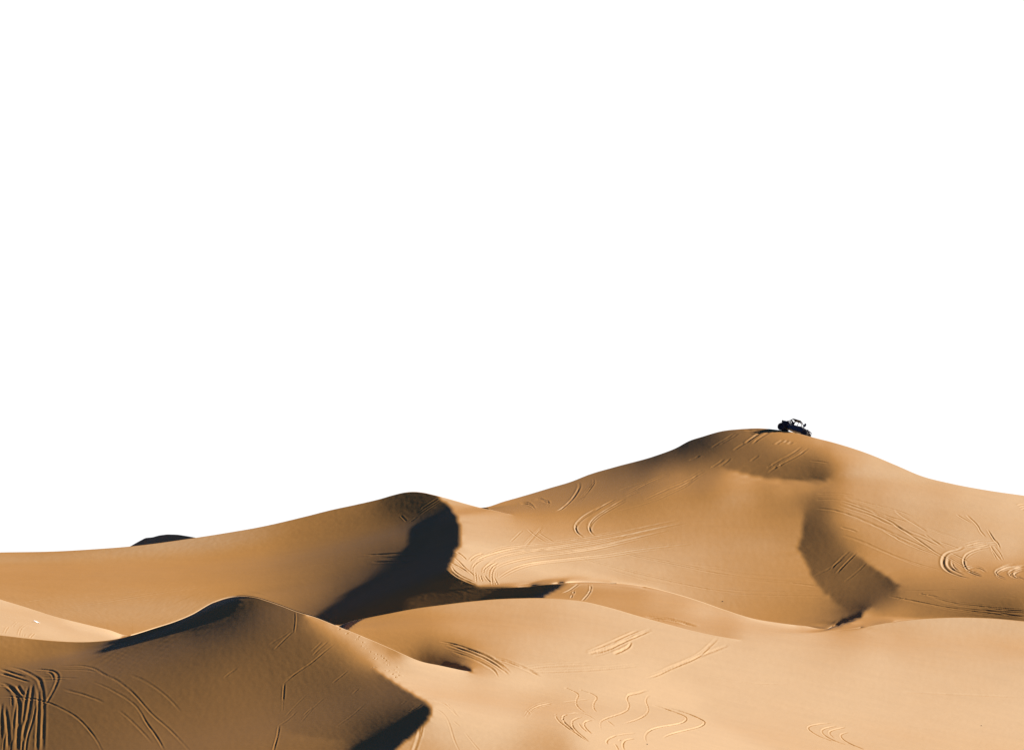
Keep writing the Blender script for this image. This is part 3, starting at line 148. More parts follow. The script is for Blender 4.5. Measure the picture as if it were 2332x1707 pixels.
[218,236,10407977,31128877,31223489,31223925,31081351,31128874,31223923,51849341,31224359,31223923,10502805,10408193,95048,10407758,73141405,332681,10503245,10407977,10407977,220,0,47524,2,0,20768424,10455498,10360668,10455280,47960,20767988,10455498,10455500,41535976,145805824,145711650,145615732,2248949930,62352385,20815954,20815948,873,41440928,20720900,20815948,20815516,41536416,41631898,41631462,41536850,95920,20720904,20815950,20720466,95484,95048,20768424,1,10360232,1,219,10360235,47743,31080915,10407974,47742,31080915,10407976,10360450,47525,218,10455499,10360450,47524,20768425,1,95048,95048,95050,95050,20815512,437,10455282,95484,20720466,95048,95048,190098,20815950,20721336,20815948,20720902,20816386,41536414,20816384,41536412,20815950,20815512,20815514,0,10360232,10360452,10408193,10360232,47961,0],
[214,222,9846354,9846355,29447899,9846783,9937949,9846355,29538637,10029969,29447475,29447047,46439,9800344,19601116,68648418,69016507,68603059,29447042,46439,46441,431,0,0,429,19600688,9892150,428,0,19646484,214,9892150,46224,0,78586364,137848966,118248280,137940132,2089781066,39477073,19785160,92024,91596,92022,19692496,19692282,39293824,19784302,39293400,184044,184044,39293400,19692710,92020,92022,2,9800772,9892150,9800346,45796,45796,9846354,9800986,9800559,9846143,46011,9846355,46010,215,46011,9800558,9846141,46012,137817,9800344,214,0,19646486,91592,430,19600690,429,19600690,39201804,19600688,91592,19692280,19601118,39202232,92022,19692712,183616,39385418,39293398,19692710,39201808,19693138,19692708,92022,9800344,9846140,46010,45799,9800559,9800986,214,46010],
[182,208,6028751,6061874,18118829,18119011,33670,6061877,18119375,30309007,6194737,99919,33307,12090261,33488,30308642,78538649,33677,6029481,6062241,18086251,0,6062056,0,66432,6028570,12057138,0,6028568,0,1,0,66430,12090260,60418540,72875724,60685728,120970680,1093836394,36370281,24314112,24247500,24246770,12123386,66614,12057864,66616,24180890,24247498,36238024,48295156,12124112,12123748,12057502,12057138,6094816,12057136,33124,3,182,6028750,33306,99375,6061875,6061875,6061875,18085887,33307,6061693,33125,33127,6094999,33125,182,182,6028569,0,6094816,366,12057500,66248,12057138,12057500,364,12057502,12057500,366,12123750,198748,24247498,24181250,36238750,66980,12123752,12124114,12123750,66252,6028934,33306,33307,33307,6029115,6028751,6061875,33307,18119013,99919],
[204,188,17020944,17020945,41617,8531283,25510609,8531281,8614515,25594455,42573785,25469197,83437,16979940,204,59636343,93678639,8615133,8531283,41823,8614719,16979533,83436,0,0,16979328,8490072,408,0,8573100,206,41616,17020944,0,85230384,119441198,119356738,136337284,1013785356,51021419,51188502,34125942,17147020,34125940,17063376,17145796,34125528,17146608,17146612,17146202,8656542,166672,17062564,166466,409,17020944,206,1,41616,8489665,41617,8531281,25469604,8614513,125052,25469199,124849,25469197,8531485,25469196,8489868,41820,8489665,8489665,204,41616,0,0,408,83438,408,83234,17062562,17062562,166466,83642,17062562,34125530,50938802,34125942,34291996,17146206,34041890,84050,83642,8573306,8531280,8531893,25510813,25510813,25510813,8531281,8531892,125052,25510813,8531484,207],
[268,174,57746496,19392750,2,72092,19320657,19320924,19320925,57962775,57819663,19464573,536,19248833,57746764,19609295,173886713,58106963,804,19321463,19321460,805,536,38569488,38570025,38498200,38641313,143916,0,19248832,19248832,0,72361,143648,231561650,231995824,231849492,39936830,949111300,77287447,77427350,115925548,115781900,77140588,77140054,38642388,38641854,38641852,38498738,38498740,77067688,38498736,19393018,38570024,287296,143648,19248833,19249100,270,71825,19249100,19249100,71825,19249101,19249637,19320925,19320925,72093,72093,71827,19320925,19248833,72092,268,19320657,268,0,143649,38641580,143648,38498200,38498737,144186,38785498,38498736,38498202,77140050,77139516,77570998,115781900,38642926,38498200,38641850,76995328,72092,19465109,57962775,19465109,19464575,19464307,19320657,19320924,19320657,19249101,71825,215741,215741],
[272,162,272,545,2,0,40247569,20197905,20198448,100693041,20346417,819,0,20123920,20197905,20346965,141532211,100841019,20124465,20198448,20493840,73987,0,20271616,147968,544,74530,2,2,40321280,73985,1,148240,40321825,282620514,242523918,161731206,162027148,6248398,80515263,161138790,80792164,80792166,80939590,81087556,80643652,40396354,40543776,295938,20271616,148514,147970,40247296,147970,73986,20198176,2,0,74529,274,0,73985,20123920,20123920,20345600,74256,20197905,20197904,60371217,20197904,20197633,74256,20123921,20123920,272,20197632,73984,40321282,0,544,147970,40395268,80643106,40248386,40395812,40691746,40544324,80939588,121040006,40544326,20123650,40395268,20197632,100692496,100840467,60593717,20346419,60593171,20197905,20124465,74257,20123921,74256,20123920,20123920,20271888,148240],
[210,154,1,18566100,88201,44102,9261002,9261210,27827101,9393510,27915515,18566311,0,27827310,27827311,27783635,83746950,9393943,18654515,44730,9305313,44733,0,18522000,88412,88202,176612,420,18522000,9261001,1,18566101,9261001,2,130184886,111664154,74354288,129921546,245136790,18737879,37309442,55743246,37309444,55743244,55655464,18699662,18610622,18566104,18522002,18522420,0,18566520,18610620,88200,88200,18522000,1,18522420,88410,88200,44521,0,44100,44100,1,9305101,9261210,44311,132301,9261211,44311,9305101,44101,44101,44101,18522211,9349411,0,18522000,18522420,37132620,18698820,18698822,37220824,37221242,37133046,55742824,74266082,37309024,44102,55566421,27827105,27915933,28004555,27916355,27827733,9305733,9305313,9305311,44310,211,18566101,9261001,44521,18566101,44101,133141],
[296,146,25934336,26109864,51868672,175825,592,25934336,88504,77890627,26198073,25934339,26109568,26197480,78066153,87913,234024409,78242583,87913,26197184,77891512,26023433,2,26109568,51869856,52043904,51956880,103737346,25934929,87616,26022248,77978538,2,51868673,416003734,208354416,104440056,156133498,1151844352,1576917,52220326,104263638,155782436,52220324,52394966,52219142,52043906,175825,51869264,175528,175232,52043906,592,51868674,51868674,175234,51869266,0,2,0,51868674,0,0,296,25934632,296,87617,77803009,25934632,263144,25934632,87913,25934632,87617,26021953,25934336,296,0,1185,103737936,52043908,52219732,52220324,155957668,104264230,155957666,104088996,351654,26198370,175235,285278586,181980504,130111245,78066749,26197483,26197483,26022251,25934633,87912,25934337,87616,77803008,0,296,25934632,26109568,176122],
[304,140,56281344,92417,92416,56373762,184832,0,28187489,92721,28187795,28187793,93026,28186883,84560947,56189232,309502705,140566887,56189841,28095378,28372017,84376723,0,56281952,56374066,185442,185440,1216,308,28094768,92417,56281345,1,56374064,450993126,169309774,56930086,168938278,1699947952,123282703,112748736,56559810,56744036,56374978,112563906,56374976,610,56373762,608,56188930,112378464,185441,56188932,56190144,56190144,185440,184834,610,56189536,56189536,28279600,184832,0,93025,28094464,28186880,28094768,277248,304,28094467,28186881,28094464,28186881,28094768,304,28186881,0,1,185140,554500,56559810,112563908,168937668,112934182,168753446,56745252,56559812,93328,2736,140564738,1202937,84931835,84377333,84376723,28187793,28187185,28186880,92720,28094465,304,28094768,0,304,304,0,92416,278465],
[262,136,17984990,0,137289,525,35969982,0,17984728,18053635,54023091,18053635,262,17984991,17985515,137812,342054363,18054709,68909,18053896,54023614,18328213,35969457,0,36107792,35969982,35969458,274578,524,17984991,17985514,17984728,0,72007556,288857104,144291798,108046708,36109892,1523525298,251778087,36107794,35970506,71939440,36107270,36107270,36107272,36106746,35969980,36106746,1048,137292,35969460,36244556,137814,36106746,71939438,71939436,36106744,137290,0,524,18053374,0,0,36038101,263,17984990,18122279,18053373,17984990,262,17984991,68644,17984990,53954184,262,69169,35969456,72076724,71939962,72077252,108183994,144291264,108321286,108458574,35969986,90129834,89923905,18124119,198727269,197903539,89993073,18190923,18053635,18053634,17984990,17984990,17984728,262,68644,17985253,262,69169,69169,17985253,0,413176],
[298,134,88805,26552396,300,53105092,177608,596,300,26464486,26553290,267307,26463595,88804,53016286,53105388,662566645,132939621,79481371,26464788,26730305,26732091,0,298,53104796,355220,53104794,105854966,0,267009,266415,26641201,596,52927187,371915928,53462406,159137368,185424548,2876765068,3175588438,53282699,177610,53105388,53282402,53105392,53105390,178206,178208,178206,53282402,53105388,106033168,178206,53105390,178206,355220,26819406,177612,177610,177610,2,1,88805,26463890,26463890,26463592,89401,26552694,26463891,88805,26552397,88804,298,53194193,52927483,88805,298,178206,106033170,106210182,106210184,106388390,53639412,159494374,357010,79658083,26731501,444914,451215220,132765271,53726725,266711,79479583,26463890,1,1,1,52927185,26463593,0,298,88804,26463890,26463892,53015988,53015989,445215],
[250,136,15625751,31250251,1,500,31312502,31250002,501,15687500,15812501,47062753,62501,252,31312500,31501002,485438000,47314283,1001,46876504,46937751,15938255,1,0,31501000,31251002,31375502,125502,62754,15750250,15626251,1,15750000,31375750,282129010,1516,93876002,234500508,2077041520,3593712784,15812797,31250000,125502,62625504,62626000,31376002,62501000,31375500,62625002,31251002,31375502,250504,31375004,31375002,31376002,31376000,62500002,31251000,500,31250500,500,62501,15687500,250,62501,62501,250,31312501,187501,15688251,62751,15625251,15625001,125250,15625000,15750002,31375002,31500502,31375004,62626004,94001502,125252004,156501506,62751508,109812750,78438255,62501,47125255,78942779,47063255,78501250,15688251,250,31438001,62500,252,31312500,15625000,31312502,63001,0,1,250,62501,15625750,46875250,501254],
[245,132,14886200,14766151,2,2,14826175,29412742,29412497,73591141,60025,14887916,120788,14886694,88236754,29533280,545627746,117712731,14947216,44239409,14886446,44299678,14826420,0,58824992,241084,29532790,29532794,14706125,60025,14886938,120050,60515,58825235,206969640,121534,88477342,545448157,2073545758,3438729649,15254072,29532791,29532792,29533282,29533284,58945044,240102,58944554,241080,58944554,29653332,29532302,58945530,240592,29532302,29412254,240592,120050,29412742,0,120297,14826422,14706126,60026,14706370,14706371,245,14706125,14826420,14766397,44179138,180321,60271,14766151,29412250,206487472,29412251,29412740,29533281,59065582,88598376,88717936,88718914,73590652,29473997,59065092,162188285,487407176,14706373,29472521,661260,1,29472275,120295,120295,29472766,0,0,14826175,14826422,29412497,60025,60516,14706126,14766151,180321,661262],
[1467,2062,135848540906,104251549654,66348940574,34756262308,3172192400,12632762435,44229750740,94765113454,44246982134,9484282643,85300224550,129517068644,243224872404,432776637792,325452044514,199051137654,3,0,2155023,0,0,0,3161418741,0,0,6314229126,2152089,0,0,0,3161418741,0,2934,2152089,0,353618351946,3157786073462,1833586284156,66331696114,85295932126,85304543418,97933004606,91610170056,91614471300,91623076722,110565769974,110574384198,116888613328,116892923372,116892917506,123207149566,129538598340,154795520716,255861947816,1222516025160,78999040162,78977398822,91614465432,85304543422,85304540482,78981708868,85304540484,123198535336,161114062818,192715352382,199029587382,180086900006,110578697196,78990314294,72663169694,72663169694,72667470938,72667473874,78981700066,1,0,3161420210,3161420210,0,2155023,0,0,3161418741,0,4305647,732639968316,284360041050,296966893232,979652606890,246509117354,9484297351,53703247988,60026091344,66340326338,72654555468,66348934698,66348937634,66348937636,78977392954,72654558402,66336022162,47389027670,47389021800,47380413442,23697929],
[212,24,38113362,38112936,19056256,44944,9528128,212,44945,9528553,19101200,90100,19056681,19146146,38203248,57259930,95732846,9619718,28629328,28810167,28719859,9663597,9573285,9528341,9573285,45157,45157,19146145,181476,9663599,19056256,19101624,19236036,19057530,38202614,28629541,9663597,9528343,134833,89889,9528553,19056470,90100,19101200,19101200,425,9618017,45368,44946,0,0,0,19101200,90100,19056256,133574842,364690926,38162291,9662961,45156,212,38202403,19146146,180204,76406502,114520712,76677446,57349824,28629760,105396447,28720707,9663177,28719429,28585021,28719429,45580,28719861,9663173,9573073,134835,9573073,28629965,47865997,28719859,95461480,268050270,478212248,107976330,478749010,287288444,1372022074,642314527,143874491,9574137,9528341,1,0,9618228,0,9528128,19101202,19101625,1,45368,19056256,425,0],
[138,26,5294510,38090,278,2628348,19044,2647117,2666298,138,0,5275188,38226,5294508,5332322,10626832,26472546,15845168,7941763,18492145,7942039,7903263,2647117,19182,57135,2647255,2628210,0,5370962,2647530,19321,5294234,10512840,5294512,38364,2628210,13197909,2647254,19045,2628073,5275190,0,2628348,0,2628349,140,5275190,38226,5256145,1,5275465,5275188,2666298,19046,5294232,10626830,132858696,8245093,0,2628210,2647254,2647256,5256698,10588740,10626830,16035608,31766780,15921898,10665472,18529952,23825299,18454331,7903677,7941765,2647531,7941489,2685619,2647531,57271,2628487,7903674,2647255,18492417,2723985,36945913,74161776,111030686,43125610,63610566,5297010,325871965,55903203,19193,2685343,57133,2647254,19044,5275464,1,0,2666161,140,5275190,138,0,140,276],
[98,24,19604,1901790,19208,0,941290,98,9605,9605,941192,0,196,1901592,1901790,3803578,7645574,58418,4754470,2872091,951291,941487,9605,950797,941486,941291,941193,0,3783976,950994,960499,19210,1920804,19602,1901594,950896,989215,9901,941291,98,19306,9800,1882384,1,19306,197,960498,9606,941388,100,941192,960400,1892184,19306,0,5666754,70304424,16686398,19208,196,941192,101,38517,1901594,5685766,9431718,7587950,7607556,5686360,39012,8538643,4774079,4754477,2871895,2833477,2833477,2852489,950895,951091,950797,950897,950897,4773485,2872093,22685042,22899496,34154396,21114738,6627956,42595609,43102731,970909,941192,941192,2823675,9605,99,99,9800,1891988,1891988,960401,0,0,960400,196,0],
[112,26,2835170,2810082,226,2,1404929,4214896,12544,112,2822401,1,0,25090,5645024,5670114,16960390,5670570,7087921,7063061,4252531,12656,12656,1404929,1417473,1405041,12544,1417472,5619712,1417700,2822400,2810080,2835392,2835394,2809856,1417698,4227665,1417811,12657,12544,12768,1430016,0,0,0,25200,2822625,25089,112,12768,0,2822400,1430128,12768,2822624,5645026,112897350,19656632,2860481,2834948,225,1417472,1442561,224,2810306,75716,8530374,14175620,8531048,11340454,1405380,9923093,9923319,7088151,4277845,1467987,4227667,1417587,1405041,4215121,1417809,1417585,9898003,63511,47968704,36833482,56449816,22859242,38222580,89281173,7216325,2809968,25200,0,1417473,4214897,1417584,12544,112,0,1430128,2822402,1,1430016,2822402,2809857,25200],
[87,26,1332494,1332146,1317180,0,7569,7570,658591,666072,658592,89,15225,1324749,15314,1347460,5329104,1348164,4647804,2013620,658767,7570,658504,87,666159,7656,1317093,7657,1332232,688955,1,1332144,2634188,1347458,15138,658679,1983340,666336,658591,1,673642,1317006,658503,89,1324575,7569,658505,7571,0,0,15225,673728,1324749,1317093,15225,2649324,33062092,51063692,2649156,1347630,2634190,658503,666072,7657,1332318,3966158,2649498,3996786,6646114,2679956,2679958,1983256,4678082,4678432,3330976,3315662,681646,666162,1983079,37846,681213,666072,7296778,2014148,29186588,23784980,25204962,2053495,33896524,15415154,270,658678,2,7743,1317093,22795,666160,658591,673728,658503,174,673642,658505,1317006,1,658505,2],
[63,26,515974,8066,508034,7938,250048,4033,4032,250048,1,250048,3971,7940,1000314,1008254,2032510,32138,1278208,762366,254082,1,63,254016,250110,1,750141,250110,3970,8194,63,126,16004,508162,504191,250175,754174,262020,254080,63,504063,0,504063,257986,0,0,8001,127,250047,0,3969,4095,258050,257985,126,515970,6033136,10810673,508884,1016322,24070,8068,65,250111,500158,258111,508038,1008380,1532416,2024826,2024572,1016448,1254269,2278528,2278656,1270402,762242,254080,11971,754176,8127,515970,3270523,1795204,14146524,10059014,9137207,6295230,12982006,294810,1,7938,504189,8001,250047,250110,4033,254080,3970,1,504063,504063,500095,3969,7938,0,0],
[92,26,3132050,1574488,16930,184,778780,787152,778781,8556,92,8649,16929,16929,16930,1574674,6280844,1591974,2362101,804361,8557,8465,778688,0,8465,92,8464,25485,17021,1574672,17020,1557376,3114938,1574672,1574304,34040,804173,2344807,8741,8465,0,0,0,8464,0,0,1566025,92,1557376,1,0,17020,1566025,8649,1557470,1574304,9395410,395078,4672863,4689612,6246806,4706356,184,8464,787244,3114752,1557749,1591232,4689242,4740214,4723288,4740396,1591972,3919108,5527643,3970269,2361921,787431,787247,460,1557561,7854964,8607896,13451065,45555277,39070816,3589955,35355508,13606765,778789,795710,1557378,17020,0,8464,778688,2344529,787245,778781,92,0,778688,778690,795616,8648,16928,8648],
[97,24,1844364,1825544,196,2,9411,912771,9507,98,922083,99,9409,1834949,1825540,3650888,5533076,38032,2785355,2747722,9507,0,1825347,1,97,9604,912770,2747526,922082,3688332,9409,1844358,37636,1862986,2,37832,940901,2766538,940903,1,931588,0,931491,0,97,912673,912675,2,97,0,0,9604,931491,18917,195,1834949,3707536,17052808,937625,3688524,1901010,3707736,56848,2,912673,922083,950994,9409,19014,5495440,5514454,5514262,7358234,19016,4610702,8262176,2785558,2747722,2738310,922277,3688524,18367344,11911798,17502404,53293559,56625182,56577039,50700464,4651496,1825348,1834756,0,194,9604,18818,1,912771,940998,940901,9409,1,0,1825443,1834755,18915,1834755,18818],
[1657,26,9110070012,10985912,9104575398,9099080786,2745650,4552287699,13648622836,4549542050,4549542050,4549542050,0,0,5491300,9110063384,27313719570,9104582030,13656863098,8241919,4549542051,1659,0,1659,2745649,9099080786,4557777341,2747307,9101831407,18203659499,2,0,18198164890,9104575398,3316,18203656186,4549545364,22755943884,4552291014,4549540394,9101826435,0,2745649,2745649,4549543707,0,5492955,1,2748963,1659,4549540393,1659,0,2748963,4555033350,9099080788,27302736972,163893306628,68339225159,18209150798,27308234898,27313729510,36407315688,9110066700,9104572084,4549542050,19232804,2745650,9099082444,10984255,18209150798,27313722886,18214648728,18203666132,4549543709,31866010582,22761441814,4557782314,8236950,9104573742,45511881142,27335701338,40965083096,22761455078,227520971588,1464949304061,425180614480,241265809832,9104580400,4549540395,4549540393,0,0,4555033350,2745651,2745649,4552286042,4549545364,4552291014,4549542051,4549540393,0,0,0,2745649,3314,0],
[2055,24,17373528966,17356636864,8450162,2,8678316375,4225080,12669078,8682539401,2055,4227138,1,0,17356636860,17365082910,52086798572,16900324,26039178316,26039172153,4227136,0,0,4227135,8686762425,8678316377,8682541455,26034955291,4223026,17373524850,4231247,17365080857,17365078800,17356640972,4112,17365087020,8682539402,26056066306,8682545568,4225081,8686762425,0,8448105,1,2055,17360855775,0,0,8686762426,0,17360855775,4111,4223025,17356632750,17356632751,8446050,34730161710,347208690004,60963607431,17373528962,34730161716,69443431326,52095248738,34730169936,8454274,8222,43425388682,8682541456,8682539401,4223026,16894157,34730165822,52103690676,34747062036,17373533074,8690985452,26064516472,26039178320,8678322541,52078344300,104173601252,190999003484,78117522622,52078354586,225716563928,311406447119,2058205374669,286600009982,34730169933,2055,17360855778,1,0,17356632750,1,0,2055,8682539403,8682541458,4225081,2056,0,8678320486,0,0,0,8446050],
[2444,26,58417279858,23902320,29196693658,4888,14598344384,14604317521,14604319964,5975581,14604317521,2444,2444,11948716,11946272,29196693658,58417279858,29196698548,14604319965,5975583,29196691213,14610290657,2,29208635040,29202666793,0,14604319965,14616266239,14598346829,58405323810,11946276,11946273,29208639930,29208635042,11946274,58417270082,14604317522,73009643772,43812959895,2444,29202661905,0,5978025,14610293100,5978025,14610290656,5973136,2446,29202661906,1,11948716,2444,29196688768,14610293100,5978024,11946272,29208639930,321235263860,481787191328,58405323809,87590080968,58429231020,87625924676,58429231024,87613973518,29208635044,87679687784,14604319967,14604324853,14604319967,29214608177,11946273,87613968626,116822608560,87613968632,14610300434,72997702388,14616271125,5973137,58417279856,175263776074,83672802,102242176252,321211366427,33576580549700,58441282379,1722742107454,44028198169,23912106,43801008733,43795035598,0,2,0,0,2446,1,14604319964,14604319965,43801008735,14598346828,29202661904,29196691212,1,0,0,5978024],
[2308,26,49188271410,49177617684,10653730,10653730,2308,12294404421,12294404421,12294404421,5326867,12294404420,1,0,24588804224,24599457952,24610116300,21312076,36899189236,12299731284,12294402114,24594135704,10653728,4616,10653730,12294402112,36888535511,12299731285,5329173,49188262177,10658348,24588804224,10658344,10658346,24588808842,49188266792,5331484,12321036433,36899189243,5329173,12294402112,0,12294402112,24594131088,1,1,0,4617,1,0,12294406729,0,0,5331480,10656038,0,49177613064,147554142036,110708302240,10658363,24620765414,73798378476,73809036822,98387196548,24620779262,24599471806,135344967436,36883213262,12310385013,36899189237,36899189239,15982900,24588804224,73798387708,24631442224,49188266798,2312,5329173,49188262177,98387187316,221373841816,147596798506,61498656433,418094910866,28374351109438,172233526039,184533229636,123045259271,61472024422,5329173,5326867,0,10653729,5331480,2,0,12299728976,12294402112,12299735900,12299735901,12299731285,12305058148,5331480,12294402112,10653728,10656036,10656036],
[1442,26,12002094778,6005206120,5996888660,2998445774,1444,3000522253,3000522253,6239535,2998447214,2079365,2079364,2082249,2,5996888662,11997936048,4161616,2080807,1443,1443,4158730,5998968024,4158730,6001044506,8997409470,3004682422,3000523697,3000523695,6001044504,4164500,0,4161614,6001047390,4161612,11997933164,8999493164,14998452532,9001573969,8995330107,0,2998442888,1444,2998444330,3002603058,1444,0,2998442888,3002603060,8999487392,5998965142,0,3002601617,5996885776,1,2,6005204676,12002094778,57045309480,17990658787,23995866328,12006259278,17994827600,6009364850,29996910840,12010412236,66013568910,6238093,8995330107,9001571083,8997415241,3004685309,6239537,12002089008,30005231178,6005214776,2886,2886,18003139284,18007303784,65994874830,3002624710,6003131081,143958539996,335825142098,3002610287,33020303209,53976132161,10398270,2998444335,4328,4160170,2082248,4158730,4158729,2998445773,2,3000522253,3004680980,3004682423,6238095,2079365,3002603058,0,0,0,0],
[218,28,20910998,41631464,95486,20720466,10408193,47742,10407975,31128221,142572,10360451,10360450,95268,0,95484,41536414,20815950,10360886,10407757,436,0,20815514,20815948,438,142573,10408413,10408411,10407975,20720464,190972,20768424,41440930,20720900,20815514,41535978,20721340,51848685,10503899,142575,218,20720682,20767989,10360233,47524,47961,0,20720682,47961,47960,10360232,0,0,10455280,436,62161392,654,20911436,208537932,190339,145903054,103984704,21195704,62257750,95925,62257316,467257722,31080914,10503023,47743,52039875,51849779,31081789,47745,82977778,62733868,41631464,83072390,104080186,83168752,249503628,20958550,145092313,767229654,868358370,476769,31795744,124514200,51802257,47524,1,20768425,20720464,0,2,0,218,0,10360235,10407977,10361323,47527,1,0,47524,0,47960],
[264,26,73878292,37079330,36939412,139921,18400008,18400008,69961,18400537,18400011,69697,69697,0,139393,139658,37078802,1058,69697,264,264,36800016,139394,73738372,530,55269721,55408585,18608833,18400009,36938881,73739426,0,36800544,139394,139920,36939410,37079334,92068417,18749021,269,265,70225,18399744,36869448,265,36799752,1,18399744,36799754,264,139656,18399744,266,0,73599242,279842,209881,257876256,443408070,773495451,111241186,37080396,37289484,69964,110538394,140452,1362068933,203586517,92488451,129008621,55547977,92488445,92487389,18609625,139657,184556068,73741546,295514214,184976898,147477798,590188906,313847202,367997260,1840675610,1209085968,220798520,110818506,19236362,628867,18399744,18469440,2,139394,36799488,0,36799754,70225,264,18469704,55269192,18609097,18400537,18400008,0,18539137,70224,139658],
[758,28,872189672,1743230212,872189672,871039026,574564,436094835,436094834,437243205,436094835,436094834,435519512,574564,2,1516,872189670,1150646,436094076,758,871039024,872188152,872189668,1743230210,1306560052,437243963,436096351,436096353,575323,871039025,872192702,1149130,437817768,871040542,1742078050,1744376304,875638570,1307133860,3049216459,436096350,0,435520270,436669398,435519513,575322,435519512,0,871613588,435521029,0,574564,760,0,871040542,1516,6972913256,1744962251,5231981302,70275091178,157918922559,64567377174,35764391214,24431669604,36612399084,10897857977,25728443087,329767030615,31854521981,9160306499,2183924601,3050362559,3052660811,2180475695,1307135381,437243965,871039025,8720738462,8724197992,2618873340,2615416846,14820315952,12103044,9581434585,53140284360,13607639506,9584877416,1311162634,12636969712,585942,871613588,3,1149129,1516,1516,1516,0,1149886,435519513,435519512,437243205,1308282987,436094835,574565,574565,574566,1149888,1],
[765,0,0,0,0,0,895979475,1531,1531,1171215,0,1171215,895395015,0,0,0,0,895979475,0,1531,0,0,1530,448867575,765,448867575,447697125,2,586756,448282350,896564702,0,767,448867575,0,0,585227,895979477,1,448867575,447697125,2,1757205,2,586755,1170450,585225,1344261826,767,895394250,2340901,1793717687,1792547238,3063,1791376023,896564702,3827,895394250,1791373725,585226,0,0,0,9849921975,42139881544,47521524704,342146020590,58299112662,28694822686,20624539288,17932495096,13450837448,8968006290,5380570908,3586264930,2240241304,16581778166,34514276316,39898366240,52442085012,114281695448,64991663906,47040427662,229789883890,7610509,447697139,765,3135056445,1172747,0,586755,0,0,0,0,0,447697125,895979477,895395015,1171215,895394250,447697125,0,767,0,586756,1532],
[230,48,24387360,0,460,12167000,12272800,230,230,52900,52901,53361,0,24334461,24334461,24334000,105800,12272800,12167000,52900,1,0,24439800,24440720,462,0,24334000,461,106032,73107802,73638646,12219906,52901,48773800,73214982,48880988,24758588,61205531,37084513,36660855,264733,12220135,12167693,12325703,36501231,12220131,12273030,24492700,3,12167001,48932960,12802721,12590436,195307268,1538239574,832567934,673490384,659352044,2000848486,1651722224,551290559,694869,479091,572274974,379037987,159499279,158173083,36501693,24334230,24334000,24387362,24334460,24334920,48668002,106262,24546522,24546062,24440724,24440264,24546984,73319866,12168158,438541464,1174829022,997667101,171080465,195733690,330679286,85649503,85223513,60837070,12220130,230,230,52900,12167000,24386900,52901,12167001,12220130,36554133,12325933,12220131,1,24334231,106031,52901],
[215,48,10030825,2,19969200,46225,9938375,9938375,9938592,9938375,9938590,215,0,10030825,19876752,92881,46655,217,217,9938590,46227,19876750,19877180,92884,92669,19876965,0,10030825,92452,19969631,99754844,10124573,46441,19923406,40031284,59909326,79786074,29815344,109461876,10354622,49738750,10078125,29954018,9985676,10077268,138891,46441,9938591,9938592,19923192,92665,318958114,339113938,199605162,448198904,269963298,700716022,179727556,1015709880,1149252184,389876138,189434594,89864214,249247580,110019172,29815779,40077075,10077053,46228,10030826,10123492,92452,19876752,860,39846382,39846380,19969632,39846382,20062082,39846382,39846812,39848532,69615280,233495,338649728,109600775,39754152,30233953,10169937,10261957,231132,19922980,9938376,10030825,92665,46658,9938376,9938592,9984600,9938376,29861995,9985676,138893,9984816,46225,46225,92665],
[81,48,1063044,1062883,531603,544565,1062963,6642,6561,6561,6561,6562,531604,1062965,544563,2,13205,0,0,1,544564,162,1089128,1076168,6724,2,544563,1069445,6723,13124,5340980,3228668,6562,13365,2152332,3241786,4291384,545055,551449,2664504,551372,2676895,1627536,1614254,1594729,538088,551208,1069443,1069446,531442,10642104,5420048,4357326,6509664,12321809,6424781,35563064,5434822,23417105,32779808,10290860,11272866,6995254,2717154,1594569,6563,557848,81,1594404,1069524,1062883,1069606,1063044,1076006,1063044,13286,1076330,1076006,1076168,26408,1076170,2178256,3228504,5891860,1662042,669954,538167,544894,2664171,2657611,1614575,531524,1062965,1069443,6561,531524,6561,1,82,6643,538084,1614090,1601128,531685,531442,531522,0],
[35,46,4,2,85750,85750,44100,70,45328,1,42876,35,35,42875,2,2,87045,71,35,0,86975,2450,88272,2454,85750,71,87045,2451,88201,0,90722,267338,42953,1226,259700,352876,262298,179068,178955,142277,218296,132475,306358,220750,137240,218226,129851,128661,42912,45325,556222,174162,171574,171642,42875,269640,515002,537198,362962,833245,573842,402124,223276,42983,85751,2451,85752,85820,87046,44101,44100,2487,2450,2450,2454,85822,88202,2522,88202,174022,90720,172865,264816,438702,311609,222333,2453,44139,3680,49038,6202,71,0,70,0,1,37,44101,44137,44100,44101,132336,46658,44138,44136,1,1226],
[21,48,19404,10186,905,42,0,9282,443,21,9282,9702,18963,18523,18523,883,10143,2,484,23,0,19406,19448,19007,9261,18524,0,23,9263,18524,37926,95386,1896,9282,18524,75100,40706,57502,2337,67563,11490,29134,47736,68908,48664,30056,9812,9724,442,55567,96572,10170,882,19425,56492,95430,40599,97238,65931,107846,48708,48706,10652,18964,42,19007,42,884,10145,10168,1,1,10164,44,18564,37046,924,19446,18564,884,18568,2650,40614,10355,85639,51331,905,28267,47294,10208,46978,10214,18564,882,10145,23,9304,10166,442,9724,9283,9765,29172,11490,9724,462,21],
[33,46,132,71876,73029,71874,36004,73030,1090,1089,1089,33,34,35937,35939,144839,71875,33,2213,1,2178,2180,145996,2179,71874,2178,0,66,71875,67,71940,150416,222428,1157,1,78542,222492,222294,8848,150547,107913,37191,113292,259420,331362,185368,113360,37128,37060,1154375,108357,72966,67,2310,152530,78678,289874,222428,335445,185506,185236,113294,1092,2178,2,4391,71874,71876,71940,71940,35,35970,1155,71874,38115,40295,71942,2,71942,71940,74118,143880,143818,219982,39369,5878,67,1192,77324,3336,5709,146009,2246,71944,71874,0,71907,1156,37059,36036,37059,108901,182986,109002,37128,37060,33],
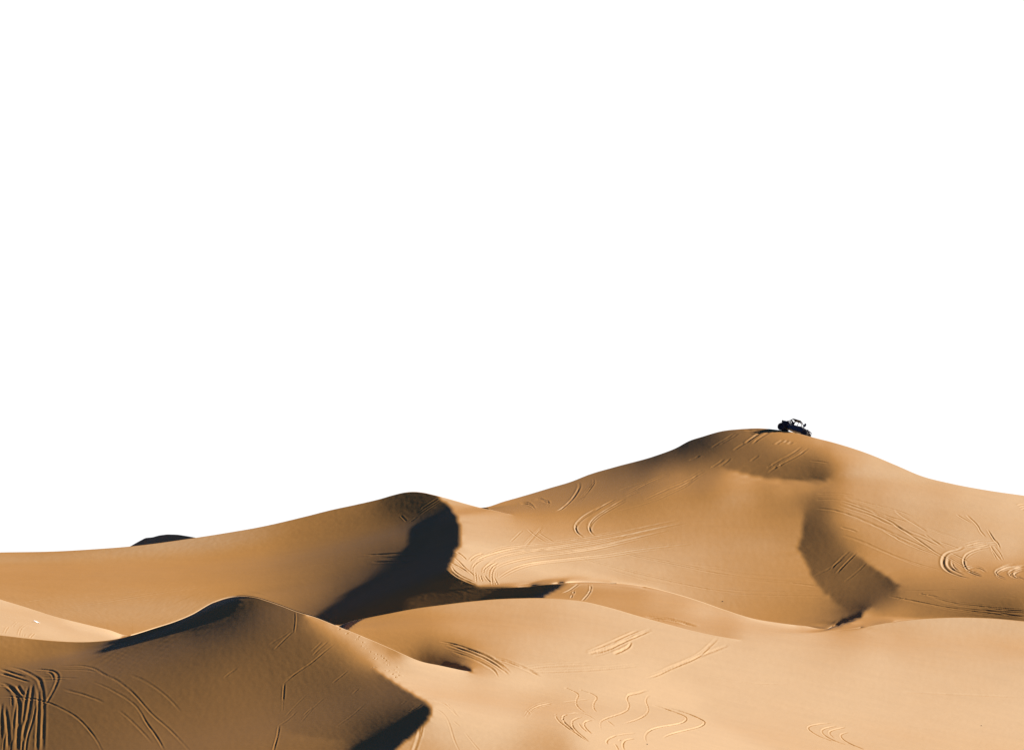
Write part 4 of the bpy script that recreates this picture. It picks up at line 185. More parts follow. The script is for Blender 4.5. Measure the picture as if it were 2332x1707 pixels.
[27,50,40851,1458,21141,2,39368,21169,1485,21169,27,19684,19683,27,39366,21142,731,54,784,54,40824,80245,1566,731,1460,54,2,729,731,39366,1458,121068,163462,1572,1,121014,163408,81816,119668,159011,43179,61293,59859,140106,185362,146054,100798,21956,20442,137268,39486,1458,40826,80246,81814,78846,161950,21199,223374,64296,61374,19767,1539,56,40824,40150,1458,1512,1460,56,108,783,27,21168,39366,39420,1458,39420,1458,56,1460,2918,3080,59213,39422,22176,78732,61293,59130,60590,184573,81872,40880,1458,783,783,19683,1487,19684,20415,757,757,59862,61374,59862,20415,732],
[41,48,2,84,137844,83,137842,41,1681,1681,1,1681,1682,1764,1681,1683,3362,0,0,137885,82,141288,86,72283,137924,3364,82,3403,72325,43,2,137926,561704,10340,43,141204,420418,289386,144654,328,220467,141331,208447,353052,632346,777164,360114,353218,210251,152934,3363,275768,279130,282412,416974,282492,6972,346368,635796,349860,74088,1723,137924,137842,139605,3362,2,139605,275766,141287,141204,3362,0,1764,0,137842,139605,3364,3362,141204,139605,277367,420252,420295,482488,5099,72283,69046,280812,287538,2213960,68976,137883,3362,72283,72324,137842,83,68963,70643,70644,70603,211848,215292,77452,208570,1722],
[31,50,60605,1922,62,1924,0,2885,29791,29791,963,29792,31744,31,31714,0,0,0,1922,63,59584,61570,2,59582,61506,59644,1922,29792,1023,29854,59582,61504,124994,246272,1025,60543,123134,184704,123198,123010,244161,187,3848,30783,151998,515322,338748,152002,300891,69377,61570,63490,61632,61692,2046,63490,37,273017,155970,32832,30788,31,1984,1984,1922,2,1922,31713,1924,59584,64,59646,59584,31,0,29791,1924,0,59584,59582,61504,93217,59646,29981,392152,91295,994,29792,212536,154818,203733,59644,31775,59648,59582,59582,31714,2,30754,993,30755,30784,32706,92352,92354,32770,995],
[29,50,1682,98455,1682,1682,26071,26073,1,841,24390,31,870,29,29,0,0,0,0,26073,50520,50576,0,48836,1740,60,31,843,29,29,26071,2,148076,202020,3486,24448,100922,149816,53946,1802,146371,3515,99354,1742,126179,176818,380464,77762,683883,147473,99354,52202,99356,48778,97558,1744,24419,180120,77584,74098,871,59,48838,1682,2,58,49621,1682,48778,1682,50462,50462,58,1684,0,48779,29,58,24447,26073,26073,147235,1741,102603,25320,2611,1743,870,100140,150544,83665,1742,48838,1740,50464,58,4,48778,48836,74009,25317,73196,74038,124500,124614,75780,2613],
[25,54,51,1250,50,2,2,15675,27,1276,1,15626,16300,15625,676,0,625,31250,31250,31301,32550,1254,1250,32500,1302,1252,0,51,625,25,31926,31301,32500,127702,65210,31277,31926,63854,95152,95104,49476,33381,31331,33852,15627,82628,242732,121640,106278,2564,32554,31352,18154,1252,32600,16250,46878,113982,50130,17503,15650,31252,31252,31252,50,31250,51,31877,16902,31302,31250,1300,2502,52,50,15625,50,31250,31251,0,31250,16926,62506,4402,87708,703,31277,47551,15702,175629,98735,31300,31301,32502,101,32552,62552,1300,1250,2,1876,653,16326,17578,50080,48878,1953],
[27,54,1487,729,40826,39366,40149,39366,730,729,19712,40095,1,730,27,1,1458,19683,2,78734,40878,56,40149,40826,39422,54,0,0,21142,729,27,1487,54,122530,86244,112,1458,40824,42340,42340,119616,25678,39587,80190,42392,141453,180986,503376,449237,39423,39422,1512,39420,0,22601,21900,141426,103714,61320,20440,40095,40878,1458,1460,1458,2,1458,0,54,21141,56,56,39422,40878,1487,1489,1485,21168,2,39421,19738,40097,1569,66505,21667,784,19738,812,786,393665,63530,19710,1489,0,40828,40826,2970,40882,40880,1460,19683,59806,21897,61318,61320,62780,2271],
[33,52,71876,2213,0,68,40328,2178,35937,35937,72963,35938,0,33,1089,1089,1089,2178,2178,2244,76232,71874,74085,74184,74054,71907,1155,35,35,1156,33,36004,71876,148170,296412,4496,2,66,145928,76296,2312,294036,2353,35941,145928,38251,187544,409898,478682,6536,38115,71876,0,2180,39239,37125,185296,113428,36041,36,2179,2180,2246,73095,2,2178,0,2178,0,72965,74052,71874,74118,71940,72006,66,2,73029,1,35,2,38115,103,37059,72972,110090,1124,35938,179784,1158735,5445,71874,71875,67,71940,74184,145994,143816,145996,145994,66,35970,107911,111114,111180,185232,3369],
[29,50,1742,957,48778,50460,49677,48778,49619,49620,26101,31,24418,899,26100,26100,0,0,58,1684,48840,24447,60,50522,58,1684,1682,59,842,24389,24389,49619,1682,48836,200336,151618,60,1713,59,48840,99238,195170,97910,50577,842,149758,176699,326400,295026,2585,97556,0,48836,49678,25262,25233,175076,122936,26942,872,1740,48838,50460,1682,1684,0,31,49677,48778,50461,0,1740,58,50462,1684,48838,48836,0,2,24389,48778,97556,25349,173304,73318,51304,24450,872,98514,340906,3368,841,899,48778,1682,48838,50520,52260,50580,99358,3426,49621,26913,74096,124558,75780,2671],
[26,50,104,1356,0,1352,35206,0,17578,17576,0,1,1,18954,35828,1,1378,35828,35152,36506,54,35152,37856,1406,1354,52,52,28,0,19006,676,18954,0,36532,73114,111028,37914,35204,0,1352,17630,18930,78573,71768,17578,70331,54240,159051,24699,133,18982,18930,1380,17654,19605,18278,92747,19633,18279,1,70306,1404,54,35156,35205,0,52,18954,52,17628,52,35154,36504,52,36506,36556,52,1354,52,35152,26,17629,39238,26547,729,17654,35178,18307,1534,147332,2031,0,18954,1380,35152,2704,36558,73010,39314,39316,73064,1408,17576,53431,56187,53537,2111],
[31,50,1924,63488,0,60543,3906,2,1922,31,60544,31,31,60543,29792,60545,1,1922,1922,59706,31713,1955,61630,1986,59644,1922,59584,63,29792,60543,29792,961,60543,59645,121148,184764,123262,59646,2,60605,119164,60606,59677,125120,2176,149948,186560,8928,279590,180675,59644,31,90459,30815,29884,209529,32834,32768,993,59582,1984,61506,59646,31775,2,1023,0,62,0,1955,1955,59582,62,1924,59644,59644,61506,62,61537,62,62,95,62592,32057,29822,30817,30783,1056,243260,214364,31808,29791,0,1024,1924,59584,61566,61568,180794,121276,123138,63554,61568,30784,90428,94274,2979],
[52,50,286624,562536,106,0,286624,2810,104,0,421824,2808,0,140609,104,140609,2,0,281218,5410,284024,286624,562538,281220,0,562538,5408,54,140608,143417,2704,52,140609,2,562434,859980,578974,11028,286730,5408,140712,151478,846458,54,865388,140714,849321,1836336,841516,16644,52,2809,2756,143312,140661,435501,148879,143367,146069,5408,281322,286730,10816,281216,0,5462,0,281270,5460,284024,281321,0,2,281218,2,5410,106,281218,104,5410,5410,140818,427494,8123,143313,2756,1,140611,3964430,857385,284029,53,2704,281270,105,281320,106,286730,567948,860082,573562,573564,286836,2812,143315,430095,13679],
[32,50,65538,2048,2116,64,65568,67650,65536,1089,32,34848,1088,0,32,0,1089,64,65600,2048,0,131200,69698,65,67586,2050,66,32834,66560,32801,32,1025,32,34848,2112,133248,202886,69766,4100,2114,67618,132160,36865,71872,1024,69638,107553,74116,294771,35850,32769,98,33,33824,1057,101477,99427,32864,1089,67584,69634,65600,66626,2050,0,0,0,0,64,0,2,2050,65536,2048,65600,2048,67584,2048,65538,65601,65601,200736,498882,32769,96,32803,33793,34,319809,166054,98338,0,34817,32768,2082,65538,67584,65602,69698,133252,202886,200772,135302,69762,32800,99361,1123],
[36,52,72,2,189288,49250,72,95976,2592,49286,0,1297,38,1296,0,0,2592,0,72,2,2592,95978,5258,2,95976,96048,2664,2592,47990,1332,1297,46657,46692,94608,2628,95978,285266,285268,186770,93386,144,2666,93386,279972,189292,94683,326596,570283,419014,146855,1334,75,47952,46765,234613,50655,3891,1299,93348,93384,93456,2666,2664,94680,0,0,93312,73,0,2592,72,73,2594,93384,49248,93314,72,93384,49248,2,2,141336,53210,93312,50619,50580,110,234579,188936,97281,1297,1296,1296,73,94681,49248,93386,95976,95978,191812,282746,285412,194618,191886,1444,140006,3925],
[54,54,109,314930,320760,320868,2918,11664,110,3026,0,2916,1,163296,0,314929,317844,314928,5832,317844,320760,320872,110,314928,5944,315040,320764,317952,163296,157519,157521,2970,3025,157467,317846,314928,320978,641740,326810,11666,320762,5942,320870,157576,320976,481254,320976,645033,8366882,320771,2917,160382,160542,481195,481195,475471,472446,157518,0,320870,5942,5834,320762,163296,108,109,157464,0,317846,317952,0,5834,315036,0,314930,108,5832,2,108,314930,0,320760,478389,157465,157520,2919,160381,944948,787720,478392,5886,55,54,54,163352,315036,5832,5834,320870,320978,17608,647574,956672,641848,332644,315036,2970],
[42,52,148178,84,84,3532,7058,0,3614,3530,1764,0,1,148218,42,74090,77616,3572,0,84,151790,155234,148178,151704,299966,155234,148262,3530,150025,79380,79422,75853,1806,1806,1,3528,151706,155318,151792,296440,151788,299880,151790,303578,77658,81314,299883,686198,3053905,77954,77616,75895,224073,75897,79425,75895,1807,1,151705,151706,151706,296436,84,84,44,0,0,0,77701,3572,148176,148176,3528,3612,151704,0,2,3528,148176,74172,3530,5294,453734,1806,5293,77742,77617,1487223,301815,153557,75853,74088,1,1764,0,3528,148176,148262,151788,151790,448144,303494,455368,307194,303582,151792,84],
[17,50,580,580,597,19688,69,9828,9828,612,4947,0,289,0,35,0,0,358,2,10404,20232,9894,4947,11018,20266,614,614,580,580,0,14791,4965,4933,5203,4914,10117,10404,36,20266,612,9864,10440,11594,10442,10189,12734,120,44903,64547,52,15624,15080,5798,5222,5254,10133,4931,306,9862,612,9862,614,9828,9845,35,289,0,19,19,0,5493,2,2,9830,4947,9862,9826,0,34,9826,10115,1769,383,5529,15368,884,10727,34189,35022,15370,17,290,17,1,10150,0,580,10404,10406,10472,11018,20300,30672,31286,21494,10478,616],
[22,54,968,21296,21340,21340,22266,21340,22264,42636,21296,1,11638,10693,24,0,0,992,21296,21340,22310,11662,43078,43648,22354,21384,21296,22308,970,11618,1496,12125,12123,507,507,969,45,22308,44,21342,1012,1014,43126,23366,24246,67322,13114,68772,46445,54807,12171,2445,11201,11198,11154,31945,22,969,968,22310,1012,21342,11660,970,484,11640,0,0,0,0,21296,45,21340,45,22266,968,11618,21298,990,990,968,45034,27,21385,1497,10651,12650,59444,23721,1457,484,506,484,0,0,21780,21824,1012,21340,23234,21386,22356,23280,45632,88182,66928,1982],
[28,56,56,56,56,1624,43962,1570,1624,1570,1570,23550,840,28,840,1569,0,44744,23520,45530,1680,43906,3137,89492,1682,2,1568,43962,44018,87866,23548,66668,110575,22821,21981,785,2,0,45474,1568,45502,87864,47153,90946,91004,26714,23521,175621,218804,209416,68349,65941,22764,785,787,21981,2352,44690,45474,56,45476,1570,45474,57,1596,44745,0,57,43905,0,0,43904,1596,45472,43961,43960,88648,23577,842,840,841,246290,45563,45614,21980,28,46312,70014,67620,22038,21980,21952,21952,0,0,23520,23522,43906,1570,43962,47098,91002,47152,91004,135020,135076,1742],
[42,62,149940,77616,3572,148260,3614,84,148178,148260,151790,1848,3570,149940,1,149984,148176,77617,296354,151706,148262,0,296438,158848,3572,74088,148176,151788,155318,151874,151790,75894,224238,227685,5335,74131,1764,2,74172,148178,84,77618,151708,296524,151872,444700,1764,1890,3059454,74823,74135,74091,1765,75894,222306,153468,77619,3528,148260,151706,151788,3612,148178,0,84,42,1764,3572,74172,77616,0,74090,84,74090,86,3528,3612,148178,3528,77618,75896,520507,2016,76020,1766,1765,896114,74468,8907,1849,149941,1,149941,74089,77660,148178,148177,84,151788,151704,151706,151792,300052,448224,155402,307110,14286],
[72,66,10440,746496,0,756936,756864,10370,10370,10370,746640,10514,5184,373250,74,373392,383690,746498,10513,10514,373252,10368,1514018,746788,378576,5400,1,1503362,2250146,1513876,746788,10514,1135297,1892379,1125147,5257,10371,746569,756936,145,746496,756864,746640,20738,1503364,31106,6,1124929,2695968,399959,5256,74,373320,378433,73,373321,751680,144,10512,746784,146,746500,144,2,0,0,10369,5329,746570,0,10368,746497,5184,746496,74,746498,0,144,746640,756864,20880,1166472,20957,10370,383689,746568,1151281,389091,383689,383832,373248,373320,383690,74,751825,373393,10370,10368,2,10514,757008,767376,757154,757156,1513876,1513876,21172],
[36,68,0,72,72,46656,93386,186696,93385,72,95906,186696,93314,1,73,93313,94681,93312,93386,95904,93313,186696,191954,74,47988,141303,1,95976,101164,101308,194620,95980,1298,144039,146633,141303,1406,0,1296,0,72,93314,2664,93384,144,280010,46664,1334,562575,98493,93386,1369,48025,46693,1333,1297,2628,93312,2,2596,189218,2665,49250,2,38,0,0,0,0,94680,0,49286,2592,0,73,49248,2,0,0,1368,186626,68800,94616,0,48024,46656,93316,93494,1333,97273,46657,0,1297,94608,36,93350,94681,93312,93384,93384,94682,93458,191810,98570,189364,189362,5330],
[44,72,0,3918,172306,0,3916,3962,2,174242,85272,7748,89232,2,46,85186,2,3872,170370,85274,0,344698,7926,259470,261493,91127,45,174330,348572,522814,522902,348836,7836,431729,435825,91215,257491,87120,0,0,0,88,3874,3874,3872,89144,174508,85185,91037,516875,85272,1936,85316,87252,5809,85185,2024,88,174242,174328,88,174242,340736,89,85273,89056,0,0,3872,3916,0,88,0,88,3916,172304,3873,44,0,3916,255553,271131,89327,3872,44,170413,3960,87299,85228,89190,44,1936,1,89057,0,1,2,3872,3872,170370,174328,174240,174330,344700,174416,178292,3964],
[14,68,5520,5517,421,0,0,5490,420,28,5490,5516,5882,394,28,0,392,2,420,1,5880,12210,396,3333,8893,3407,5531,5880,16942,17362,17730,17732,11850,2748,19869,8895,2987,211,2745,0,406,393,5490,28,210,5490,6693,2,13931,20371,2758,3178,2943,2957,8247,14,392,392,5516,392,422,5490,28,392,5684,196,16,392,0,5712,29,0,2,16,5686,0,196,224,2758,196,5488,8318,5614,5684,197,0,5490,2760,225,2775,196,2758,198,14,1,0,3150,2,28,394,394,5882,5518,5910,11792,11398,814],
[11,64,508,2666,255,24,143,242,24,2917,2904,0,2686,2948,242,2662,0,2664,1331,13,5590,5856,123,7294,7540,1952,146,2684,5592,8520,11446,11688,11708,3240,4598,7562,4634,1466,133,11,121,2807,242,0,4004,2795,3093,24,1463,1708,1490,1939,4147,1695,1464,121,0,2664,2662,2664,2664,44,1575,2,0,253,144,123,22,1573,2,2,2662,23,1573,1333,2,11,2784,122,1342,6545,4863,1331,1331,23,22,143,11,11,1,122,1332,1474,123,1331,0,121,2664,242,244,24,266,3170,2928,3170,290],
[11,54,5614,266,266,2906,2662,22,2664,22,22,244,2904,2684,244,24,2684,1354,2675,5347,5832,532,4005,9740,9764,4051,33,2904,3410,6096,8784,8806,11692,14618,1623,7054,4438,4394,1464,122,1574,1584,2807,0,1695,1490,2057,266,1474,4511,4634,4049,377,1488,133,11,2662,0,1595,2686,2904,2904,2662,143,0,144,0,2662,2783,2662,2662,2685,23,2662,2662,243,1584,0,1342,1584,122,8229,4490,135,132,253,497,277,1,386,121,1,11,12,1,11,2783,243,2663,2685,2662,244,2906,2686,2928,2930,266],
[13,46,5124,5100,4760,4422,678,338,4734,26,4396,4421,2,353,4422,4732,2550,4396,27,4760,9544,2396,7450,12578,7846,3058,196,4420,4422,9494,9858,19012,23432,23800,14988,2370,11872,11560,2744,6605,182,4395,1,2367,6774,11870,13380,4759,2548,3330,7164,7114,2406,2406,2211,2536,338,0,4747,338,364,2537,28,351,13,2197,353,2536,340,26,2535,353,353,353,2223,2,4589,2198,0,170,2197,5759,9324,6774,2198,8957,4616,222,2366,15,2549,13,170,13,2210,196,2224,169,2199,2,364,4421,4758,4758,4760,4760,366],
[15,36,14434,14012,20312,930,6812,13532,480,7202,3856,452,30,6780,6781,30,6780,450,480,7684,7686,10367,31578,31640,10880,3620,3841,452,13980,7232,14434,21216,35226,43360,42972,8260,3600,4548,10400,271,678,676,3375,4066,4130,17630,3935,6771,13757,1188,10848,4068,10368,3616,6991,6976,225,450,31,6780,6780,13757,6751,256,3375,6975,256,6752,31,467,13727,31,30,30,6750,7005,0,0,3376,3375,15,7905,10596,3604,241,3825,3827,3842,6975,3391,225,3600,3390,225,3376,17,45,0,1,6750,6975,467,6780,482,7232,7260,482],
[17,34,9894,20300,1226,20268,11020,648,10440,10406,599,2,9860,578,597,580,34,612,20234,30670,70,16238,36506,26716,15696,4965,17,9826,580,20300,20298,20878,31862,52198,82870,52814,11062,14756,15046,5220,14756,4930,5236,35346,46944,26068,15664,69,5525,25196,15046,5288,5798,5220,5203,17,0,323,2,597,36,580,4913,19,5508,19,0,0,597,34,5525,9828,9826,34,9828,595,5491,19,289,10116,1,6087,10475,9827,17,10150,10115,289,15334,289,306,4914,289,290,10132,4916,323,290,0,4913,2,10149,578,10406,10406,10984,612],
[17,28,10440,1158,20268,11052,20846,11020,10474,9896,9896,9860,1173,2,612,9826,9828,9862,11018,10508,15028,35348,46944,16886,6380,885,10115,578,9860,10406,10474,20844,30128,51550,52778,73048,43020,11092,0,4914,17,9843,5508,45714,67856,27366,26134,1161,578,3247,870,5783,4933,5205,4931,1,595,595,10150,9860,10406,4948,19,289,10150,1,595,0,34,9828,9826,2,2,9828,578,9860,0,4913,4932,4932,289,20519,629,2,2,597,595,17,307,4914,4930,17,5509,4930,14774,10134,18,17,17,0,579,579,34,9860,10438,36,616],
[22,26,970,42638,22308,63980,44618,44620,44576,23278,23276,972,4,1012,21826,1012,22308,23232,43606,10694,54802,99377,78129,55733,32495,23,1,0,21342,1012,22268,22310,23280,66928,111504,133858,155156,90256,44624,970,44,11618,46,32450,209821,145195,78085,42749,21296,35465,32011,11155,11154,11198,506,11132,528,10648,992,46,11618,2,529,11617,10672,0,21825,45,2,44,970,21341,968,1012,44,46,44,0,1,1,10649,11638,22752,1013,1013,528,10692,11177,10670,22,10649,506,11132,484,506,11132,10648,10648,22,22,528,24,21320,992,46,42638,44],
[24,24,27696,1200,28850,29954,84196,85348,56548,30052,56500,56544,27744,55922,2304,27650,28802,55346,96,41546,73227,102129,45727,43325,14473,41496,0,48,28800,27696,1200,28852,57648,85346,113092,143048,144252,171944,86646,84294,29956,27696,28802,1248,182664,276381,99929,4161,582,42698,1753,601,14425,14425,13849,27672,1,625,1152,2304,28272,28248,24,576,28224,1,15000,1178,27648,1152,48,14978,28274,1178,27698,1152,27650,28272,24,13848,24,55873,13872,24,2,14978,26,13848,1777,600,625,13825,1,15001,1,14979,13848,576,13824,0,24,49,14976,27696,28800,1152,2306],
[24,22,1154,1154,28802,28848,56546,57700,57702,84198,56548,30002,56500,2306,27698,1202,1202,50,13826,44377,127471,100975,72081,14523,603,28227,1,27648,14976,28802,27696,28802,28850,28852,86502,86596,115398,86600,114202,57700,56548,56500,56496,114150,30152,331661,105887,102127,144,15601,42072,41496,14424,14401,1729,13825,13824,27674,27697,28272,14976,15000,13824,26,13824,13850,578,28272,49,28226,28226,48,1152,27696,2304,28802,48,1178,0,625,1728,24,27652,577,27648,27649,28273,577,13849,1,600,576,600,576,13848,602,625,1,1,13825,0,0,28224,48,48,1154,2],
[28,22,43904,43960,43960,45474,47096,92572,92682,92628,48724,45590,47154,45586,45532,45474,43906,1568,22765,113823,159355,117019,68407,66671,65885,21982,21952,2,56,1570,1570,1624,43962,91002,91002,134964,91116,136536,48724,48670,45586,1682,87864,268358,362670,555976,214813,201755,28233,21980,813,22765,22737,22036,21981,784,28,0,44744,1568,784,841,43904,43905,1,1,23521,0,43904,23577,1568,43934,1568,56,58,43962,1570,56,840,30,21980,90217,23576,2,785,21982,0,21980,28,22737,0,21953,21952,784,28,1,29,21980,840,784,21952,30,57,0,2,43960,56],
[28,20,43906,1568,2,112,45530,87978,91062,47212,133454,134964,45586,89492,45584,1680,1624,22736,110628,201633,159353,112313,68241,2381,813,29,43932,1569,43934,56,43960,43960,1624,1682,45586,48668,91004,48722,47100,44018,45530,1624,3166,182004,456748,31890,526787,162721,220563,785,21955,787,813,22739,812,23549,1,0,1598,2,28,21952,0,22008,0,21952,44718,23548,1598,45500,57,0,44744,43904,43960,1624,45474,56,1568,0,1,65885,89436,21952,21982,44691,23548,22736,785,28,28,28,1,21953,21952,784,21952,784,28,43905,1,841,0,0,1568,56,56],
[31,22,63,2,1984,1922,1986,63490,123134,182718,123136,63616,124998,63490,3848,61508,1023,29822,94274,153922,153922,94276,32768,89467,992,30815,62,60543,1922,59582,59584,62,61506,121086,63428,61568,61630,61570,59708,59584,1924,59584,59645,182654,728818,681344,830901,340984,8937,30857,2914,29822,30753,2914,29794,962,60545,29854,29853,0,1,60543,62,1955,0,961,29854,60543,29854,963,2,0,0,1922,61504,59644,59644,2,2,62,29791,992,2046,1924,29792,30783,961,31,29823,29791,29854,961,961,31744,60543,31745,961,31744,961,29791,0,31744,33,1922,60543,0,1955],
[35,20,2,87045,85787,85752,88200,88202,176404,176474,178994,176542,90794,174026,171642,85820,42875,132335,134788,137378,218230,129958,44138,1228,42878,35,1225,2450,87045,70,2450,2452,2,2454,88272,85822,173954,85820,88202,45395,85820,42875,2,174022,529416,1498020,1088318,593592,399604,45611,128661,44136,42980,44136,42980,37,45326,85785,85785,42876,37,47810,2452,72,1227,0,87010,42876,37,2450,1,0,1,85750,0,2522,2452,2520,85750,2485,2,44135,88202,87047,1260,1226,42876,1260,1260,1,1260,0,35,1225,1225,1225,35,86975,42876,37,35,86975,71,35,2450,85750,71],
[43,20,3698,3698,83292,3700,159014,318200,159186,166500,166500,325516,480830,166582,3786,4,45,79553,399516,399518,85186,81404,81486,5590,1892,1,3741,0,3698,3743,159016,159014,162799,173,159102,162800,83291,162800,86,162757,0,87,159057,162798,806338,2911114,754129,2522792,1043320,582400,88974,5593,81359,238567,1850,1850,1849,1851,79508,160865,1,319963,162798,159186,3698,1850,83248,1,160950,1936,45,1,79550,79507,3700,3698,159186,159014,83205,172,86,0,159101,3698,81356,242348,1849,81356,79508,1892,83248,1849,79594,160863,79508,0,1,79594,3741,1936,1849,0,3741,87,0,0,0],
[43,20,2,0,159016,87,3700,3743,321814,318200,318202,321900,3872,162802,162714,3784,79508,85054,244197,88796,85100,85098,81357,79551,79508,1849,0,79509,3700,159101,87,86,160951,159016,3784,3700,318116,3698,3698,160949,0,45,0,3698,484612,1782960,2142984,2345610,414684,246950,403302,240500,85098,81400,81400,43,43,79508,45,79508,2,162798,325512,162800,79593,83250,81357,79552,83250,0,1,79550,1850,43,160863,160865,2,83207,159016,159014,3743,79507,4,86,83205,5548,83249,81357,1892,79508,160863,83249,43,83206,0,79550,1851,43,0,43,0,79507,1935,0,0,83205,2],
[45,22,91,90,0,2,90,4140,4052,186392,190352,8104,368642,182342,182342,2115,91127,91170,93198,93286,97246,2160,91261,2026,45,1,0,182341,2116,2,4052,4097,4097,4052,182252,364590,4050,2,184367,91125,2,0,91125,182252,186480,1660866,4096102,3576180,657704,563270,93152,97248,273511,97246,93196,91126,0,46,2026,0,182341,190442,368734,190446,2,2025,2026,46,184276,45,93240,93150,93195,2025,95176,4050,4050,184275,2025,186302,182340,182250,99226,95177,2027,91173,2070,91171,2026,2026,91126,2025,2025,2025,45,184275,95176,2025,2025,91127,0,0,45,47,0,184277,45],
[45,22,182250,4095,4050,0,184277,182340,4141,186302,182430,182430,4142,4142,4052,4052,1,93151,93150,275446,93195,273421,6166,91170,93241,47,0,0,182252,0,2,182340,182341,364591,4141,95177,92,184455,95175,2,91,0,182251,2116,186304,749344,3897106,1376729,896394,14490,4142,91260,6121,93288,2071,93151,91170,91170,1,4095,186300,372694,559176,190534,4052,91126,2070,6076,91125,0,95220,2026,91261,46,2025,0,0,0,95176,0,182430,95177,182252,366525,93151,6075,2028,91171,273421,137,2026,1,46,95220,0,1,45,4095,45,91,91125,0,0,0,0,4095,91],
[45,22,95222,2,2027,182252,4051,47,184279,4140,186302,186302,182340,182340,4140,0,184277,2026,2070,2071,93196,2026,91171,91126,182295,1,0,0,95175,4052,182250,0,95177,4,182252,182340,186300,8145,182250,182251,45,0,91125,4097,368550,733230,2957230,2274072,1787842,830658,2075,91125,273421,97245,93196,46,6076,2026,2025,184275,368642,741334,563226,190626,182252,93195,93151,91126,182295,0,2025,93195,93151,93196,0,182340,91125,93195,2070,93150,4097,550890,90,277516,91170,93196,93195,6076,2071,93153,91170,2072,91125,184276,91126,91125,2027,2025,2115,4095,4095,1,0,2115,0,0,2],
[47,22,94,209949,95,0,2,4418,4513,94,96,207648,4420,4420,209949,207646,108242,49,106033,103870,108289,106033,103870,47,2209,103823,0,2,207646,207646,95,94,207648,4513,207740,4418,2,2,94,103917,2,47,209855,0,0,216580,1904540,4671832,554393,1199219,318528,2212,106033,106080,106082,106079,103824,103870,1,4513,428736,640990,848642,424322,189,1,311611,209902,103918,0,0,103870,103871,103871,207646,4418,419806,311564,318150,212208,106082,1,216770,207787,106082,311611,106080,311610,106079,103871,2210,103826,209902,103870,2209,0,1,1,4419,1,209950,0,0,4419,0,103918,0],
[65,24,0,283075,549252,8451,131,553605,549250,549250,8450,8580,557700,131,8517,2,0,274625,65,4226,278851,4290,65,4226,283140,549250,283076,8450,0,130,8450,8517,8450,8517,8452,549380,8581,553605,0,8517,0,131,274625,0,8450,557830,4428194,13902218,13787019,8688652,1961132,828298,278915,278916,278916,4291,4291,278851,67,557702,1664916,3329958,1682208,566416,274627,278850,4290,278853,0,130,2,274626,278850,553475,549251,1115534,553605,2205454,828171,1969310,836745,287626,2205453,845268,287367,836618,278916,287303,828166,278915,278915,274690,274626,4226,65,274690,0,283076,4225,4227,67,0,0,553475,274625,553477,0],
[75,24,843750,843750,433126,2,11327,433125,433202,2,843900,0,5777,843752,150,433126,849377,1,421875,421950,849450,76,5626,5625,5625,0,849525,843825,11250,0,2,849525,849525,849525,2,843752,849377,150,11327,843750,1,5627,0,0,5775,855000,3409052,16212614,11953098,18316883,3883014,439282,427728,427576,427726,1265701,421950,5700,11251,2542800,4252954,3443260,2565760,844204,0,5700,427503,75,75,0,843750,849375,843825,76,866252,843900,1755612,3813751,4264351,1334337,5569742,2992886,3004432,1777801,1271257,427876,427728,427726,427578,16951,422101,427575,427501,5625,5626,1,5626,860627,75,0,422026,77,0,0,0,433125,0],
[73,24,146,0,778036,5476,146,778034,0,10658,10731,10658,10658,10733,778035,778034,399676,0,5330,5329,389018,394346,389017,0,778035,73,0,389163,2,10658,778034,10658,399675,10660,10658,399677,10660,10733,783509,147,10658,399676,0,0,0,778034,1577532,12534982,1945052,9774722,8348392,1993424,405226,394422,405007,15990,389091,389018,10658,2355714,3954706,3944202,1588490,10662,75,389090,389090,389090,1,0,0,5329,5476,389163,778035,820962,37823,9444026,2793061,1561919,3165872,1961222,5894390,1648069,394508,405080,405077,405078,394566,394422,394349,394349,389236,389091,389018,5329,389090,399748,0,1,0,147,1,399750,778034,778107,1],
[87,24,1317008,1317006,673728,1317008,1324575,0,1317006,87,2,1324749,1317006,7744,673643,7743,1324575,87,0,658504,658590,15225,1324576,658504,658505,7743,0,1317006,0,2,174,15138,1317006,15138,1317180,1317181,1317181,175,15138,2,7569,1324577,15225,0,15225,7569,2634362,10657680,13826772,2802280,24723412,4679322,3315490,1998480,1983339,658764,666160,1317093,2634186,3996784,7978778,6661600,1347634,15138,7744,0,7570,1,174,1317006,658677,658590,666159,666160,673817,1370425,137824,15321680,3292965,2044239,7743,5313440,10658032,13837020,1362787,7569,658504,666159,666162,1983079,666160,666334,22708,666160,7656,7570,1,658504,658503,0,87,0,0,1324575,658503,7743,2],
[49,26,122451,122453,237895,4851,122451,2,0,98,2500,4853,0,4802,2401,51,117700,117651,122500,49,2401,120050,122502,4851,1,0,235298,0,235298,237798,4853,237797,98,98,2,2,122453,235300,0,0,2,0,237699,99,237699,99,244903,1906592,4569086,3588300,5584742,2052016,600698,125100,124906,124904,2402,0,480202,960602,970508,485504,102,120050,117700,2401,51,49,51,122502,240151,9702,0,360200,477951,151855,2536802,595604,237897,120102,98,2401,99,1666590,7211,240202,9704,0,2401,120100,355397,7252,353097,120099,117699,117699,2401,2401,117650,2452,0,2401,2403,122451,0,0,0],
[50,26,250000,100,52,130100,250002,5001,2600,0,5000,2601,130000,52,0,101,101,252501,2500,1,1,1,2601,252500,50,0,52,0,100,2,125100,5002,5000,250000,100,250002,250000,0,0,2,0,130000,125100,250052,125000,52,250052,4285204,2266410,4331630,1166438,2719991,908071,882657,377751,127553,2550,100,510202,1525406,1275510,260308,125000,2501,1,125001,2501,2500,2500,125051,125000,252600,260204,255104,1132550,2428357,522963,54,10003,2500,5151,130000,1,255000,265352,260202,505204,5102,255002,250000,252551,127553,132501,127551,127551,2550,51,125001,2500,1,2601,130050,0,2500,250000,1,0],
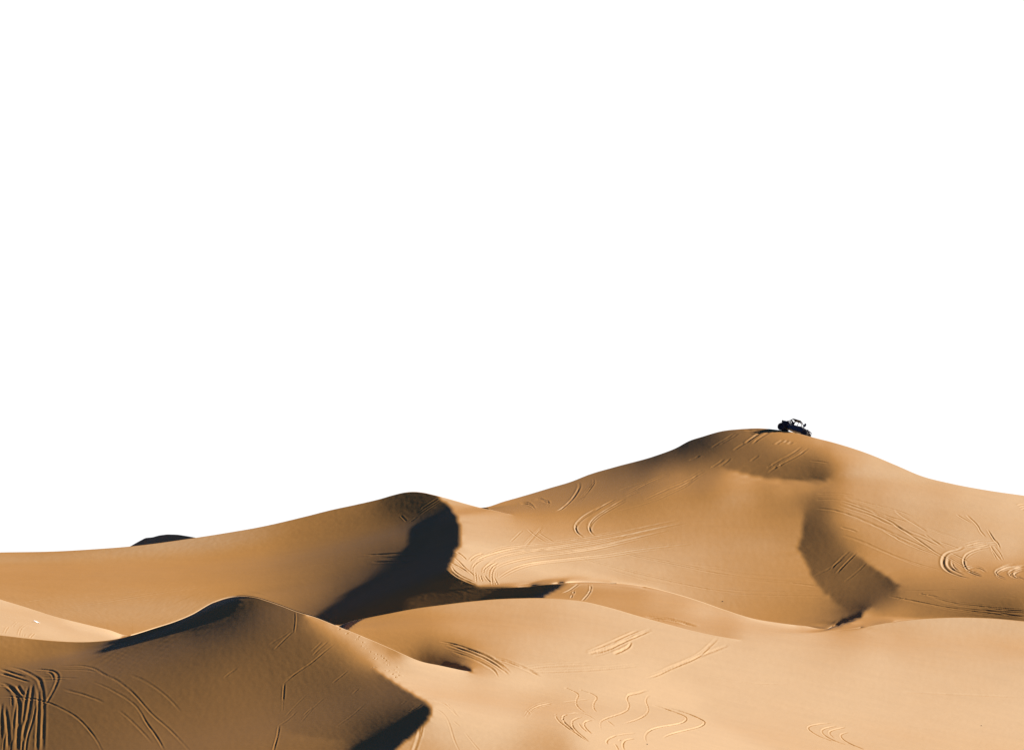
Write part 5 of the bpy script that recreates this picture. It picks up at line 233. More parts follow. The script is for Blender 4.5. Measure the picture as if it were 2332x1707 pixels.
[56,26,2,112,6272,354370,0,114,6272,0,56,6328,3136,0,0,181944,175616,181888,1,3136,175616,0,56,175616,175728,0,181888,112,0,6272,351232,2,351232,112,357504,182001,2,2,6272,113,113,351232,351233,0,113,0,1,2515746,734702,5369848,6456504,7725488,2688865,9923,548867,178921,6273,357504,1417698,2139318,1775546,114,175672,6330,0,3137,178809,175673,175619,15683,9411,6329,357560,6386,2649922,217241,878142,3361,3194,6274,3192,1,3194,0,28336,357616,363892,708852,6496,6388,181890,178752,175784,178755,178809,526905,178752,354368,57,175617,56,3136,0,6273,175672,2,1],
[72,28,746641,10440,144,144,144,751682,146,1,5186,373248,0,5329,0,5184,751680,751752,373320,0,751680,1,5184,0,746497,383617,0,10442,10368,0,2,0,4,10368,2,746498,10368,145,5328,74,2,0,2,373393,2,1,0,3058992,2993617,7485988,21205466,26570362,7202715,1934733,1903622,5189,746497,1493138,3007012,3038554,415304,373324,1498176,757008,0,378504,1119817,378507,1125144,378505,378795,378505,378432,373321,36795,2617920,746789,10729,373393,0,373392,373320,10368,1,1886977,746717,1493136,10656,767236,767236,1493138,10368,5185,373464,378505,15553,373464,373320,373322,373320,373322,0,1,5184,0,1,0],
[180,2030,99503477,5995271,97743,17529303,5864943,17496183,5865303,5864402,361,97201,32401,180,181,1,180,5832001,11696400,5864401,180,5832180,180,32401,5832180,180,11696401,32401,32580,32400,1,1,181,180,5832001,32400,32400,5896980,182,1,180,5832000,5832000,182,0,65162,11729522,5994364,17627222,286124580,568927701,1047412359,591930273,568994681,1707,64982,32760,5896800,64800,0,11696400,11696761,1,0,0,0,0,0,361,0,0,0,361,11696400,64980,11664361,5864400,32762,182,0,11696400,11696400,32400,2,11696582,5832002,5896801,182,11696760,11696761,5832361,5832002,2,11696761,0,0,361,0,11696400,0,361,0,0,0,0,0,32400],
[73,9,1556362,5477,389017,0,0,5330,5476,73,389090,389090,389090,1167125,394346,5402,394347,394346,394347,389090,1167125,15987,389091,389236,394347,394419,1167124,5402,394347,389018,389091,5403,394347,394419,783436,389091,389091,73,389018,5329,1,783364,74,5329,788692,1556216,2355568,1193846,394566,1593591,3944352,28159910,7130323,3955012,28478,778180,1577534,799644,1577826,11100,1183257,2750280,1183408,394420,394347,0,5329,5329,783365,0,399969,2,73,1167051,5332,389237,389382,394347,5330,394347,389017,394346,74,5330,1,16061,783363,10658,2,399677,2,389018,394347,389017,5329,10733,10731,10658,10658,783509,778036,778034,399677,10660,783509,399750,10660],
[55,13,671664,166377,0,3136,3025,166375,57,3026,3025,3026,3081,3026,166431,499126,166430,3080,166540,3080,3026,166433,169401,169401,3080,3026,3028,499128,166430,166540,3080,169401,166431,3026,169401,3026,3026,3026,55,166430,3025,166375,55,1,6050,344962,344964,502156,166,342101,2021372,9076118,4024072,1700838,526356,671660,344962,671666,351016,169459,1173978,847282,502318,175508,55,3026,55,6050,172426,6107,671552,3080,166375,3025,166430,169400,169401,169456,166431,3080,166376,166376,3028,166430,169400,166430,166431,335885,6051,110,2,335775,56,56,6050,1,3135,2,6160,6050,6050,6160,332752,335885,6050,332861,6105],
[47,11,4512,2,103870,49,108288,207693,108242,4419,103871,103870,103870,2256,2210,2256,2210,103826,103824,103871,106079,106032,106033,2256,2257,106080,106032,2256,6628,2210,106080,103870,106033,103870,103824,106079,103870,2209,1,2210,108288,47,106127,49,207648,212160,424318,106126,106033,417548,1268350,4631116,2095494,1273252,108437,4418,424226,424318,207834,525792,534820,318336,114918,110500,2257,103870,4418,2209,49,94,4514,103917,209856,1,2210,47,2210,106080,2257,108291,209903,2257,106079,1,47,106080,2256,48,0,207646,4465,49,2209,103823,0,2303,4418,415292,0,207648,94,212066,4513,4418,4418,49,2303],
[39,13,41,118638,1,1,1,1521,1599,1521,1521,40,1522,59320,59358,59320,59358,60840,4563,1522,59359,59436,1560,177997,60840,1522,1561,59359,59320,60841,59320,59359,1560,1522,1561,59320,1522,59358,1562,62400,1521,1521,118677,1,118716,121758,121762,4,3082,118638,964476,2297586,862398,621290,125124,121760,240476,118796,298118,426080,304402,182562,298312,61114,59359,3081,60919,3044,1,237276,121758,1521,39,59358,59319,1521,1562,39,63922,60879,177996,59358,59359,39,59320,59320,60843,59359,0,39,78,79,62400,118638,0,0,118679,62440,118640,118716,118638,3044,118640,2,120161,78,0],
[41,11,70603,41,1681,1681,1681,3403,43,3403,68963,1681,68962,1681,1722,1681,1682,1722,72325,70603,1722,5044,68963,1682,68963,69044,206804,70602,1722,69044,5043,70643,68962,1722,68962,1722,68962,1,68922,1681,1681,68921,68921,82,137842,141288,141370,72285,275684,416971,1119794,2391218,1285942,1133912,565318,141290,3528,141247,490976,497948,212096,70726,353056,211852,1723,1681,137842,139606,1681,3362,138008,68923,68921,0,42,1,72284,68921,68962,5044,1723,5085,70603,1722,43,5084,208486,1722,1723,0,1,68923,139605,0,137842,3362,83,2,3444,3362,3364,137924,3364,82,82,0,2],
[33,15,1189,36006,33,35937,0,36004,0,1089,1089,35938,35937,33,1156,99,35970,1,3268,37059,35938,34,35971,35971,37027,37093,34,1123,35971,1089,35971,1090,37027,107812,1089,38149,1090,1089,1,1,2181,2212,1089,0,71940,74054,145994,66,74118,150286,518566,1037402,898274,595274,296620,78546,2213,108966,115602,183194,3307,113259,183186,39374,35938,1,71874,0,71907,2178,4424,2,3,0,1089,33,72963,73030,35938,35970,37027,107847,34,35940,37093,37026,37060,37060,37027,1090,0,71875,38148,2,66,2,2,71940,72965,2180,71940,71876,71940,71940,38115,2,2178],
[31,23,30784,31,63,32,29791,33,29791,29791,31744,33,60544,29792,29822,29791,31,29823,29822,31745,2914,89404,2883,992,993,93,2884,962,962,964,29823,29822,962,992,29823,961,29792,29792,961,31,961,961,0,0,3877,121148,3906,59646,63426,184640,427060,798266,804024,556102,192588,119356,29793,90428,211578,94336,90428,150071,155842,92354,30783,31713,2,2,0,59644,121150,29791,33,961,0,29792,31713,31746,2,29792,30785,34627,30784,961,32,29823,2915,90368,1054,29823,1,29791,60605,59582,61537,1922,59582,1922,1984,62,61506,31775,1986,33668,59584,59645,1024],
[29,33,899,842,841,0,1,49620,30,841,49678,900,24389,29,1,842,842,870,842,870,73168,842,24419,25230,24418,25231,24418,24476,24418,73196,841,25231,29,24392,24418,24418,49648,87,841,25289,24420,843,1711,48807,58,1742,50520,50518,97616,151614,353518,505196,700070,456484,251100,1804,25230,871,75722,75780,873,127864,127986,27060,30,49619,1682,1682,0,48836,50522,48780,1,0,24418,899,49619,59,0,48778,0,73255,25318,871,870,25259,73255,26942,73199,25260,870,48807,1711,1682,116,48836,1682,48836,1682,48780,1684,50518,48836,48836,1682,26102,1713],
[23,41,1060,12167,23,12168,25,12190,576,13248,0,12167,529,529,529,530,12190,12167,12190,530,24,530,530,12193,12190,552,12697,12167,12697,24886,12191,530,12697,529,530,530,12190,12214,12168,25,1,1,529,46,1058,24382,24382,25394,49728,100652,153652,229972,249970,254448,104022,26546,24864,46,554,38116,61388,112310,63646,13784,530,1059,2,13227,12215,2118,26544,12169,2,0,0,24358,12168,27,24334,1058,13227,12696,13780,37053,12190,12720,13778,37056,14836,12720,12191,12168,46,24380,1058,1060,46,1085,24382,25392,24427,24336,1060,48,577,24336,47],
[21,45,926,464,27783,18986,442,9702,903,484,10164,23,10164,9261,9282,9261,484,442,9262,9702,441,9324,9282,441,463,9262,462,442,22,9703,9702,21,22,9283,441,442,9262,21,21,9262,0,1,43,903,18564,19404,884,926,966,76866,135252,156506,98918,157432,78808,20378,20374,20290,28266,29170,29170,68026,31024,9810,18964,18963,925,18564,18522,18566,20372,44,0,924,442,9261,903,18565,9304,18524,18606,9704,9723,9726,10587,28246,28246,10648,28290,28288,1324,462,0,42,18566,18524,18524,18564,19404,42,18526,924,18566,18524,19404,43,2],
[21,45,19404,21,18964,9262,21,442,18963,21,441,0,1,21,21,21,9282,21,18984,10165,9703,9261,462,442,9262,462,9262,462,9282,9262,18984,463,9282,18984,9283,10164,1323,441,21,1,441,9261,23,19005,18522,924,924,18566,38810,77702,135250,155666,133396,173180,80526,59270,57420,19532,28245,10648,67100,68110,47780,28248,28686,2,18524,18524,19404,37926,38854,884,18522,2,9284,464,483,9261,18547,18564,1764,18564,9262,9723,28290,9768,10650,28290,10608,10610,27847,442,21,884,884,18566,18564,42,44,886,924,18566,19406,19404,882,42,0],
[17,49,614,4913,14739,289,5237,4913,5491,0,289,4948,0,324,324,17,17,4930,14739,289,17,290,4914,4930,289,5203,17,4914,290,4930,4914,5202,5202,14739,4913,867,595,290,324,17,17,9843,1,5491,580,9828,19654,10404,10440,31286,72498,73692,52742,63800,62644,41186,11668,618,5219,26098,36538,26714,25490,343,10116,579,578,612,9862,20266,20878,9862,578,580,0,18,595,9843,579,578,19977,578,19688,5202,16238,16206,24906,15658,24940,5832,5800,14757,0,9826,10438,612,580,10406,9860,9860,580,10406,612,36,10151,9828,0],
[19,47,13794,400,380,6878,741,13719,400,361,7600,13737,361,6859,21,7259,6859,6859,19,361,362,6878,6878,361,362,1,362,362,7220,19,380,1,20,14098,20,6860,361,19,6878,363,7582,6859,722,13737,14117,13756,38,762,28200,56396,86838,102084,113550,101434,86920,57276,28962,13720,35397,49880,51402,36240,22442,7962,7600,14081,27835,13756,760,14518,28998,764,14478,38,399,6860,361,6897,0,38,722,760,1446,8383,35436,22480,8726,21722,21684,21720,7280,383,362,722,724,762,13758,13756,14442,760,14478,13756,724,14478,722,7619,724],
[17,47,582,5510,17,1,867,5493,4932,5508,0,0,0,17,4913,9843,290,289,324,5509,5508,10116,290,4914,17,4930,4930,4932,17,290,4913,4930,289,4914,289,17,4914,4915,0,1,289,0,289,34,5491,580,580,10406,10472,30162,71206,73622,82254,73694,53430,13408,10510,595,15082,36540,35964,25490,5868,309,324,579,578,1158,10440,11018,20882,10474,10438,9862,4932,289,579,18,324,19,19,9845,10440,20846,15030,35382,25554,16238,5868,15662,15660,5253,18,34,19654,10404,612,614,580,10406,9828,614,9860,580,36,9828,323],
[19,43,14480,14118,6860,361,741,13718,19,14080,1,361,722,0,1,20577,0,1,19,1083,361,7220,0,20,6878,361,6859,6860,6859,0,6862,6859,6859,6859,6859,6859,0,3,19,0,1,0,0,0,27436,0,13794,13756,15164,43324,70840,101320,114996,116602,99954,42074,4,34733,50559,50678,36238,22442,21682,20635,13739,0,722,14442,28160,28198,42678,14482,14482,15166,0,20,7220,7220,19,1,6898,0,28158,28272,7623,23123,36886,21762,36162,35474,21682,7964,20,14459,38,762,762,14442,13794,13756,760,14442,14442,38,14478,741,724],
[21,43,19410,10166,441,10164,0,882,9702,9261,19005,904,441,9263,0,18963,441,441,9282,0,442,10164,9282,9284,9261,10164,18984,18964,18964,442,18963,22,21,21,21,21,441,9261,483,21,0,21,0,18522,10143,884,905,19406,37128,56532,112988,119288,136928,173312,62932,19540,2,38474,47822,67186,11534,10650,10650,505,9261,882,42,18566,1806,20330,40660,37972,37970,38012,9305,0,22,463,9724,22,21,9262,9261,38854,38012,28665,48620,48662,30098,30014,29214,28290,442,0,1766,37046,19404,19446,884,18566,18566,42,86,18524,884,18564,0]]
def load_survey():
    nx = len(np.arange(GX0, GX1 + .1, GH)); out = np.zeros((len(SURVEY), nx), np.int64)
    for j, r in enumerate(SURVEY):
        m, v = r[0], [r[1]]
        for p in r[2:]:
            for _ in range(4): v.append(p % m); p //= m
        out[j] = v[:nx]
    out = np.where(out % 2 == 0, out // 2, -(out + 1) // 2)
    return 400 + .015 * np.cumsum(np.cumsum(out, axis=1), axis=0)
def hermite(p, x):
    p = np.array(p, float); px, py = p[:, 0], p[:, 1]
    h = np.diff(px); s = np.diff(py) / h
    m = np.zeros(len(px)); m[1:-1] = (s[:-1] * h[1:] + s[1:] * h[:-1]) / (h[1:] + h[:-1]); m[0], m[-1] = s[0], s[-1]
    i = np.clip(np.searchsorted(px, x) - 1, 0, len(h) - 1); t = (x - px[i]) / h[i]
    t2, t3 = t * t, t * t * t
    return (2*t3-3*t2+1)*py[i] + (t3-2*t2+t)*h[i]*m[i] + (-2*t3+3*t2)*py[i+1] + (t3-t2)*h[i]*m[i+1]
def lines(x):
    L = [np.full(len(x), GY1)]
    for c in CUTS: L.append(np.minimum(hermite(c['p'], x), L[-1]))
    sk = np.minimum(hermite(SKY, x), L[-1])
    L.append(sk)
    for k in range(len(L) - 2, 0, -1): L[k] = np.maximum(L[k], sk)
    e = (x > 299) & (x < 763)
    L[2] = np.where(e, L[1], L[2])
    L[5] = np.where(x < 1092, L[4], L[5])
    return L
SURV = load_survey(); NX = SURV.shape[1]
def widen(D):
    # one more row and column all round, carried on straight
    D = np.concatenate([2 * D[:1] - D[1:2], D, 2 * D[-1:] - D[-2:-1]], 0)
    return np.concatenate([2 * D[:, :1] - D[:, 1:2], D, 2 * D[:, -1:] - D[:, -2:-1]], 1)
BAND = []
for k in range(5):
    r0 = sum(NB[:k]) + k; D = SURV[r0:r0 + NB[k] + 1]
    P = widen(D)                                # undo the softening of the spline below
    P = P[1:-1] * 2 / 3 + (P[2:] + P[:-2]) / 6
    D = D + .45 * (D - (P[:, 1:-1] * 2 / 3 + (P[:, 2:] + P[:, :-2]) / 6))
    BAND.append(widen(widen(D)))
def cub(D, X, v):
    # smooth value of the survey D at photo columns X and survey steps v
    u = np.clip((X - GX0) / GH, 0, NX - 1.0001) + 2; v = v + 2
    i = u.astype(int); j = np.minimum(v.astype(int), D.shape[0] - 3); fu = u - i; fv = v - j
    def w(t): return ((1-t)**3/6, (3*t**3-6*t*t+4)/6, (-3*t**3+3*t*t+3*t+1)/6, t**3/6)
    wu, wv = w(fu), w(fv); out = 0
    for b in range(4):
        acc = 0
        for a in range(4): acc = acc + wu[a] * D[j + b - 1, i + a - 1]
        out = out + wv[b] * acc
    return out

# ------------------------------------------------------------------ build the sheet of sand
XS = np.arange(-88., 2423., 1.4); NC = len(XS)
LN = lines(XS)
PITCH = 1.4
def sstep(x, a, b):
    t = np.clip((x - a) / (b - a), 0, 1); return t * t * (3 - 2 * t)
rowD, rowZ, rowY, rowV = [], [], [], []          # distance, height, photo row, in-view flag
def ray(d, Y): return d * (YH - Y) / FPX
def closeness(k):
    # 1 where crest k really hides ground, 0 where the sand runs on unbroken
    f = np.zeros(NC)
    for a, b in CUTS[k - 1]['real']:
        f = np.maximum(f, np.clip((np.minimum(XS - a, b - XS)) / 14, 0, 1))
    return f
DEL = [np.zeros(NC)] + [1.6 * (1 - closeness(k)) for k in range(1, 5)] + [np.zeros(NC)]
bands = []
for k in range(5):
    hgt = LN[k] - LN[k + 1]
    lo = LN[k] - np.minimum(DEL[k], .3 * hgt); hi = LN[k + 1] + np.minimum(DEL[k + 1], .3 * hgt)
    n = int(np.ceil(hgt.max() / PITCH)) + 1
    t = np.linspace(0, 1, n)
    Y = lo[None, :] + (hi - lo)[None, :] * t[:, None]
    tt = (LN[k][None, :] - Y) / np.maximum(hgt, .01)[None, :]
    tt = np.where(hgt[None, :] > .5, np.clip(tt, 0, 1), t[:, None])
    d = cub(BAND[k], np.broadcast_to(XS[None, :], Y.shape), tt * NB[k]); sink = np.zeros(NC)
    if k == 1:
        e = sstep(XS, 299, 340) * (1 - sstep(XS, 720, 763)); inside = ((XS > 299) & (XS < 763)).astype(float)
        d = np.where(inside[None, :] > 0, d + t[:, None] * .6, d); sink = inside * (.3 + 2.5 * e)
    if k == 4:
        out = (XS < 1092).astype(float); e = sstep(XS, 1092, 1030)
        d = np.where(out[None, :] > 0, np.maximum(d, bands[3][0][-1] + 3 * sstep(XS, 1092, 1070)) + t[:, None] * .6, d); sink = out * (.3 * sstep(XS, 1092, 1080) + 7 * e)
    bands.append([d, Y, sink])
def blur_cols(A, W, it):
    for _ in range(it):
        P = np.pad(A, ((0, 0), (1, 1)), mode='edge')
        A = A * (1 - W) + W * (.25 * P[:, :-2] + .5 * P[:, 1:-1] + .25 * P[:, 2:])
    return A
for xe in (299, 763):
    bands[1][0] = blur_cols(bands[1][0], np.exp(-((XS - xe) / 12.) ** 2)[None, :], 60)
for xe, ye, rad in ((1288, 1327, 14), (1088, 1156, 9)):
    # wind has rounded off the very tips of the folds
    for k in range(1, 5):
        d, Y, sink = bands[k]; W = np.exp(-((XS[None, :] - xe) ** 2 + (Y - ye) ** 2) / rad ** 2) * (np.ptp(Y, axis=0) > 8)[None, :]
        bands[k][0] = blur_cols(d, W, 40)
for k in range(5):
    d, Y, sink = bands[k]; z = ray(d, Y) - sink
    if k > 0:
        d1, z1, y1 = rowD[-1], rowZ[-1], rowY[-1]; d2, z2, y2 = d[0], z[0], Y[0]
        gap = np.maximum(d2 - d1 - 1.5, 0); m = 12
        for s in (np.arange(1, m) / m) ** 1.3:
            rowD.append(d1 + (d2 - d1) * s); rowZ.append(z1 + (z2 - z1) * s - .5 * gap * s * (1 - s) ** 2)
            rowY.append(y1 + (y2 - y1) * s); rowV.append(np.zeros(NC))
    for j in range(len(d)):
        rowD.append(d[j]); rowZ.append(z[j]); rowY.append(Y[j]); rowV.append(np.ones(NC))
NVIEW = len(rowD)
# behind the skyline the sand falls away to a low plain that runs to the horizon
d1, z1 = rowD[-1].copy(), rowZ[-1].copy(); base = -14.
for u in list(np.cumsum(np.linspace(.4, 5, 30))) + list(90 * 1.25 ** np.arange(1, 22)):
    zz = z1 - .42 * u * u / (u + 2.5); w = 3.
    zz = base + w * np.logaddexp(0, (zz - base) / w)
    zz = zz + np.minimum(u / 200, 1) * (1.5 * np.sin(XS / 300 + u / 90) + np.sin(u / 37 - XS / 170))
    rowD.append(d1 + u); rowZ.append(zz); rowY.append(np.full(NC, -1e4)); rowV.append(np.zeros(NC))
# and in front of the frame it runs on towards and under the camera
pre = []
d0, z0 = rowD[0].copy(), rowZ[0].copy()
for u in np.cumsum(1.6 ** np.arange(0, 13)) * .8:
    f = np.minimum(u / 500, 1); pre.append((d0 - u * 1.0, np.maximum(z0 - .10 * u, 0) * 0 + z0 - 5 * (1 - np.exp(-u / 60))))
for d, z in pre:
    rowD.insert(0, d); rowZ.insert(0, z); rowY.insert(0, np.full(NC, 1e4)); rowV.insert(0, np.zeros(NC))
NPRE = len(pre)
Dm, Zm, Ym = np.array(rowD), np.array(rowZ), np.array(rowY)
Xm = np.maximum(Dm, 150) * (XS - CX)[None, :] / FPX
NR = len(Dm)
# ------------------------------------------------------------------ tyre tracks, footprints, slides
VIEWS = dict(a=(0, 1450, 6.4267), b=(980, 1240, 5.6425), c=(1220, 1540, 5.374), d=(1860, 1090, 4.782), e=(1550, 960, 5.6425), f=(0, 1340, 7.053),
             g=(500, 1300, 3.762), h=(700, 1080, 3.762), i=(1000, 1300, 3.224), j=(1100, 950, 3.672), k=(1600, 950, 3.083), l=(1600, 1350, 3.083), m=(0, 1200, 3.258))
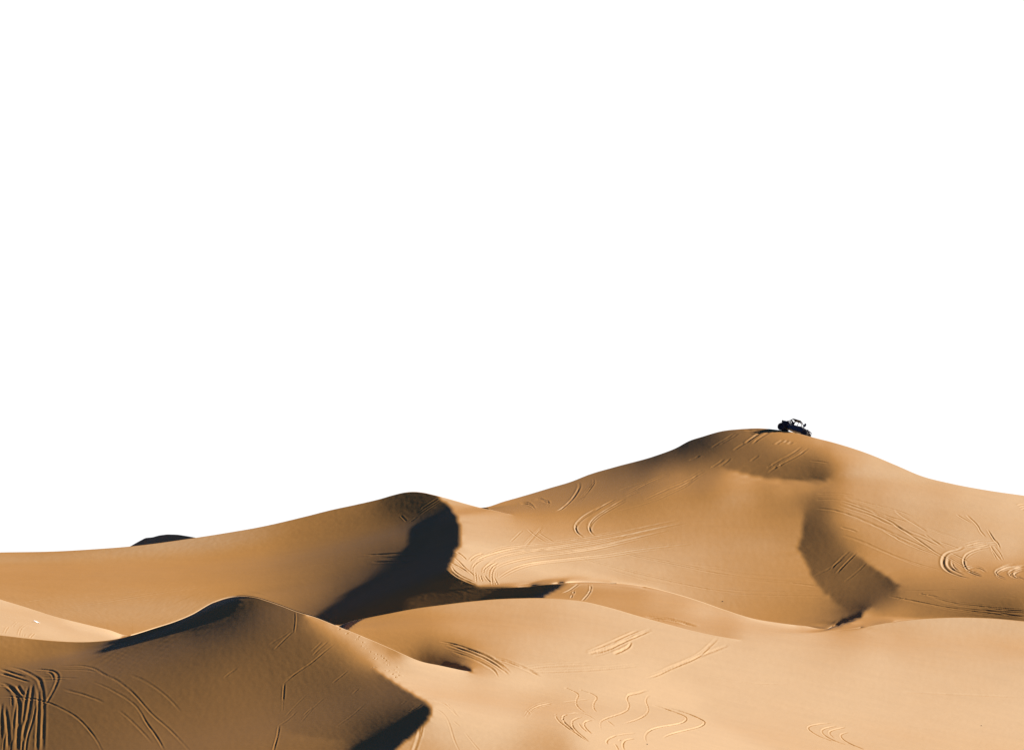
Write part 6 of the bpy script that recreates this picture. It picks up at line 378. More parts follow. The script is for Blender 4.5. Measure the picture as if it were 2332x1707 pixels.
# survey view, rut half width (m), rut depth (m), points
TRACKS = {
'd': [(.15,.10,'0 322 100 328 185 340 300 370 400 407 500 445 600 490 700 535 800 580 900 625 1000 665 1100 710 1200 755 1290 800'),
 (.15,.10,'730 565 830 620 930 680 1030 725 1130 765 1230 800 1320 835'),
 (.15,.10,'255 250 400 300 500 335 600 375 700 415 800 465 900 535 1000 600 1060 640 1150 700 1230 755 1300 805 1400 860'),
 (.13,.08,'235 285 350 322 450 355 550 380 650 425 750 480 850 510 950 560 1050 615 1150 650 1300 720 1380 750'),
 (.13,.08,'270 232 380 262 470 300 540 320 640 370 720 400 850 460'),(.12,.05,'310 200 450 240 600 275 750 310 900 350 1050 410'),
 (.12,.06,'850 345 920 400 970 430 1100 510 1200 575'),(.13,.08,'740 395 850 430 970 460'),(.12,.04,'0 160 120 155 250 158 400 180'),(.12,.04,'0 230 150 222 280 235'),
 (.13,.07,'260 525 350 545 440 575'),(.12,.05,'230 610 300 615 420 650 550 700 700 770 850 835 1000 890 1150 940 1300 980 1390 995'),
 (.12,.06,'950 545 1100 590 1250 660 1390 745'),(.13,.07,'1180 605 1260 660 1340 710'),(.12,.04,'1200 540 1350 590 1500 645 1650 680'),(.12,.06,'1340 685 1450 720 1550 760'),
 (.12,.05,'1520 385 1600 435 1680 480'),(.13,.07,'1630 400 1700 455 1760 520 1780 575 1840 635'),(.14,.09,'1860 550 1900 610 1930 660 1970 690 1990 745'),
 (.14,.09,'1890 730 1930 790 1980 860 2010 885'),(.14,.09,'1930 730 1990 800 2030 880'),(.12,.05,'1900 760 1960 880'),
 (.22,.18,'1600 740 1540 775 1450 790 1390 830 1370 890 1375 950 1420 1000 1500 1040 1600 1070 1660 1080'),(.2,.17,'1440 870 1425 920 1450 970 1520 1010 1600 1045'),(.16,.12,'1470 905 1490 960 1540 1000'),
 (.17,.13,'1840 740 1740 770 1660 800 1610 850 1595 900 1610 950 1640 990 1720 1020 1800 1050'),(.15,.10,'1880 715 1760 745 1640 745 1610 735'),
 (.14,.11,'1640 980 1700 965 1780 975 1840 1010'),(.15,.12,'1630 1000 1700 1035 1790 1060'),(.14,.10,'1560 1000 1650 1010 1740 1000'),(.16,.11,'1620 735 1720 705 1800 690 1880 700 1960 690'),
 (.16,.12,'2160 930 2060 945 1970 990 1945 1020 1970 1050 2050 1080'),(.15,.12,'2257 950 2150 980 2110 1010 2090 1040 2150 1075 2220 1090'),(.15,.12,'2257 990 2180 1010 2140 1050 2257 1090'),(.14,.10,'2000 1000 2080 970 2200 950 2300 940'),
 (.14,.08,'2190 290 2220 280 2300 275'),(.14,.08,'2210 310 2300 295'),(.13,.07,'2230 335 2300 310'),(.12,.06,'1390 830 1500 890 1600 950 1700 980'),(.12,.06,'1450 800 1560 850 1650 900')],
'k': [(.16,.11,'1310 1255 1450 1280 1600 1310 1750 1340 1900 1360 2050 1380 2257 1395 2350 1400'),(.15,.09,'1580 1245 1680 1285 1800 1310 1950 1325 2100 1340 2350 1352'),(.12,.06,'1520 1235 1650 1260'),
 (.12,.05,'1420 1218 1600 1215 1800 1205'),(.14,.07,'1700 1330 1900 1350 2350 1380'),(.13,.06,'1950 1345 2300 1410'),(.13,.06,'2000 1340 2350 1366'),
 (.12,.03,'0 1050 200 1085 400 1110 770 1122'),(.12,.05,'300 1140 500 1155 650 1165 810 1178'),(.12,.04,'100 1200 350 1225 850 1215'),(.12,.05,'200 1240 500 1250 860 1255'),(.12,.04,'620 1160 800 1185'),
 (.12,.05,'1035 935 960 1000 900 1070'),(.12,.06,'1080 950 1010 1020 940 1095'),(.12,.04,'1000 980 880 1070 780 1110'),(.12,.03,'1150 1020 1080 1090 1000 1150')],
'e': [(.14,.13,'1055 125 980 170 900 225 830 275'),(.14,.12,'1150 130 1060 180 980 235 930 280'),(.12,.06,'830 275 750 320 680 365'),(.12,.06,'560 480 470 545 380 600'),
 (.12,.06,'700 150 600 210 500 270 400 330'),(.12,.05,'740 150 640 215 500 290'),(.13,.09,'1325 235 1270 260 1220 290'),(.12,.07,'1380 240 1330 265'),(.13,.08,'1440 262 1380 285'),
 (.13,.07,'1560 320 1480 380 1400 430 1300 480 1200 540 1110 595'),(.13,.09,'1645 335 1580 385 1500 440 1400 490 1300 545 1200 600 1130 650'),(.12,.05,'1000 435 950 470 900 505'),(.12,.05,'250 435 180 470 110 495'),(.12,.05,'640 470 560 540 500 570'),(.12,.04,'1660 500 1780 510 1900 530'),
 (.13,.07,'820 112 950 106 1060 110 1150 125 1260 128')],
'j': [(.17,.12,'1105 685 1000 740 900 800 830 845 785 890 770 930 790 970 840 1005'),(.17,.12,'1190 680 1090 735 1000 790 930 840 895 885 885 930 905 965 935 990'),
 (.2,.12,'800 545 810 570 790 620 750 680 700 730 650 770 610 785'),(.17,.09,'925 520 930 545 900 590 860 640 810 695'),(.15,.08,'310 710 370 710 410 730 430 755'),(.14,.07,'440 680 480 680 510 690 550 700 545 720 530 740'),(.12,.06,'520 700 525 730'),
 (.12,.06,'1200 640 1300 590 1420 530 1560 480'),(.12,.04,'1140 610 1250 570 1400 525'),(.12,.06,'1350 690 1480 630 1590 580 1700 540 1850 450'),(.12,.05,'1420 690 1560 625 1700 560 1790 480'),(.12,.03,'1200 660 1300 625'),(.12,.03,'1100 790 1300 740 1450 690'),
 (.16,.10,'500 920 440 975 395 1030 350 1075'),(.12,.04,'330 945 280 990 230 1040'),(.12,.05,'370 930 430 985 520 1040'),(.12,.04,'460 960 520 1000 590 1040'),
 (.14,.08,'1650 855 1450 895 1250 940 1050 980 850 1010 650 1045 450 1065 250 1080 100 1110 0 1170'),(.14,.08,'1700 880 1450 930 1200 985 1000 1020 800 1050 600 1080 400 1110 250 1140 130 1170 50 1220 10 1290 30 1350'),
 (.14,.08,'1550 945 1350 990 1150 1040 950 1085 780 1110 600 1135 420 1155 250 1190 130 1230 80 1290'),(.14,.07,'1740 1060 1500 1085 1250 1115 1000 1155 850 1170 650 1190 450 1210 320 1240 210 1290 130 1340'),
 (.13,.07,'1600 900 1350 950 1150 1000 950 1045 750 1075 550 1100 300 1110 150 1140'),(.13,.06,'1300 1000 1100 1050 900 1095 700 1120'),
 (.12,.06,'690 1115 800 1165 900 1205 1100 1255 1300 1310 1500 1355 1700 1400 1900 1440 2150 1470'),(.12,.05,'1010 1095 1150 1130 1300 1170 1500 1210 1700 1250 1900 1295 2150 1330'),(.12,.03,'1200 1150 1400 1180 1700 1220 2100 1265'),(.12,.03,'1000 1250 1300 1345 1600 1410')],
'b': [(.16,.12,'330 90 380 115 420 150 460 190'),(.16,.12,'310 165 370 215 420 270 470 320 530 365 560 400'),(.15,.10,'265 230 330 260 390 295 480 350'),(.16,.11,'235 315 280 360 350 410 430 450 500 480 580 510'),(.15,.11,'270 270 300 330 380 390 460 430 560 475'),
 (.14,.10,'500 215 540 170 600 130 680 110'),(.14,.10,'550 260 590 210 660 165 760 130 880 95 1000 65 1200 30'),(.14,.10,'545 350 540 300 570 250 620 210 680 180'),(.14,.11,'690 380 680 330 710 290 760 250 830 220'),(.14,.11,'770 480 720 430 690 385'),
 (.14,.09,'745 390 760 320 800 270 870 230'),(.15,.12,'800 530 790 450 785 380 810 310 850 265'),(.15,.11,'870 520 840 460 815 410'),(.12,.08,'855 410 860 350'),(.14,.11,'670 470 650 420 640 380'),(.14,.09,'590 480 585 420 575 340'),
 (.14,.07,'870 430 950 370 1050 310 1150 270 1300 235 1500 210 1700 190 1950 160 2257 130'),(.14,.08,'1905 500 1850 540 1780 590 1700 620'),(.15,.10,'1845 580 1840 620 1800 690'),(.16,.12,'2050 500 2065 560 2040 620 1990 680 1950 720')],
'i': [(.13,.07,'0 515 100 530 200 560 300 600 380 640 440 680 500 740'),(.12,.06,'100 540 250 580 350 620 450 680 520 740'),(.14,.09,'400 640 500 665 600 705 680 740 740 770'),(.12,.05,'100 590 250 640 350 690 410 730 430 770'),(.12,.05,'60 540 300 625 420 690 510 760'),
 (.14,.09,'1560 430 1480 465 1400 500 1350 520 1280 555 1200 585 1100 605'),(.12,.06,'1460 435 1380 470 1300 505 1200 550 1100 590'),(.14,.09,'1410 520 1390 550 1340 580 1280 600'),(.12,.07,'1380 510 1310 545 1230 585 1130 610'),(.12,.03,'620 720 750 700 900 690 1100 685'),(.12,.03,'650 740 900 735 1200 720 1500 690'),
 (.12,.06,'1520 785 1600 765 1700 715 1800 675 1900 630 1960 580 2050 490'),(.12,.05,'1700 710 1900 630 2020 580 2120 545'),(.14,.07,'1520 340 1650 350 1750 370 1820 390 1880 405'),(.14,.04,'630 1075 660 1030 720 990 820 970')],
'c': [(.12,.07,'350 130 440 165 530 215 495 280 490 330 520 380 600 440'),(.13,.08,'540 160 640 190 700 215 755 255 720 300 700 360 715 400 745 430'),(.13,.08,'1380 160 1320 175 1250 200 1150 215 1115 245 1115 285 1140 330 1140 380 1100 425 1000 465 880 500 800 540 785 590 800 650'),
 (.12,.07,'1395 220 1350 260 1345 310 1370 360 1380 410 1350 460 1290 500 1190 540 1085 570'),(.14,.13,'1430 345 1550 380 1680 425 1790 465 1840 495 1845 525 1800 560 1700 585 1560 605 1450 630 1380 665 1345 705 1335 750 1355 800'),
 (.15,.14,'1560 365 1700 400 1850 445 1960 490 2040 530 2070 555 2050 590 1980 620 1850 650 1700 685 1600 720 1560 750'),(.13,.09,'245 435 243 490 280 545 350 600 420 650 500 700 600 770 660 800'),(.14,.13,'380 460 335 480 328 520 360 570 420 620 470 670'),
 (.13,.10,'560 490 480 515 440 550 445 600 490 660 560 720 640 785'),(.12,.07,'520 565 560 625 620 670'),(.14,.11,'680 530 620 540 585 570 600 620 640 660 680 695'),(.12,.04,'400 455 520 440 640 470 730 530'),(.12,.03,'340 310 480 295 650 275'),(.12,.03,'0 380 60 345 190 325'),(.12,.05,'870 535 920 570 960 605'),
 (.14,.09,'990 715 900 750 860 790 880 830'),(.13,.10,'1040 765 1015 785'),(.14,.10,'1200 755 1100 770 1065 810 1065 860 1085 897'),(.13,.08,'960 815 990 850 1010 897'),(.12,.04,'1220 690 1080 700 980 720')],
'l': [(.13,.08,'900 910 820 915 750 930 735 950 780 985 850 1020 980 1057'),(.13,.09,'940 930 860 945 830 965 850 995 920 1035 1000 1060'),(.13,.08,'1000 940 900 960 885 985 920 1015'),(.13,.09,'1020 975 965 990 975 1020 1030 1055 1130 1095'),(.12,.03,'1400 690 1700 705 1950 715 2257 730'),(.12,.03,'0 570 300 630 600 640')],
'a': [(.17,.16,'0 465 100 490 200 525 300 555 375 575'),(.17,.15,'0 525 120 555 250 600 350 630 430 655'),(.22,.16,'130 430 300 470 420 520 520 580 580 620 600 700 620 800 630 930 635 1100 630 1300 625 1500 620 1690'),
 (.2,.2,'545 690 570 800 570 950 562 1150 555 1350 545 1550 540 1690'),(.2,.18,'470 680 465 800 455 900 430 1050 400 1200 360 1350 335 1500'),(.24,.24,'0 660 100 690 180 750 230 830 265 900 280 1050 275 1250 260 1450 245 1690'),(.17,.15,'240 920 225 1100 205 1250 200 1350'),
 (.2,.17,'60 1000 95 1150 120 1350 130 1690'),(.17,.14,'520 980 500 1150 450 1300 400 1450 370 1690'),(.16,.12,'170 860 175 1000'),(.2,.16,'20 960 20 1200 10 1500'),(.16,.12,'330 1500 320 1690'),(.18,.14,'420 700 380 900 350 1100 320 1300'),(.16,.12,'80 1400 40 1690'),(.16,.12,'170 1500 150 1690'),
 (.16,.14,'60 700 200 780 300 860 340 960'),(.2,.2,'250 700 300 790 350 850'),(.16,.10,'0 700 90 720'),(.13,.09,'0 870 150 865 280 880 440 895 560 915 660 940 780 985 900 1040 1050 1120 1150 1190 1250 1290 1350 1410 1430 1530 1510 1690'),
 (.18,.15,'500 470 650 475 760 490 820 520 845 560 850 610 820 700 770 800 720 890 680 960 650 1010'),(.14,.08,'690 510 750 530 780 580 785 635')],
'm': [(.14,.08,'430 1030 600 1022 700 1045 780 1095 860 1130 930 1180 1000 1240 1060 1310 1130 1390 1240 1480 1320 1560 1420 1670'),(.12,.05,'680 1140 780 1180 880 1230 1000 1310 1050 1380 1100 1470 1180 1580 1230 1670'),(.12,.06,'470 1205 600 1235 700 1270 770 1300'),
 (.12,.04,'880 1360 950 1410 1050 1510 1130 1600'),(.12,.04,'960 1090 1050 1120 1150 1180 1250 1260 1340 1360'),(.12,.05,'1050 1390 1080 1440 1160 1540 1210 1640'),(.12,.05,'440 1055 640 1055 720 1075'),(.12,.05,'300 1110 580 1120'),(.12,.05,'310 1135 480 1130'),
 (.12,.05,'120 565 300 540 500 515 700 490 900 465 1100 440 1400 405'),(.12,.05,'180 580 400 555 650 520 900 490 1150 460'),(.12,.06,'310 625 500 600 750 565 1000 525 1250 485 1500 445 1880 420'),(.12,.05,'390 640 600 615 900 570 1200 530 1600 475'),(.12,.04,'100 575 350 530 700 480')],
'f': [(.14,.05,'70 720 95 660 140 600'),(.14,.04,'200 620 240 560 290 530'),(.14,.05,'305 760 310 690 350 620 430 570'),(.14,.08,'480 790 500 760 550 715'),(.13,.04,'380 770 400 720')],
'g': [(.13,-.1,'650 345 655 400 650 460 640 530'),(.13,.07,'630 515 580 560 530 610 470 670'),(.12,.05,'610 510 540 560 470 600 430 625'),(.13,.08,'880 600 840 640 790 685'),(.13,.08,'930 598 860 660 800 720'),(.14,.10,'985 620 920 670 850 730 780 790 700 840 620 900 550 960'),
 (.15,.12,'555 960 550 1030 545 1110'),(.12,.04,'545 1110 540 1200'),(.16,.13,'510 1320 500 1400 480 1470 455 1560'),(.12,.06,'1100 850 1040 900 970 955'),(.12,.06,'800 1165 760 1195 725 1230'),(.12,.04,'1190 1005 1140 1050'),(.13,.06,'150 830 90 870 35 915'),(.12,.05,'660 870 560 930'),(.12,.04,'660 1200 590 1270 510 1320'),
 (.13,.08,'1730 1140 1680 1175 1630 1200'),(.12,.07,'1700 1150 1650 1180'),(.12,.05,'1600 1110 1560 1135'),(.18,.14,'1720 1340 1710 1400 1690 1470 1660 1550'),(.13,.08,'1740 1320 1725 1420'),(.13,.06,'1850 1110 1930 1135 1990 1190 2050 1250'),(.14,.07,'1830 1170 1900 1200 1950 1260 1980 1340 2010 1450 2060 1550'),
 (.12,.05,'1950 1130 2020 1210'),(.13,.06,'2000 1280 2060 1330'),(.13,.06,'2100 1380 2180 1480 2240 1550'),(.12,.05,'1900 600 2050 630 2180 680 2257 710'),(.12,.05,'1930 650 2100 700 2257 770'),(.12,.03,'750 1050 640 1160 560 1250'),(.12,.03,'900 1080 800 1170 700 1290'),(.12,.03,'1250 1130 1130 1240 1000 1330')],
'h': [(.14,.08,'1140 215 1080 255 1020 295 960 335'),(.13,.07,'1120 200 1050 245 980 290'),(.12,.06,'940 365 880 405'),(.12,.05,'800 350 850 400'),(.12,.03,'0 780 150 765 300 740 450 710 600 690 950 655'),(.12,.04,'480 690 700 680 960 670'),(.12,.05,'560 750 750 745 945 745'),(.12,.03,'620 720 960 690')],
}
FOOTPRINTS = '1020 497 1090 533 1175 583 1215 610 1240 637 1350 708 1320 745 1345 748 1400 745 1440 783 1320 820 1510 822 1545 862 1475 880 1500 905 1340 820 1190 560 1265 660 1285 690 1375 725 1420 765 1460 800 1490 850 1530 890 1450 850'
HGT = np.zeros_like(Zm)
VIEWROWS = np.where(np.abs(Ym[:, 0]) < 5000)[0]; RA, RB = VIEWROWS[0], VIEWROWS[-1]
column_step = XS[1] - XS[0]
def ground(X, Y):
    # mesh column, mesh row and ground position of a photo point
    c = (X - XS[0]) / column_step; ci = int(round(c))
    if ci < 1 or ci > NC - 2: return None
    col = -Ym[RA:RB + 1, ci]
    r = int(np.searchsorted(col, -Y)); r = min(max(r, 1), len(col) - 1)
    t = (-Y - col[r - 1]) / max(col[r] - col[r - 1], 1e-6); t = min(max(t, 0), 1)
    r += RA
    d = Dm[r - 1, ci] * (1 - t) + Dm[r, ci] * t
    if Dm[r, ci] - Dm[r - 1, ci] > 4: d = Dm[r - 1, ci]
    return ci, r, d * (X - CX) / FPX, d
def smooth_path(p, step=.8):
    p = np.array(p, float)
    for _ in range(2 if len(p) > 2 else 0):     # corner cutting
        q = np.empty((2 * len(p), 2)); q[0], q[-1] = p[0], p[-1]
        q[1:-1:2] = .75 * p[:-1] + .25 * p[1:]; q[2:-1:2] = .25 * p[:-1] + .75 * p[1:]; p = q
    s = np.concatenate([[0], np.cumsum(np.hypot(*np.diff(p, axis=0).T))])
    n = max(3, int(s[-1] / step)); u = np.linspace(0, s[-1], n)
    return np.stack([np.interp(u, s, p[:, 0]), np.interp(u, s, p[:, 1])], -1), u
def rut(path, w, rut_depth, wob=True, berm=.5):
    P, u = smooth_path(path); n = len(P)
    G = [ground(x, y) for x, y in P]
    keep = [k for k in range(n) if G[k]]
    if len(keep) < 2: return
    fade = np.minimum(1, np.minimum(np.arange(n), np.arange(n)[::-1]) / (.16 * n + 1)) ** .7
    if wob:
        wv = np.interp(u, np.arange(0, u[-1] + 9, 9), RNG.uniform(.6, 1.15, len(np.arange(0, u[-1] + 9, 9))))
        fade = fade * wv
    c0 = max(min(G[k][0] for k in keep) - 40, 0); c1 = min(max(G[k][0] for k in keep) + 41, NC)
    r0 = max(min(G[k][1] for k in keep) - 90, RA); r1 = min(max(G[k][1] for k in keep) + 91, RB + 1)
    best = np.full((r1 - r0, c1 - c0), 9., np.float32); amp = np.zeros((r1 - r0, c1 - c0), np.float32); ww = np.full_like(amp, w)
    for a, k in enumerate(keep):
        ci, r, x, d = G[k]
        k2 = keep[min(a + 1, len(keep) - 1)]; k1 = keep[max(a - 1, 0)]
        tx, ty = G[k2][2] - G[k1][2], G[k2][3] - G[k1][3]; tl = math.hypot(tx, ty) + 1e-6
        rp = min(abs(Dm[min(r + 1, RB), ci] - Dm[r, ci]), .7); cp = column_step * d / FPX
        we = max(w, .95 * (abs(ty) / tl * cp + abs(tx) / tl * rp))
        reach = 3.2 * we
        seg = np.abs(Dm[max(r - 80, r0):min(r + 80, r1), ci] - d) < reach; hit = np.where(seg)[0]
        if not len(hit): continue
        ra = max(r - 80, r0) + hit[0] - 2; rb = max(r - 80, r0) + hit[-1] + 3; ra = max(ra, r0); rb = min(rb, r1)
        hc = min(int(reach / cp) + 2, 38); ca, cb = max(ci - hc, c0), min(ci + hc + 1, c1)
        dist = np.hypot(Xm[ra:rb, ca:cb] - x, Dm[ra:rb, ca:cb] - d)
        B = best[ra - r0:rb - r0, ca - c0:cb - c0]; mk = dist < B
        B[mk] = dist[mk]; amp[ra - r0:rb - r0, ca - c0:cb - c0][mk] = fade[k] * (we / w) ** .5; ww[ra - r0:rb - r0, ca - c0:cb - c0][mk] = we
    q = best / ww
    h = rut_depth * amp * (-np.exp(-q * q) + berm * np.exp(-((q - 1.75) / .75) ** 2))
    HGT[r0:r1, c0:c1] += np.where(best < 8.9, h, 0)
def pairs(s):
    v = [float(t) for t in s.split()]; return list(zip(v[0::2], v[1::2]))
GAIN = dict(a=.15, m=.13, g=.16, c=.5, d=.36, k=.34, e=.34, j=.34, b=.42, h=.34)
for vk, lst in TRACKS.items():
    ox, oy, sc = VIEWS[vk]
    for w_, rut_depth, pts in lst:
        rut([(ox + x / sc, oy + y / sc) for x, y in pairs(pts)], w_ * ((.5 if vk == 'c' else .5) if w_ < .18 else .7), rut_depth * GAIN.get(vk, .5), True, .18 if vk in 'cl' else .5)
# fainter, older tracks running alongside the fresh ones
for vk, n in (('d', 2), ('j', 3), ('k', 3), ('i', 2), ('m', 2), ('h', 2), ('a', 1)):
    ox, oy, sc = VIEWS[vk]
    for w_, depth, pts in TRACKS[vk]:
        P = pairs(pts)
        if len(P) < 4 or w_ > .17: continue
        for _ in range(n):
            o = RNG.uniform(2.5, 7) * RNG.choice((-1, 1)); cut = RNG.integers(0, max(1, len(P) // 3)); end = len(P) - RNG.integers(0, max(1, len(P) // 3))
            Q = [(ox + x / sc + o * .3, oy + y / sc + o * .7 + RNG.uniform(-.6, .6)) for x, y in P[cut:end]]
            if len(Q) > 2: rut(Q, w_ * .55, depth * GAIN.get(vk, .5) * RNG.uniform(.25, .6), True, .5)
ox, oy, sc = VIEWS['g']
for x, y in pairs(FOOTPRINTS):
    X, Y = ox + x / sc, oy + y / sc
    rut([(X - .9, Y - .3), (X, Y), (X + .9, Y + .4)], .12, .06, False)
Zm = Zm + np.clip(HGT, -.4, .3)

# sideways the field flattens out into the same plain
ext = np.cumsum(1.28 ** np.arange(0, 26)) * .35
def wing(col, sgn):
    # carry the sand on sideways, first with the slope it has at the edge, then easing into the plain
    k = 12 if sgn < 0 else NC - 13
    run = np.abs(Xm[:, col] - Xm[:, k]) + 1e-3
    gz, gd = (Zm[:, col] - Zm[:, k]) / run, (Dm[:, col] - Dm[:, k]) / run
    gz = gz - gd * np.clip(np.gradient(Zm[:, col]) / np.maximum(np.gradient(Dm[:, col]), .02), -.5, .5); gd = gd * 0
    ker = np.ones(41) / 41
    gz = np.clip(np.convolve(np.pad(gz, 20, mode='edge'), ker, 'valid'), -.3, 0 if sgn > 0 else .04); gd = np.clip(np.convolve(np.pad(gd, 20, mode='edge'), ker, 'valid'), -.6, .6)
    low = np.minimum(base, Zm[:, col] - 3)
    xs, ys, zs = [], [], []
    for o in ext:
        f = np.exp(-(o / 70) ** 2); oe = 22 * (1 - math.exp(-o / 22))
        xs.append(Xm[:, col] + sgn * o * np.maximum(1, Dm[:, col] / 900)); ys.append(Dm[:, col] + gd * oe)
        zs.append(low + np.maximum(Zm[:, col] + gz * oe - low, 0) * f)
    return xs, ys, zs
lx, ly, lz = wing(0, -1); rx, ry, rz = wing(NC - 1, 1)
AX = np.column_stack(lx[::-1] + [Xm] + rx); AY = np.column_stack(ly[::-1] + [Dm] + ry); AZ = np.column_stack(lz[::-1] + [Zm] + rz)
def grid_mesh(name, x, y, z, mat):
    nr, nc = x.shape
    me = bpy.data.meshes.new(name)
    co = np.empty((nr * nc, 3), np.float32); co[:, 0] = x.ravel(); co[:, 1] = y.ravel(); co[:, 2] = z.ravel() + EYE
    idx = np.arange(nr * nc).reshape(nr, nc)
    q = np.stack([idx[:-1, :-1], idx[:-1, 1:], idx[1:, 1:], idx[1:, :-1]], -1).reshape(-1, 4).astype(np.int32)
    me.vertices.add(nr * nc); me.vertices.foreach_set('co', co.ravel())
    me.loops.add(q.size); me.loops.foreach_set('vertex_index', q.ravel())
    me.polygons.add(len(q)); me.polygons.foreach_set('loop_start', np.arange(0, q.size, 4, dtype=np.int32))
    me.polygons.foreach_set('use_smooth', np.ones(len(q), bool))
    me.update(calc_edges=True); me.materials.append(mat)
    o = bpy.data.objects.new(name, me); C.objects.link(o)
    return o
def sand_material():
    m = bpy.data.materials.new('sand'); m.use_nodes = True
    nt = m.node_tree; N = nt.nodes; K = nt.links; b = N['Principled BSDF']
    geo = N.new('ShaderNodeNewGeometry')
    def noise(scale, detail=6, rough=.6, sc=(1, 1, 1)):
        mp = N.new('ShaderNodeMapping'); mp.inputs['Scale'].default_value = sc; K.new(geo.outputs['Position'], mp.inputs['Vector'])
        n = N.new('ShaderNodeTexNoise'); n.inputs['Scale'].default_value = scale; n.inputs['Detail'].default_value = detail
        n.inputs['Roughness'].default_value = rough; K.new(mp.outputs[0], n.inputs['Vector']); return n.outputs['Fac']
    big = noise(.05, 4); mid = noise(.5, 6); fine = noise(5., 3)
    # highlight paling painted in: sun-facing slopes paler, slopes facing away ochre
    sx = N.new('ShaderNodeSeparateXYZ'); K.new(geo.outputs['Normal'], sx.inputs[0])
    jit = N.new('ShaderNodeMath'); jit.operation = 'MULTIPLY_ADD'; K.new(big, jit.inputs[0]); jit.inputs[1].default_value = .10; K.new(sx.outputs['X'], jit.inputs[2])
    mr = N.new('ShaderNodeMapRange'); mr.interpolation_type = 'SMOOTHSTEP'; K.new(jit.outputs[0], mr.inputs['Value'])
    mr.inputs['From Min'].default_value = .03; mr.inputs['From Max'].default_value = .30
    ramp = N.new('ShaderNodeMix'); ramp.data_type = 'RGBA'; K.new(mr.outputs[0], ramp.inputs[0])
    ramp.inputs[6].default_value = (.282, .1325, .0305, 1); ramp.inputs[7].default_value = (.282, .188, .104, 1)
    streak = noise(.5, 5, .6, (.25, 1.6, 1))
    add0 = N.new('ShaderNodeMath'); add0.operation = 'MULTIPLY_ADD'; K.new(streak, add0.inputs[0]); add0.inputs[1].default_value = .09; add0.inputs[2].default_value = .865
    add = N.new('ShaderNodeMath'); add.operation = 'MULTIPLY_ADD'; K.new(mid, add.inputs[0]); add.inputs[1].default_value = .10; K.new(add0.outputs[0], add.inputs[2])
    add2 = N.new('ShaderNodeMath'); add2.operation = 'MULTIPLY_ADD'; K.new(fine, add2.inputs[0]); add2.inputs[1].default_value = .08; K.new(add.outputs[0], add2.inputs[2])
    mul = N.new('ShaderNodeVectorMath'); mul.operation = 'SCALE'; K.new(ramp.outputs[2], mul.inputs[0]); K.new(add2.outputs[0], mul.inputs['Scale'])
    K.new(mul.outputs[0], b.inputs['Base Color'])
    b.inputs['Roughness'].default_value = .9; b.inputs['Specular IOR Level'].default_value = .12
    h1 = noise(2.2, 6, .6)
    bp = N.new('ShaderNodeBump'); bp.inputs['Strength'].default_value = .14; bp.inputs['Distance'].default_value = .05
    K.new(h1, bp.inputs['Height']); K.new(bp.outputs[0], b.inputs['Normal'])
    return m
SAND = sand_material()
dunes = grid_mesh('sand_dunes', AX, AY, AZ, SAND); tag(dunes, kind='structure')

# the dark dune far behind the left ridge
def far_dune():
    pts = [(250, 1268, 1175), (291.6, 1246, 1160), (316, 1232, 1150), (331.5, 1224, 1142), (347, 1222.7, 1136), (362, 1218.4, 1130), (380.6, 1216, 1122),
           (405, 1216.6, 1112), (430, 1220.6, 1102), (446.6, 1223.6, 1095), (480, 1232, 1082), (540, 1262, 1060)]
    pts = [(((X - CX) / FPX) * d, d, d * (YH - Y) / FPX) for X, Y, d in pts]
    xs = np.linspace(0, len(pts) - 1, 90); i = np.arange(len(pts)); P = np.array(pts)
    cr = np.stack([np.interp(xs, i, P[:, a]) for a in range(3)], -1)
    for _ in range(2): cr[1:-1] = .25 * cr[:-2] + .5 * cr[1:-1] + .25 * cr[2:]
    off = [-26, -18, -12, -8, -5, -3, -2, -1.2, -.6, -.25, 0, .4, 1, 2, 4, 8, 14, 22, 32, 45, 60, 80]
    x = []; y = []; z = []
    for o in off:
        x.append(cr[:, 0] + o * .8); y.append(cr[:, 1] + o * .6)
        s = .6 if o < 0 else .2
        w = 1.2; zz = cr[:, 2] - s * abs(o)
        z.append(base - 1 + w * np.logaddexp(0, (zz - base + 1) / w))
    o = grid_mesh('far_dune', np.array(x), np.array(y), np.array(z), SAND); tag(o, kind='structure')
far_dune()
# ------------------------------------------------------------------ things standing on the sand
def mesh_height(x, y):
    # height of the finished sand sheet at a ground position near the hilltop or in view
    c = (x / y * FPX + CX - XS[0]) / column_step; c0 = int(min(max(c, 0), NC - 2)); f = c - c0
    out = 0
    for cc, wgt in ((c0, 1 - f), (c0 + 1, f)):
        col = Dm[NPRE:, cc]; r = int(np.argmax(col > y)); r = max(r, 1)
        t = (y - col[r - 1]) / max(col[r] - col[r - 1], 1e-6)
        out += wgt * (Zm[NPRE + r - 1, cc] * (1 - t) + Zm[NPRE + r, cc] * t)
    return out
def bm_box(bm, c, s, rot=None, ch=.012):
    # a block with softened corners: eight-sided slices along x
    hx, hy, hz = s[0] / 2, s[1] / 2, s[2] / 2; ch = min(ch, hx * .6, hy * .6, hz * .6)
    def ring(x, iy, iz):
        y, z = hy - iy, hz - iz
        pts = [(-y + ch, -z), (y - ch, -z), (y, -z + ch), (y, z - ch), (y - ch, z), (-y + ch, z), (-y, z - ch), (-y, -z + ch)]
        return [Vector(c) + ((rot @ Vector((x, p, q))) if rot else Vector((x, p, q))) for p, q in pts]
    bm_loft(bm, [ring(-hx, ch * .7, ch * .7), ring(-hx + ch, 0, 0), ring(hx - ch, 0, 0), ring(hx, ch * .7, ch * .7)])
def move_all(bm, M):
    for v in bm.verts: v.co = M @ v.co
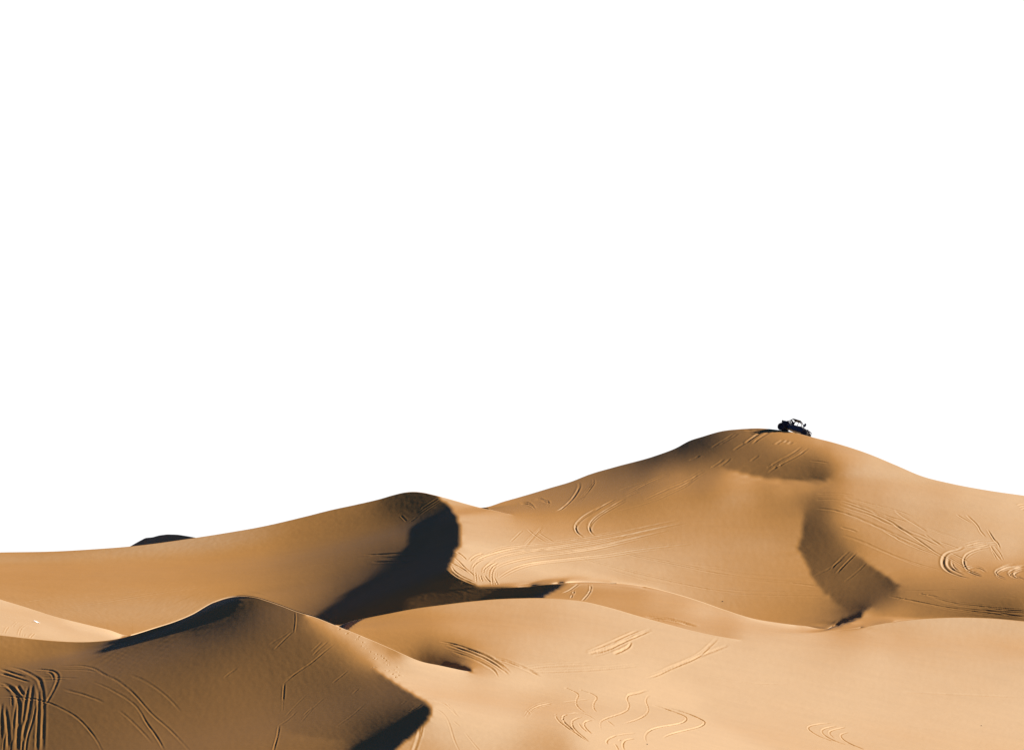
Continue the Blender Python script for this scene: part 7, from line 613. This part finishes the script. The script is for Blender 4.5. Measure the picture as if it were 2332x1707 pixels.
def bm_tube(bm, pts, r, n=8):
    pts = [Vector(p) for p in pts]
    rings = []
    for i, p in enumerate(pts):
        a = pts[max(i - 1, 0)]; b = pts[min(i + 1, len(pts) - 1)]; t = (b - a).normalized()
        u = t.orthogonal().normalized() if i == 0 else (rings_u - t * rings_u.dot(t)).normalized()
        rings_u = u; v = t.cross(u)
        rings.append([bm.verts.new(p + r * (math.cos(2 * math.pi * k / n) * u + math.sin(2 * math.pi * k / n) * v)) for k in range(n)])
    for A, B in zip(rings[:-1], rings[1:]):
        for k in range(n): bm.faces.new((A[k], A[(k + 1) % n], B[(k + 1) % n], B[k]))
    bm.faces.new(rings[0][::-1]); bm.faces.new(rings[-1])
def bm_lathe(bm, prof, c, n=28):
    # prof: (radius, offset along y); spun round the y axis at c
    rings = []
    for r, o in prof:
        rings.append([bm.verts.new((c[0] + r * math.cos(2 * math.pi * k / n), c[1] + o, c[2] + r * math.sin(2 * math.pi * k / n))) for k in range(n)])
    for A, B in zip(rings[:-1], rings[1:]):
        for k in range(n): bm.faces.new((A[k], A[(k + 1) % n], B[(k + 1) % n], B[k]))
    return rings
def bm_loft(bm, secs):
    rings = [[bm.verts.new(p) for p in s] for s in secs]; n = len(rings[0])
    for A, B in zip(rings[:-1], rings[1:]):
        for k in range(n): bm.faces.new((A[k], A[(k + 1) % n], B[(k + 1) % n], B[k]))
    bm.faces.new(rings[0][::-1]); bm.faces.new(rings[-1])
BLACK = mat_plain('black_paint', (.012, .013, .016), .45, 0, scale=3)
RUBBER = mat_plain('rubber', (.014, .013, .012), .85, 0, scale=9)
STEEL = mat_plain('dark_steel', (.02, .021, .024), .5, .6, scale=6)
CLOTH = mat_plain('seat_cloth', (.016, .014, .014), .9, 0, scale=12)
GLASSY = mat_plain('lamp_glass', (.03, .03, .035), .2, 0, scale=4)
def buggy(loc, M):
    root = empty('dune_buggy', loc, 'black open dune buggy with roll cage driving over the crest of the tallest dune', 'buggy')
    root.matrix_world = M
    # tub and nose
    bm = bmesh.new()
    def sec(x, w, zb, zt, wt): return [(x, -w, zb), (x, w, zb), (x, w * 1.05, zb + .5 * (zt - zb)), (x, wt, zt), (x, -wt, zt), (x, -w * 1.05, zb + .5 * (zt - zb))]
    bm_loft(bm, [sec(-.75, .50, .34, .74, .52), sec(-.3, .58, .27, .72, .60), sec(.35, .58, .25, .74, .60), sec(.62, .54, .25, .90, .52), sec(.95, .46, .27, .86, .44), sec(1.35, .36, .32, .78, .33), sec(1.66, .26, .38, .68, .24)])
    body = obj('body', bm, BLACK, root)
    for s in (-1, 1):
        bm = bmesh.new(); bm_loft(bm, [[(x, s * (y + o), z) for o, z in ((0, z0), (.035, z0), (.035, z1), (0, z1))] for x, y, z0, z1 in ((-.72, .56, .42, .86), (-.2, .62, .34, .72), (.3, .62, .34, .80), (.6, .54, .36, .88))])
        obj('side_panel', bm, BLACK, body)
    # roll cage
    bm = bmesh.new(); r = .045
    for s in (-1, 1):
        y = .60 * s
        bm_tube(bm, [(-.62, y, .40), (-.60, y, .95), (-.50, .56 * s, 1.42), (-.42, .52 * s, 1.50), (.05, .50 * s, 1.50), (.42, .49 * s, 1.43), (.52, .50 * s, 1.36), (.72, .50 * s, 1.05), (.84, .46 * s, .80), (1.30, .33 * s, .62), (1.68, .22 * s, .50)], r)
        bm_tube(bm, [(-.48, .55 * s, 1.44), (-.85, .52 * s, 1.12), (-1.30, .46 * s, .80), (-1.72, .40 * s, .66)], r)
        bm_tube(bm, [(-.60, y, .92), (-.1, .62 * s, .80), (.4, .60 * s, .82), (.82, .47 * s, .80)], r * .9)
        bm_tube(bm, [(-.60, y, .42), (0, .63 * s, .30), (.7, .55 * s, .28), (1.3, .33 * s, .34)], r)
        bm_tube(bm, [(-.60, y, .45), (-1.1, .50 * s, .42), (-1.72, .42 * s, .46)], r)
        bm_tube(bm, [(-.55, .58 * s, 1.25), (-1.0, .50 * s, .55)], r * .8)
        bm_tube(bm, [(-.05, .50 * s, 1.50), (-.15, .61 * s, .80)], r * .8)
    for x, y, z in ((-.45, .53, 1.48), (.46, .49, 1.40), (-.60, .60, .95), (.84, .46, .80), (-1.72, .41, .66), (-1.72, .41, .46), (1.66, .22, .50)):
        bm_tube(bm, [(x, -y, z), (x, 0, z + .01), (x, y, z)], r)
    bm_tube(bm, [(-.44, -.53, 1.48), (.45, .49, 1.41)], r * .7); bm_tube(bm, [(-.60, -.59, .5), (-.56, .57, 1.2)], r * .7)
    cage = obj('roll_cage', bm, BLACK, root)
    bm = bmesh.new(); bm_box(bm, (.0, 0, 1.525), (.86, .98, .03));
    obj('roof_panel', bm, BLACK, cage)
    # wheels
    for x, rad, wd, trk in ((-1.36, .39, .34, .80), (1.38, .37, .23, .74)):
        for s in (-1, 1):
            bm = bmesh.new(); c = (x, s * trk, rad); h = wd / 2
            rings = bm_lathe(bm, [(rad * .58, -h * .8), (rad * .80, -h), (rad * .95, -h * .85), (rad, -h * .5), (rad * 1.0, h * .5), (rad * .95, h * .85), (rad * .80, h), (rad * .58, h * .8), (rad * .58, -h * .8)], c, 32)
            for k in range(18):
                a = 2 * math.pi * k / 18
                bm_box(bm, (c[0] + (rad + .012) * math.cos(a), c[1], c[2] + (rad + .012) * math.sin(a)), (.05, wd * .86, .045), Matrix.Rotation(-a, 3, 'Y'))
            t = obj('wheel', bm, RUBBER, root)
            bm = bmesh.new()
            bm_lathe(bm, [(rad * .60, -h * .82), (rad * .56, -h * .6), (rad * .50, -h * .3), (rad * .5, h * .3), (rad * .56, h * .6), (rad * .60, h * .82)], c, 28)
            for k in range(8):
                a = 2 * math.pi * k / 8; o = s * h * .45
                bm_tube(bm, [(c[0] + .05 * math.cos(a), c[1] + o, c[2] + .05 * math.sin(a)), (c[0] + rad * .56 * math.cos(a), c[1] + o * .9, c[2] + rad * .56 * math.sin(a))], .018, 6)
            bm_lathe(bm, [(.001, s * h * .55), (.06, s * h * .55), (.07, s * h * .2), (rad * .54, 0), (rad * .54, -s * h * .1), (.001, -s * h * .1)], c, 24)
            obj('rim', bm, STEEL, t)
            bm = bmesh.new(); inner = .30 if x > 0 else .42
            bm_tube(bm, [(x - .02, s * trk, rad + .04), (x - .20 * (1 if x > 0 else -1), s * inner, .52)], .024); bm_tube(bm, [(x + .02, s * trk, rad - .06), (x - .22 * (1 if x > 0 else -1), s * inner, .38)], .024)
            obj('suspension_arm', bm, STEEL, root)
            bm = bmesh.new(); bm_tube(bm, [(x, s * (trk - .16), rad + .05), (x - (.12 if x > 0 else -.22), s * (inner + .1), .86 if x < 0 else .74)], .045); bm_tube(bm, [(x, s * (trk - .16), rad + .05), (x - (.06 if x > 0 else -.10), s * (inner + .22), .62 if x < 0 else .56)], .03)
            obj('shock_absorber', bm, STEEL, root)
    # engine with its pipework at the back
    bm = bmesh.new(); bm_box(bm, (-1.30, 0, .68), (.74, .66, .44), None, .03); bm_box(bm, (-1.22, 0, .98), (.56, .44, .30), None, .03); bm_box(bm, (-1.02, 0, .52), (.3, .4, .3), None, .03)
    for s in (-1, 1): bm_box(bm, (-1.32, .34 * s, .74), (.44, .16, .24), None, .03)
   
    eng = obj('engine', bm, STEEL, root)
    bm = bmesh.new(); bm_lathe(bm, [(.001, -.24), (.10, -.24), (.12, -.20), (.12, .20), (.10, .24), (.001, .24)], (-1.62, 0, 1.02), 20)
    obj('exhaust_can', bm, STEEL, eng)
    for s in (-1, 1):
        bm = bmesh.new(); bm_tube(bm, [(-1.32, .40 * s, .74), (-1.55, .42 * s, .84), (-1.66, .22 * s, 1.0)], .035); obj('exhaust_pipe', bm, STEEL, eng)
    bm = bmesh.new(); bm_lathe(bm, [(.001, -.13), (.11, -.13), (.13, 0), (.11, .13), (.001, .13)], (-1.12, .12, 1.14), 18); obj('air_filter', bm, STEEL, eng)
    for s in (-1, 1):
        bm = bmesh.new(); Rm = Matrix.Rotation(R(-14), 3, 'Y')
        bm_box(bm, (-.14, .28 * s, .52), (.46, .42, .14), None, .05); bm_box(bm, (-.42, .28 * s, .84), (.12, .42, .60), Rm, .045)
       
        st = obj('seat', bm, CLOTH, root)
        bm = bmesh.new(); bm_box(bm, (-.50, .28 * s, 1.20), (.11, .26, .22), Rm, .04);
        obj('headrest', bm, CLOTH, st)
        bm = bmesh.new(); bm_lathe(bm, [(.001, -.05), (.075, -.05), (.09, 0), (.085, .05), (.001, .06)], (0, 0, 0), 18)
        move_all(bm, Matrix.Translation((1.50, .26 * s, .74)) @ Matrix.Rotation(R(-90), 4, 'Z'))
        bm_tube(bm, [(1.48, .24 * s, .56), (1.50, .26 * s, .70)], .018)
        obj('headlight', bm, GLASSY, root)
    bm = bmesh.new(); n = 22
    ring = [Vector((.34 + .05 * math.sin(2 * math.pi * k / n), .28 + .16 * math.cos(2 * math.pi * k / n), .92 + .15 * math.sin(2 * math.pi * k / n))) for k in range(n + 1)]
    bm_tube(bm, ring, .016, 6); bm_tube(bm, [(.34, .28, .92), (.60, .28, .80)], .016, 6); obj('steering_wheel', bm, STEEL, root)
    bm = bmesh.new(); bm_lathe(bm, [(.001, -.03), (.16, -.03), (.19, 0), (.16, .035), (.001, .05)], (0, 0, 0), 22)
    move_all(bm, Matrix.Translation((1.10, -.56, 1.14)) @ Matrix.Rotation(R(-28), 4, 'Z') @ Matrix.Scale(1.15, 4, (0, 0, 1)))
    mir = obj('mirror', bm, BLACK, root)
    bm = bmesh.new(); bm_tube(bm, [(.80, -.47, .82), (.98, -.55, 1.0), (1.12, -.56, 1.14)], .012, 6); obj('mirror_arm', bm, STEEL, mir)
    bm = bmesh.new()
    for s in (-1, 1): bm_tube(bm, [(1.60, .20 * s, .40), (1.86, .24 * s, .44), (1.92, .22 * s, .60), (1.70, .18 * s, .70), (1.42, .26 * s, .68)], .028)
    bm_tube(bm, [(1.86, -.26, .44), (1.86, .26, .44)], .028); bm_tube(bm, [(1.92, -.24, .60), (1.92, .24, .60)], .028)
    obj('front_bumper', bm, BLACK, root)
    for ch in root.children:      # long-travel suspension: the body rides high over the wheels
        if not ch.name.startswith(('wheel', 'suspension', 'shock')): ch.location.z += .13
    return root
def place_buggy():
    sky_row = NPRE + int(np.where(np.abs(Ym[NPRE:, 0]) < 5000)[0][-1])
    X = 1806.
    ci = int(round((X - XS[0]) / column_step)); d = Dm[sky_row, ci] + 1.0; x = d * (X - CX) / FPX
    heading = R(-22); fw = Vector((math.cos(heading), math.sin(heading), 0)); lf = Vector((-math.sin(heading), math.cos(heading), 0))
    P = []
    for a, b in ((-1.52, .90), (-1.52, -.90), (1.55, .81), (1.55, -.81)):
        p = Vector((x, d, 0)) + a * fw + b * lf; p.z = mesh_height(p.x, p.y) + EYE; P.append(p)
    f = ((P[2] + P[3]) / 2 - (P[0] + P[1]) / 2).normalized(); l = ((P[0] + P[2]) / 2 - (P[1] + P[3]) / 2).normalized()
    up = f.cross(l).normalized(); l = up.cross(f).normalized()
    mid = (P[0] + P[1] + P[2] + P[3]) / 4 + up * .0
    M = Matrix((f, l, up)).transposed().to_4x4(); M.translation = mid + up * .06; M = M @ Matrix.Scale(1.06, 4)
    buggy(mid, M)
place_buggy()
PALE = mat_plain('bleached_wood', (.85, .83, .78), .8, 0, scale=30)
ROCK = mat_plain('dark_rock', (.09, .06, .035), .9, 0, scale=25)
def on_sand(X, Y):
    g = ground(X, Y); return Vector((g[2], g[3], mesh_height(g[2], g[3]) + EYE))
def stick():
    a, b = on_sand(76, 1414), on_sand(88, 1419.5)
    m = (a + b) / 2 + Vector((0, 0, .10)); o = empty('stick', m, 'short white flat stick lying on the pale sand at the left', 'stick')
    along = Vector((.91, 0, -.42)); up = Vector((.36, -.5, .78)); side = up.cross(along).normalized(); up = along.cross(side).normalized()
    F = Matrix((along, side, up)).transposed()
    bm = bmesh.new(); bm_box(bm, (0, 0, 0), (.50, .13, .03), F); s = obj('shaft', bm, PALE, o)
    bm = bmesh.new(); bm_tube(bm, [along * .24 + up * .01, along * .40 + up * .05], .03, 6); obj('twig', bm, PALE, s)
stick()
def stone(X, Y, size, label, seed):
    p = on_sand(X, Y); bm = bmesh.new(); bm_lathe(bm, [(max(math.sin(math.pi * k / 10), .02), -math.cos(math.pi * k / 10)) for k in range(11)], (0, 0, 0), 18)
    rn = np.random.default_rng(seed); D = rn.normal(size=(6, 3)); D /= np.linalg.norm(D, axis=1)[:, None]; L = rn.uniform(.55, .9, 6)
    for v in bm.verts:
        q = v.co.normalized(); s = 1.
        for dd, ll in zip(D, L):
            t = float(np.dot(dd, q))
            if t > .01: s = min(s, ll / t)
        v.co = q * s
    move_all(bm, Matrix.Diagonal((size, size * .9, size * .6, 1)))
    o = obj('stone', bm, ROCK); o.location = p + Vector((0, 0, size * .2)); tag(o, label, 'stone', 'dark stones scattered on the sand')
stone(2235, 1651.5, .07, 'small dark stone lying alone on the smooth pale sand near the bottom right corner', 3)
stone(1474, 1694, .075, 'small dark stone at the end of the looping tyre tracks in the foreground', 5)
stone(1646, 1369, .09, 'small dark stone low on the ochre flank of the tallest dune', 8)


# ------------------------------------------------------------------ light
EL, AZI = R(21), R(10)
sun_dir = Vector((math.cos(EL) * math.cos(AZI), math.cos(EL) * math.sin(AZI), math.sin(EL)))
sl = bpy.data.lights.new('sun', 'SUN'); sl.energy = 5; sl.angle = R(.5); sl.color = (1, .93, .82)
so = bpy.data.objects.new('sun', sl); C.objects.link(so)
so.rotation_euler = sun_dir.to_track_quat('Z', 'Y').to_euler(); so.location = (300, 300, 300)
w = bpy.data.worlds.new('World'); bpy.context.scene.world = w; w.use_nodes = True
nt = w.node_tree; N = nt.nodes; K = nt.links
bg = N['Background']; outw = N['World Output']
sky = N.new('ShaderNodeTexSky'); sky.sky_type = 'NISHITA'; sky.sun_disc = False
sky.sun_elevation = EL; sky.sun_rotation = R(90) - AZI
sky.altitude = 8000; sky.air_density = .9; sky.dust_density = 0; sky.ozone_density = 10
K.new(sky.outputs[0], bg.inputs['Color']); bg.inputs['Strength'].default_value = .06
# white patch added to the sky behind the dunes, small to limit its light
tc = N.new('ShaderNodeTexCoord'); sep = N.new('ShaderNodeSeparateXYZ'); K.new(tc.outputs['Generated'], sep.inputs[0])
def mrange(sock, a, b):
    n = N.new('ShaderNodeMapRange'); n.interpolation_type = 'SMOOTHSTEP'
    n.inputs['From Min'].default_value = a; n.inputs['From Max'].default_value = b; n.inputs['To Min'].default_value = 1; n.inputs['To Max'].default_value = 0
    K.new(sock, n.inputs['Value']); return n.outputs[0]
ab = N.new('ShaderNodeMath'); ab.operation = 'ABSOLUTE'; K.new(sep.outputs['X'], ab.inputs[0])
side = mrange(ab.outputs[0], .15, .30); top = mrange(sep.outputs['Z'], .125, .22); bot = mrange(sep.outputs['Y'], .3, .1)
m1 = N.new('ShaderNodeMath'); m1.operation = 'MULTIPLY'; K.new(side, m1.inputs[0]); K.new(top, m1.inputs[1])
m2 = N.new('ShaderNodeMath'); m2.operation = 'MULTIPLY'; K.new(m1.outputs[0], m2.inputs[0]); K.new(bot, m2.inputs[1])
bg2 = N.new('ShaderNodeBackground'); bg2.inputs['Color'].default_value = (1, 1, 1, 1); bg2.inputs['Strength'].default_value = .30
mix = N.new('ShaderNodeMixShader'); K.new(m2.outputs[0], mix.inputs[0]); K.new(bg.outputs[0], mix.inputs[1]); K.new(bg2.outputs[0], mix.inputs[2])
K.new(mix.outputs[0], outw.inputs['Surface'])
sc = bpy.context.scene
sc.view_settings.view_transform = 'Standard'; sc.view_settings.look = 'None'
sc.view_settings.exposure = 1.84; sc.view_settings.gamma = 1
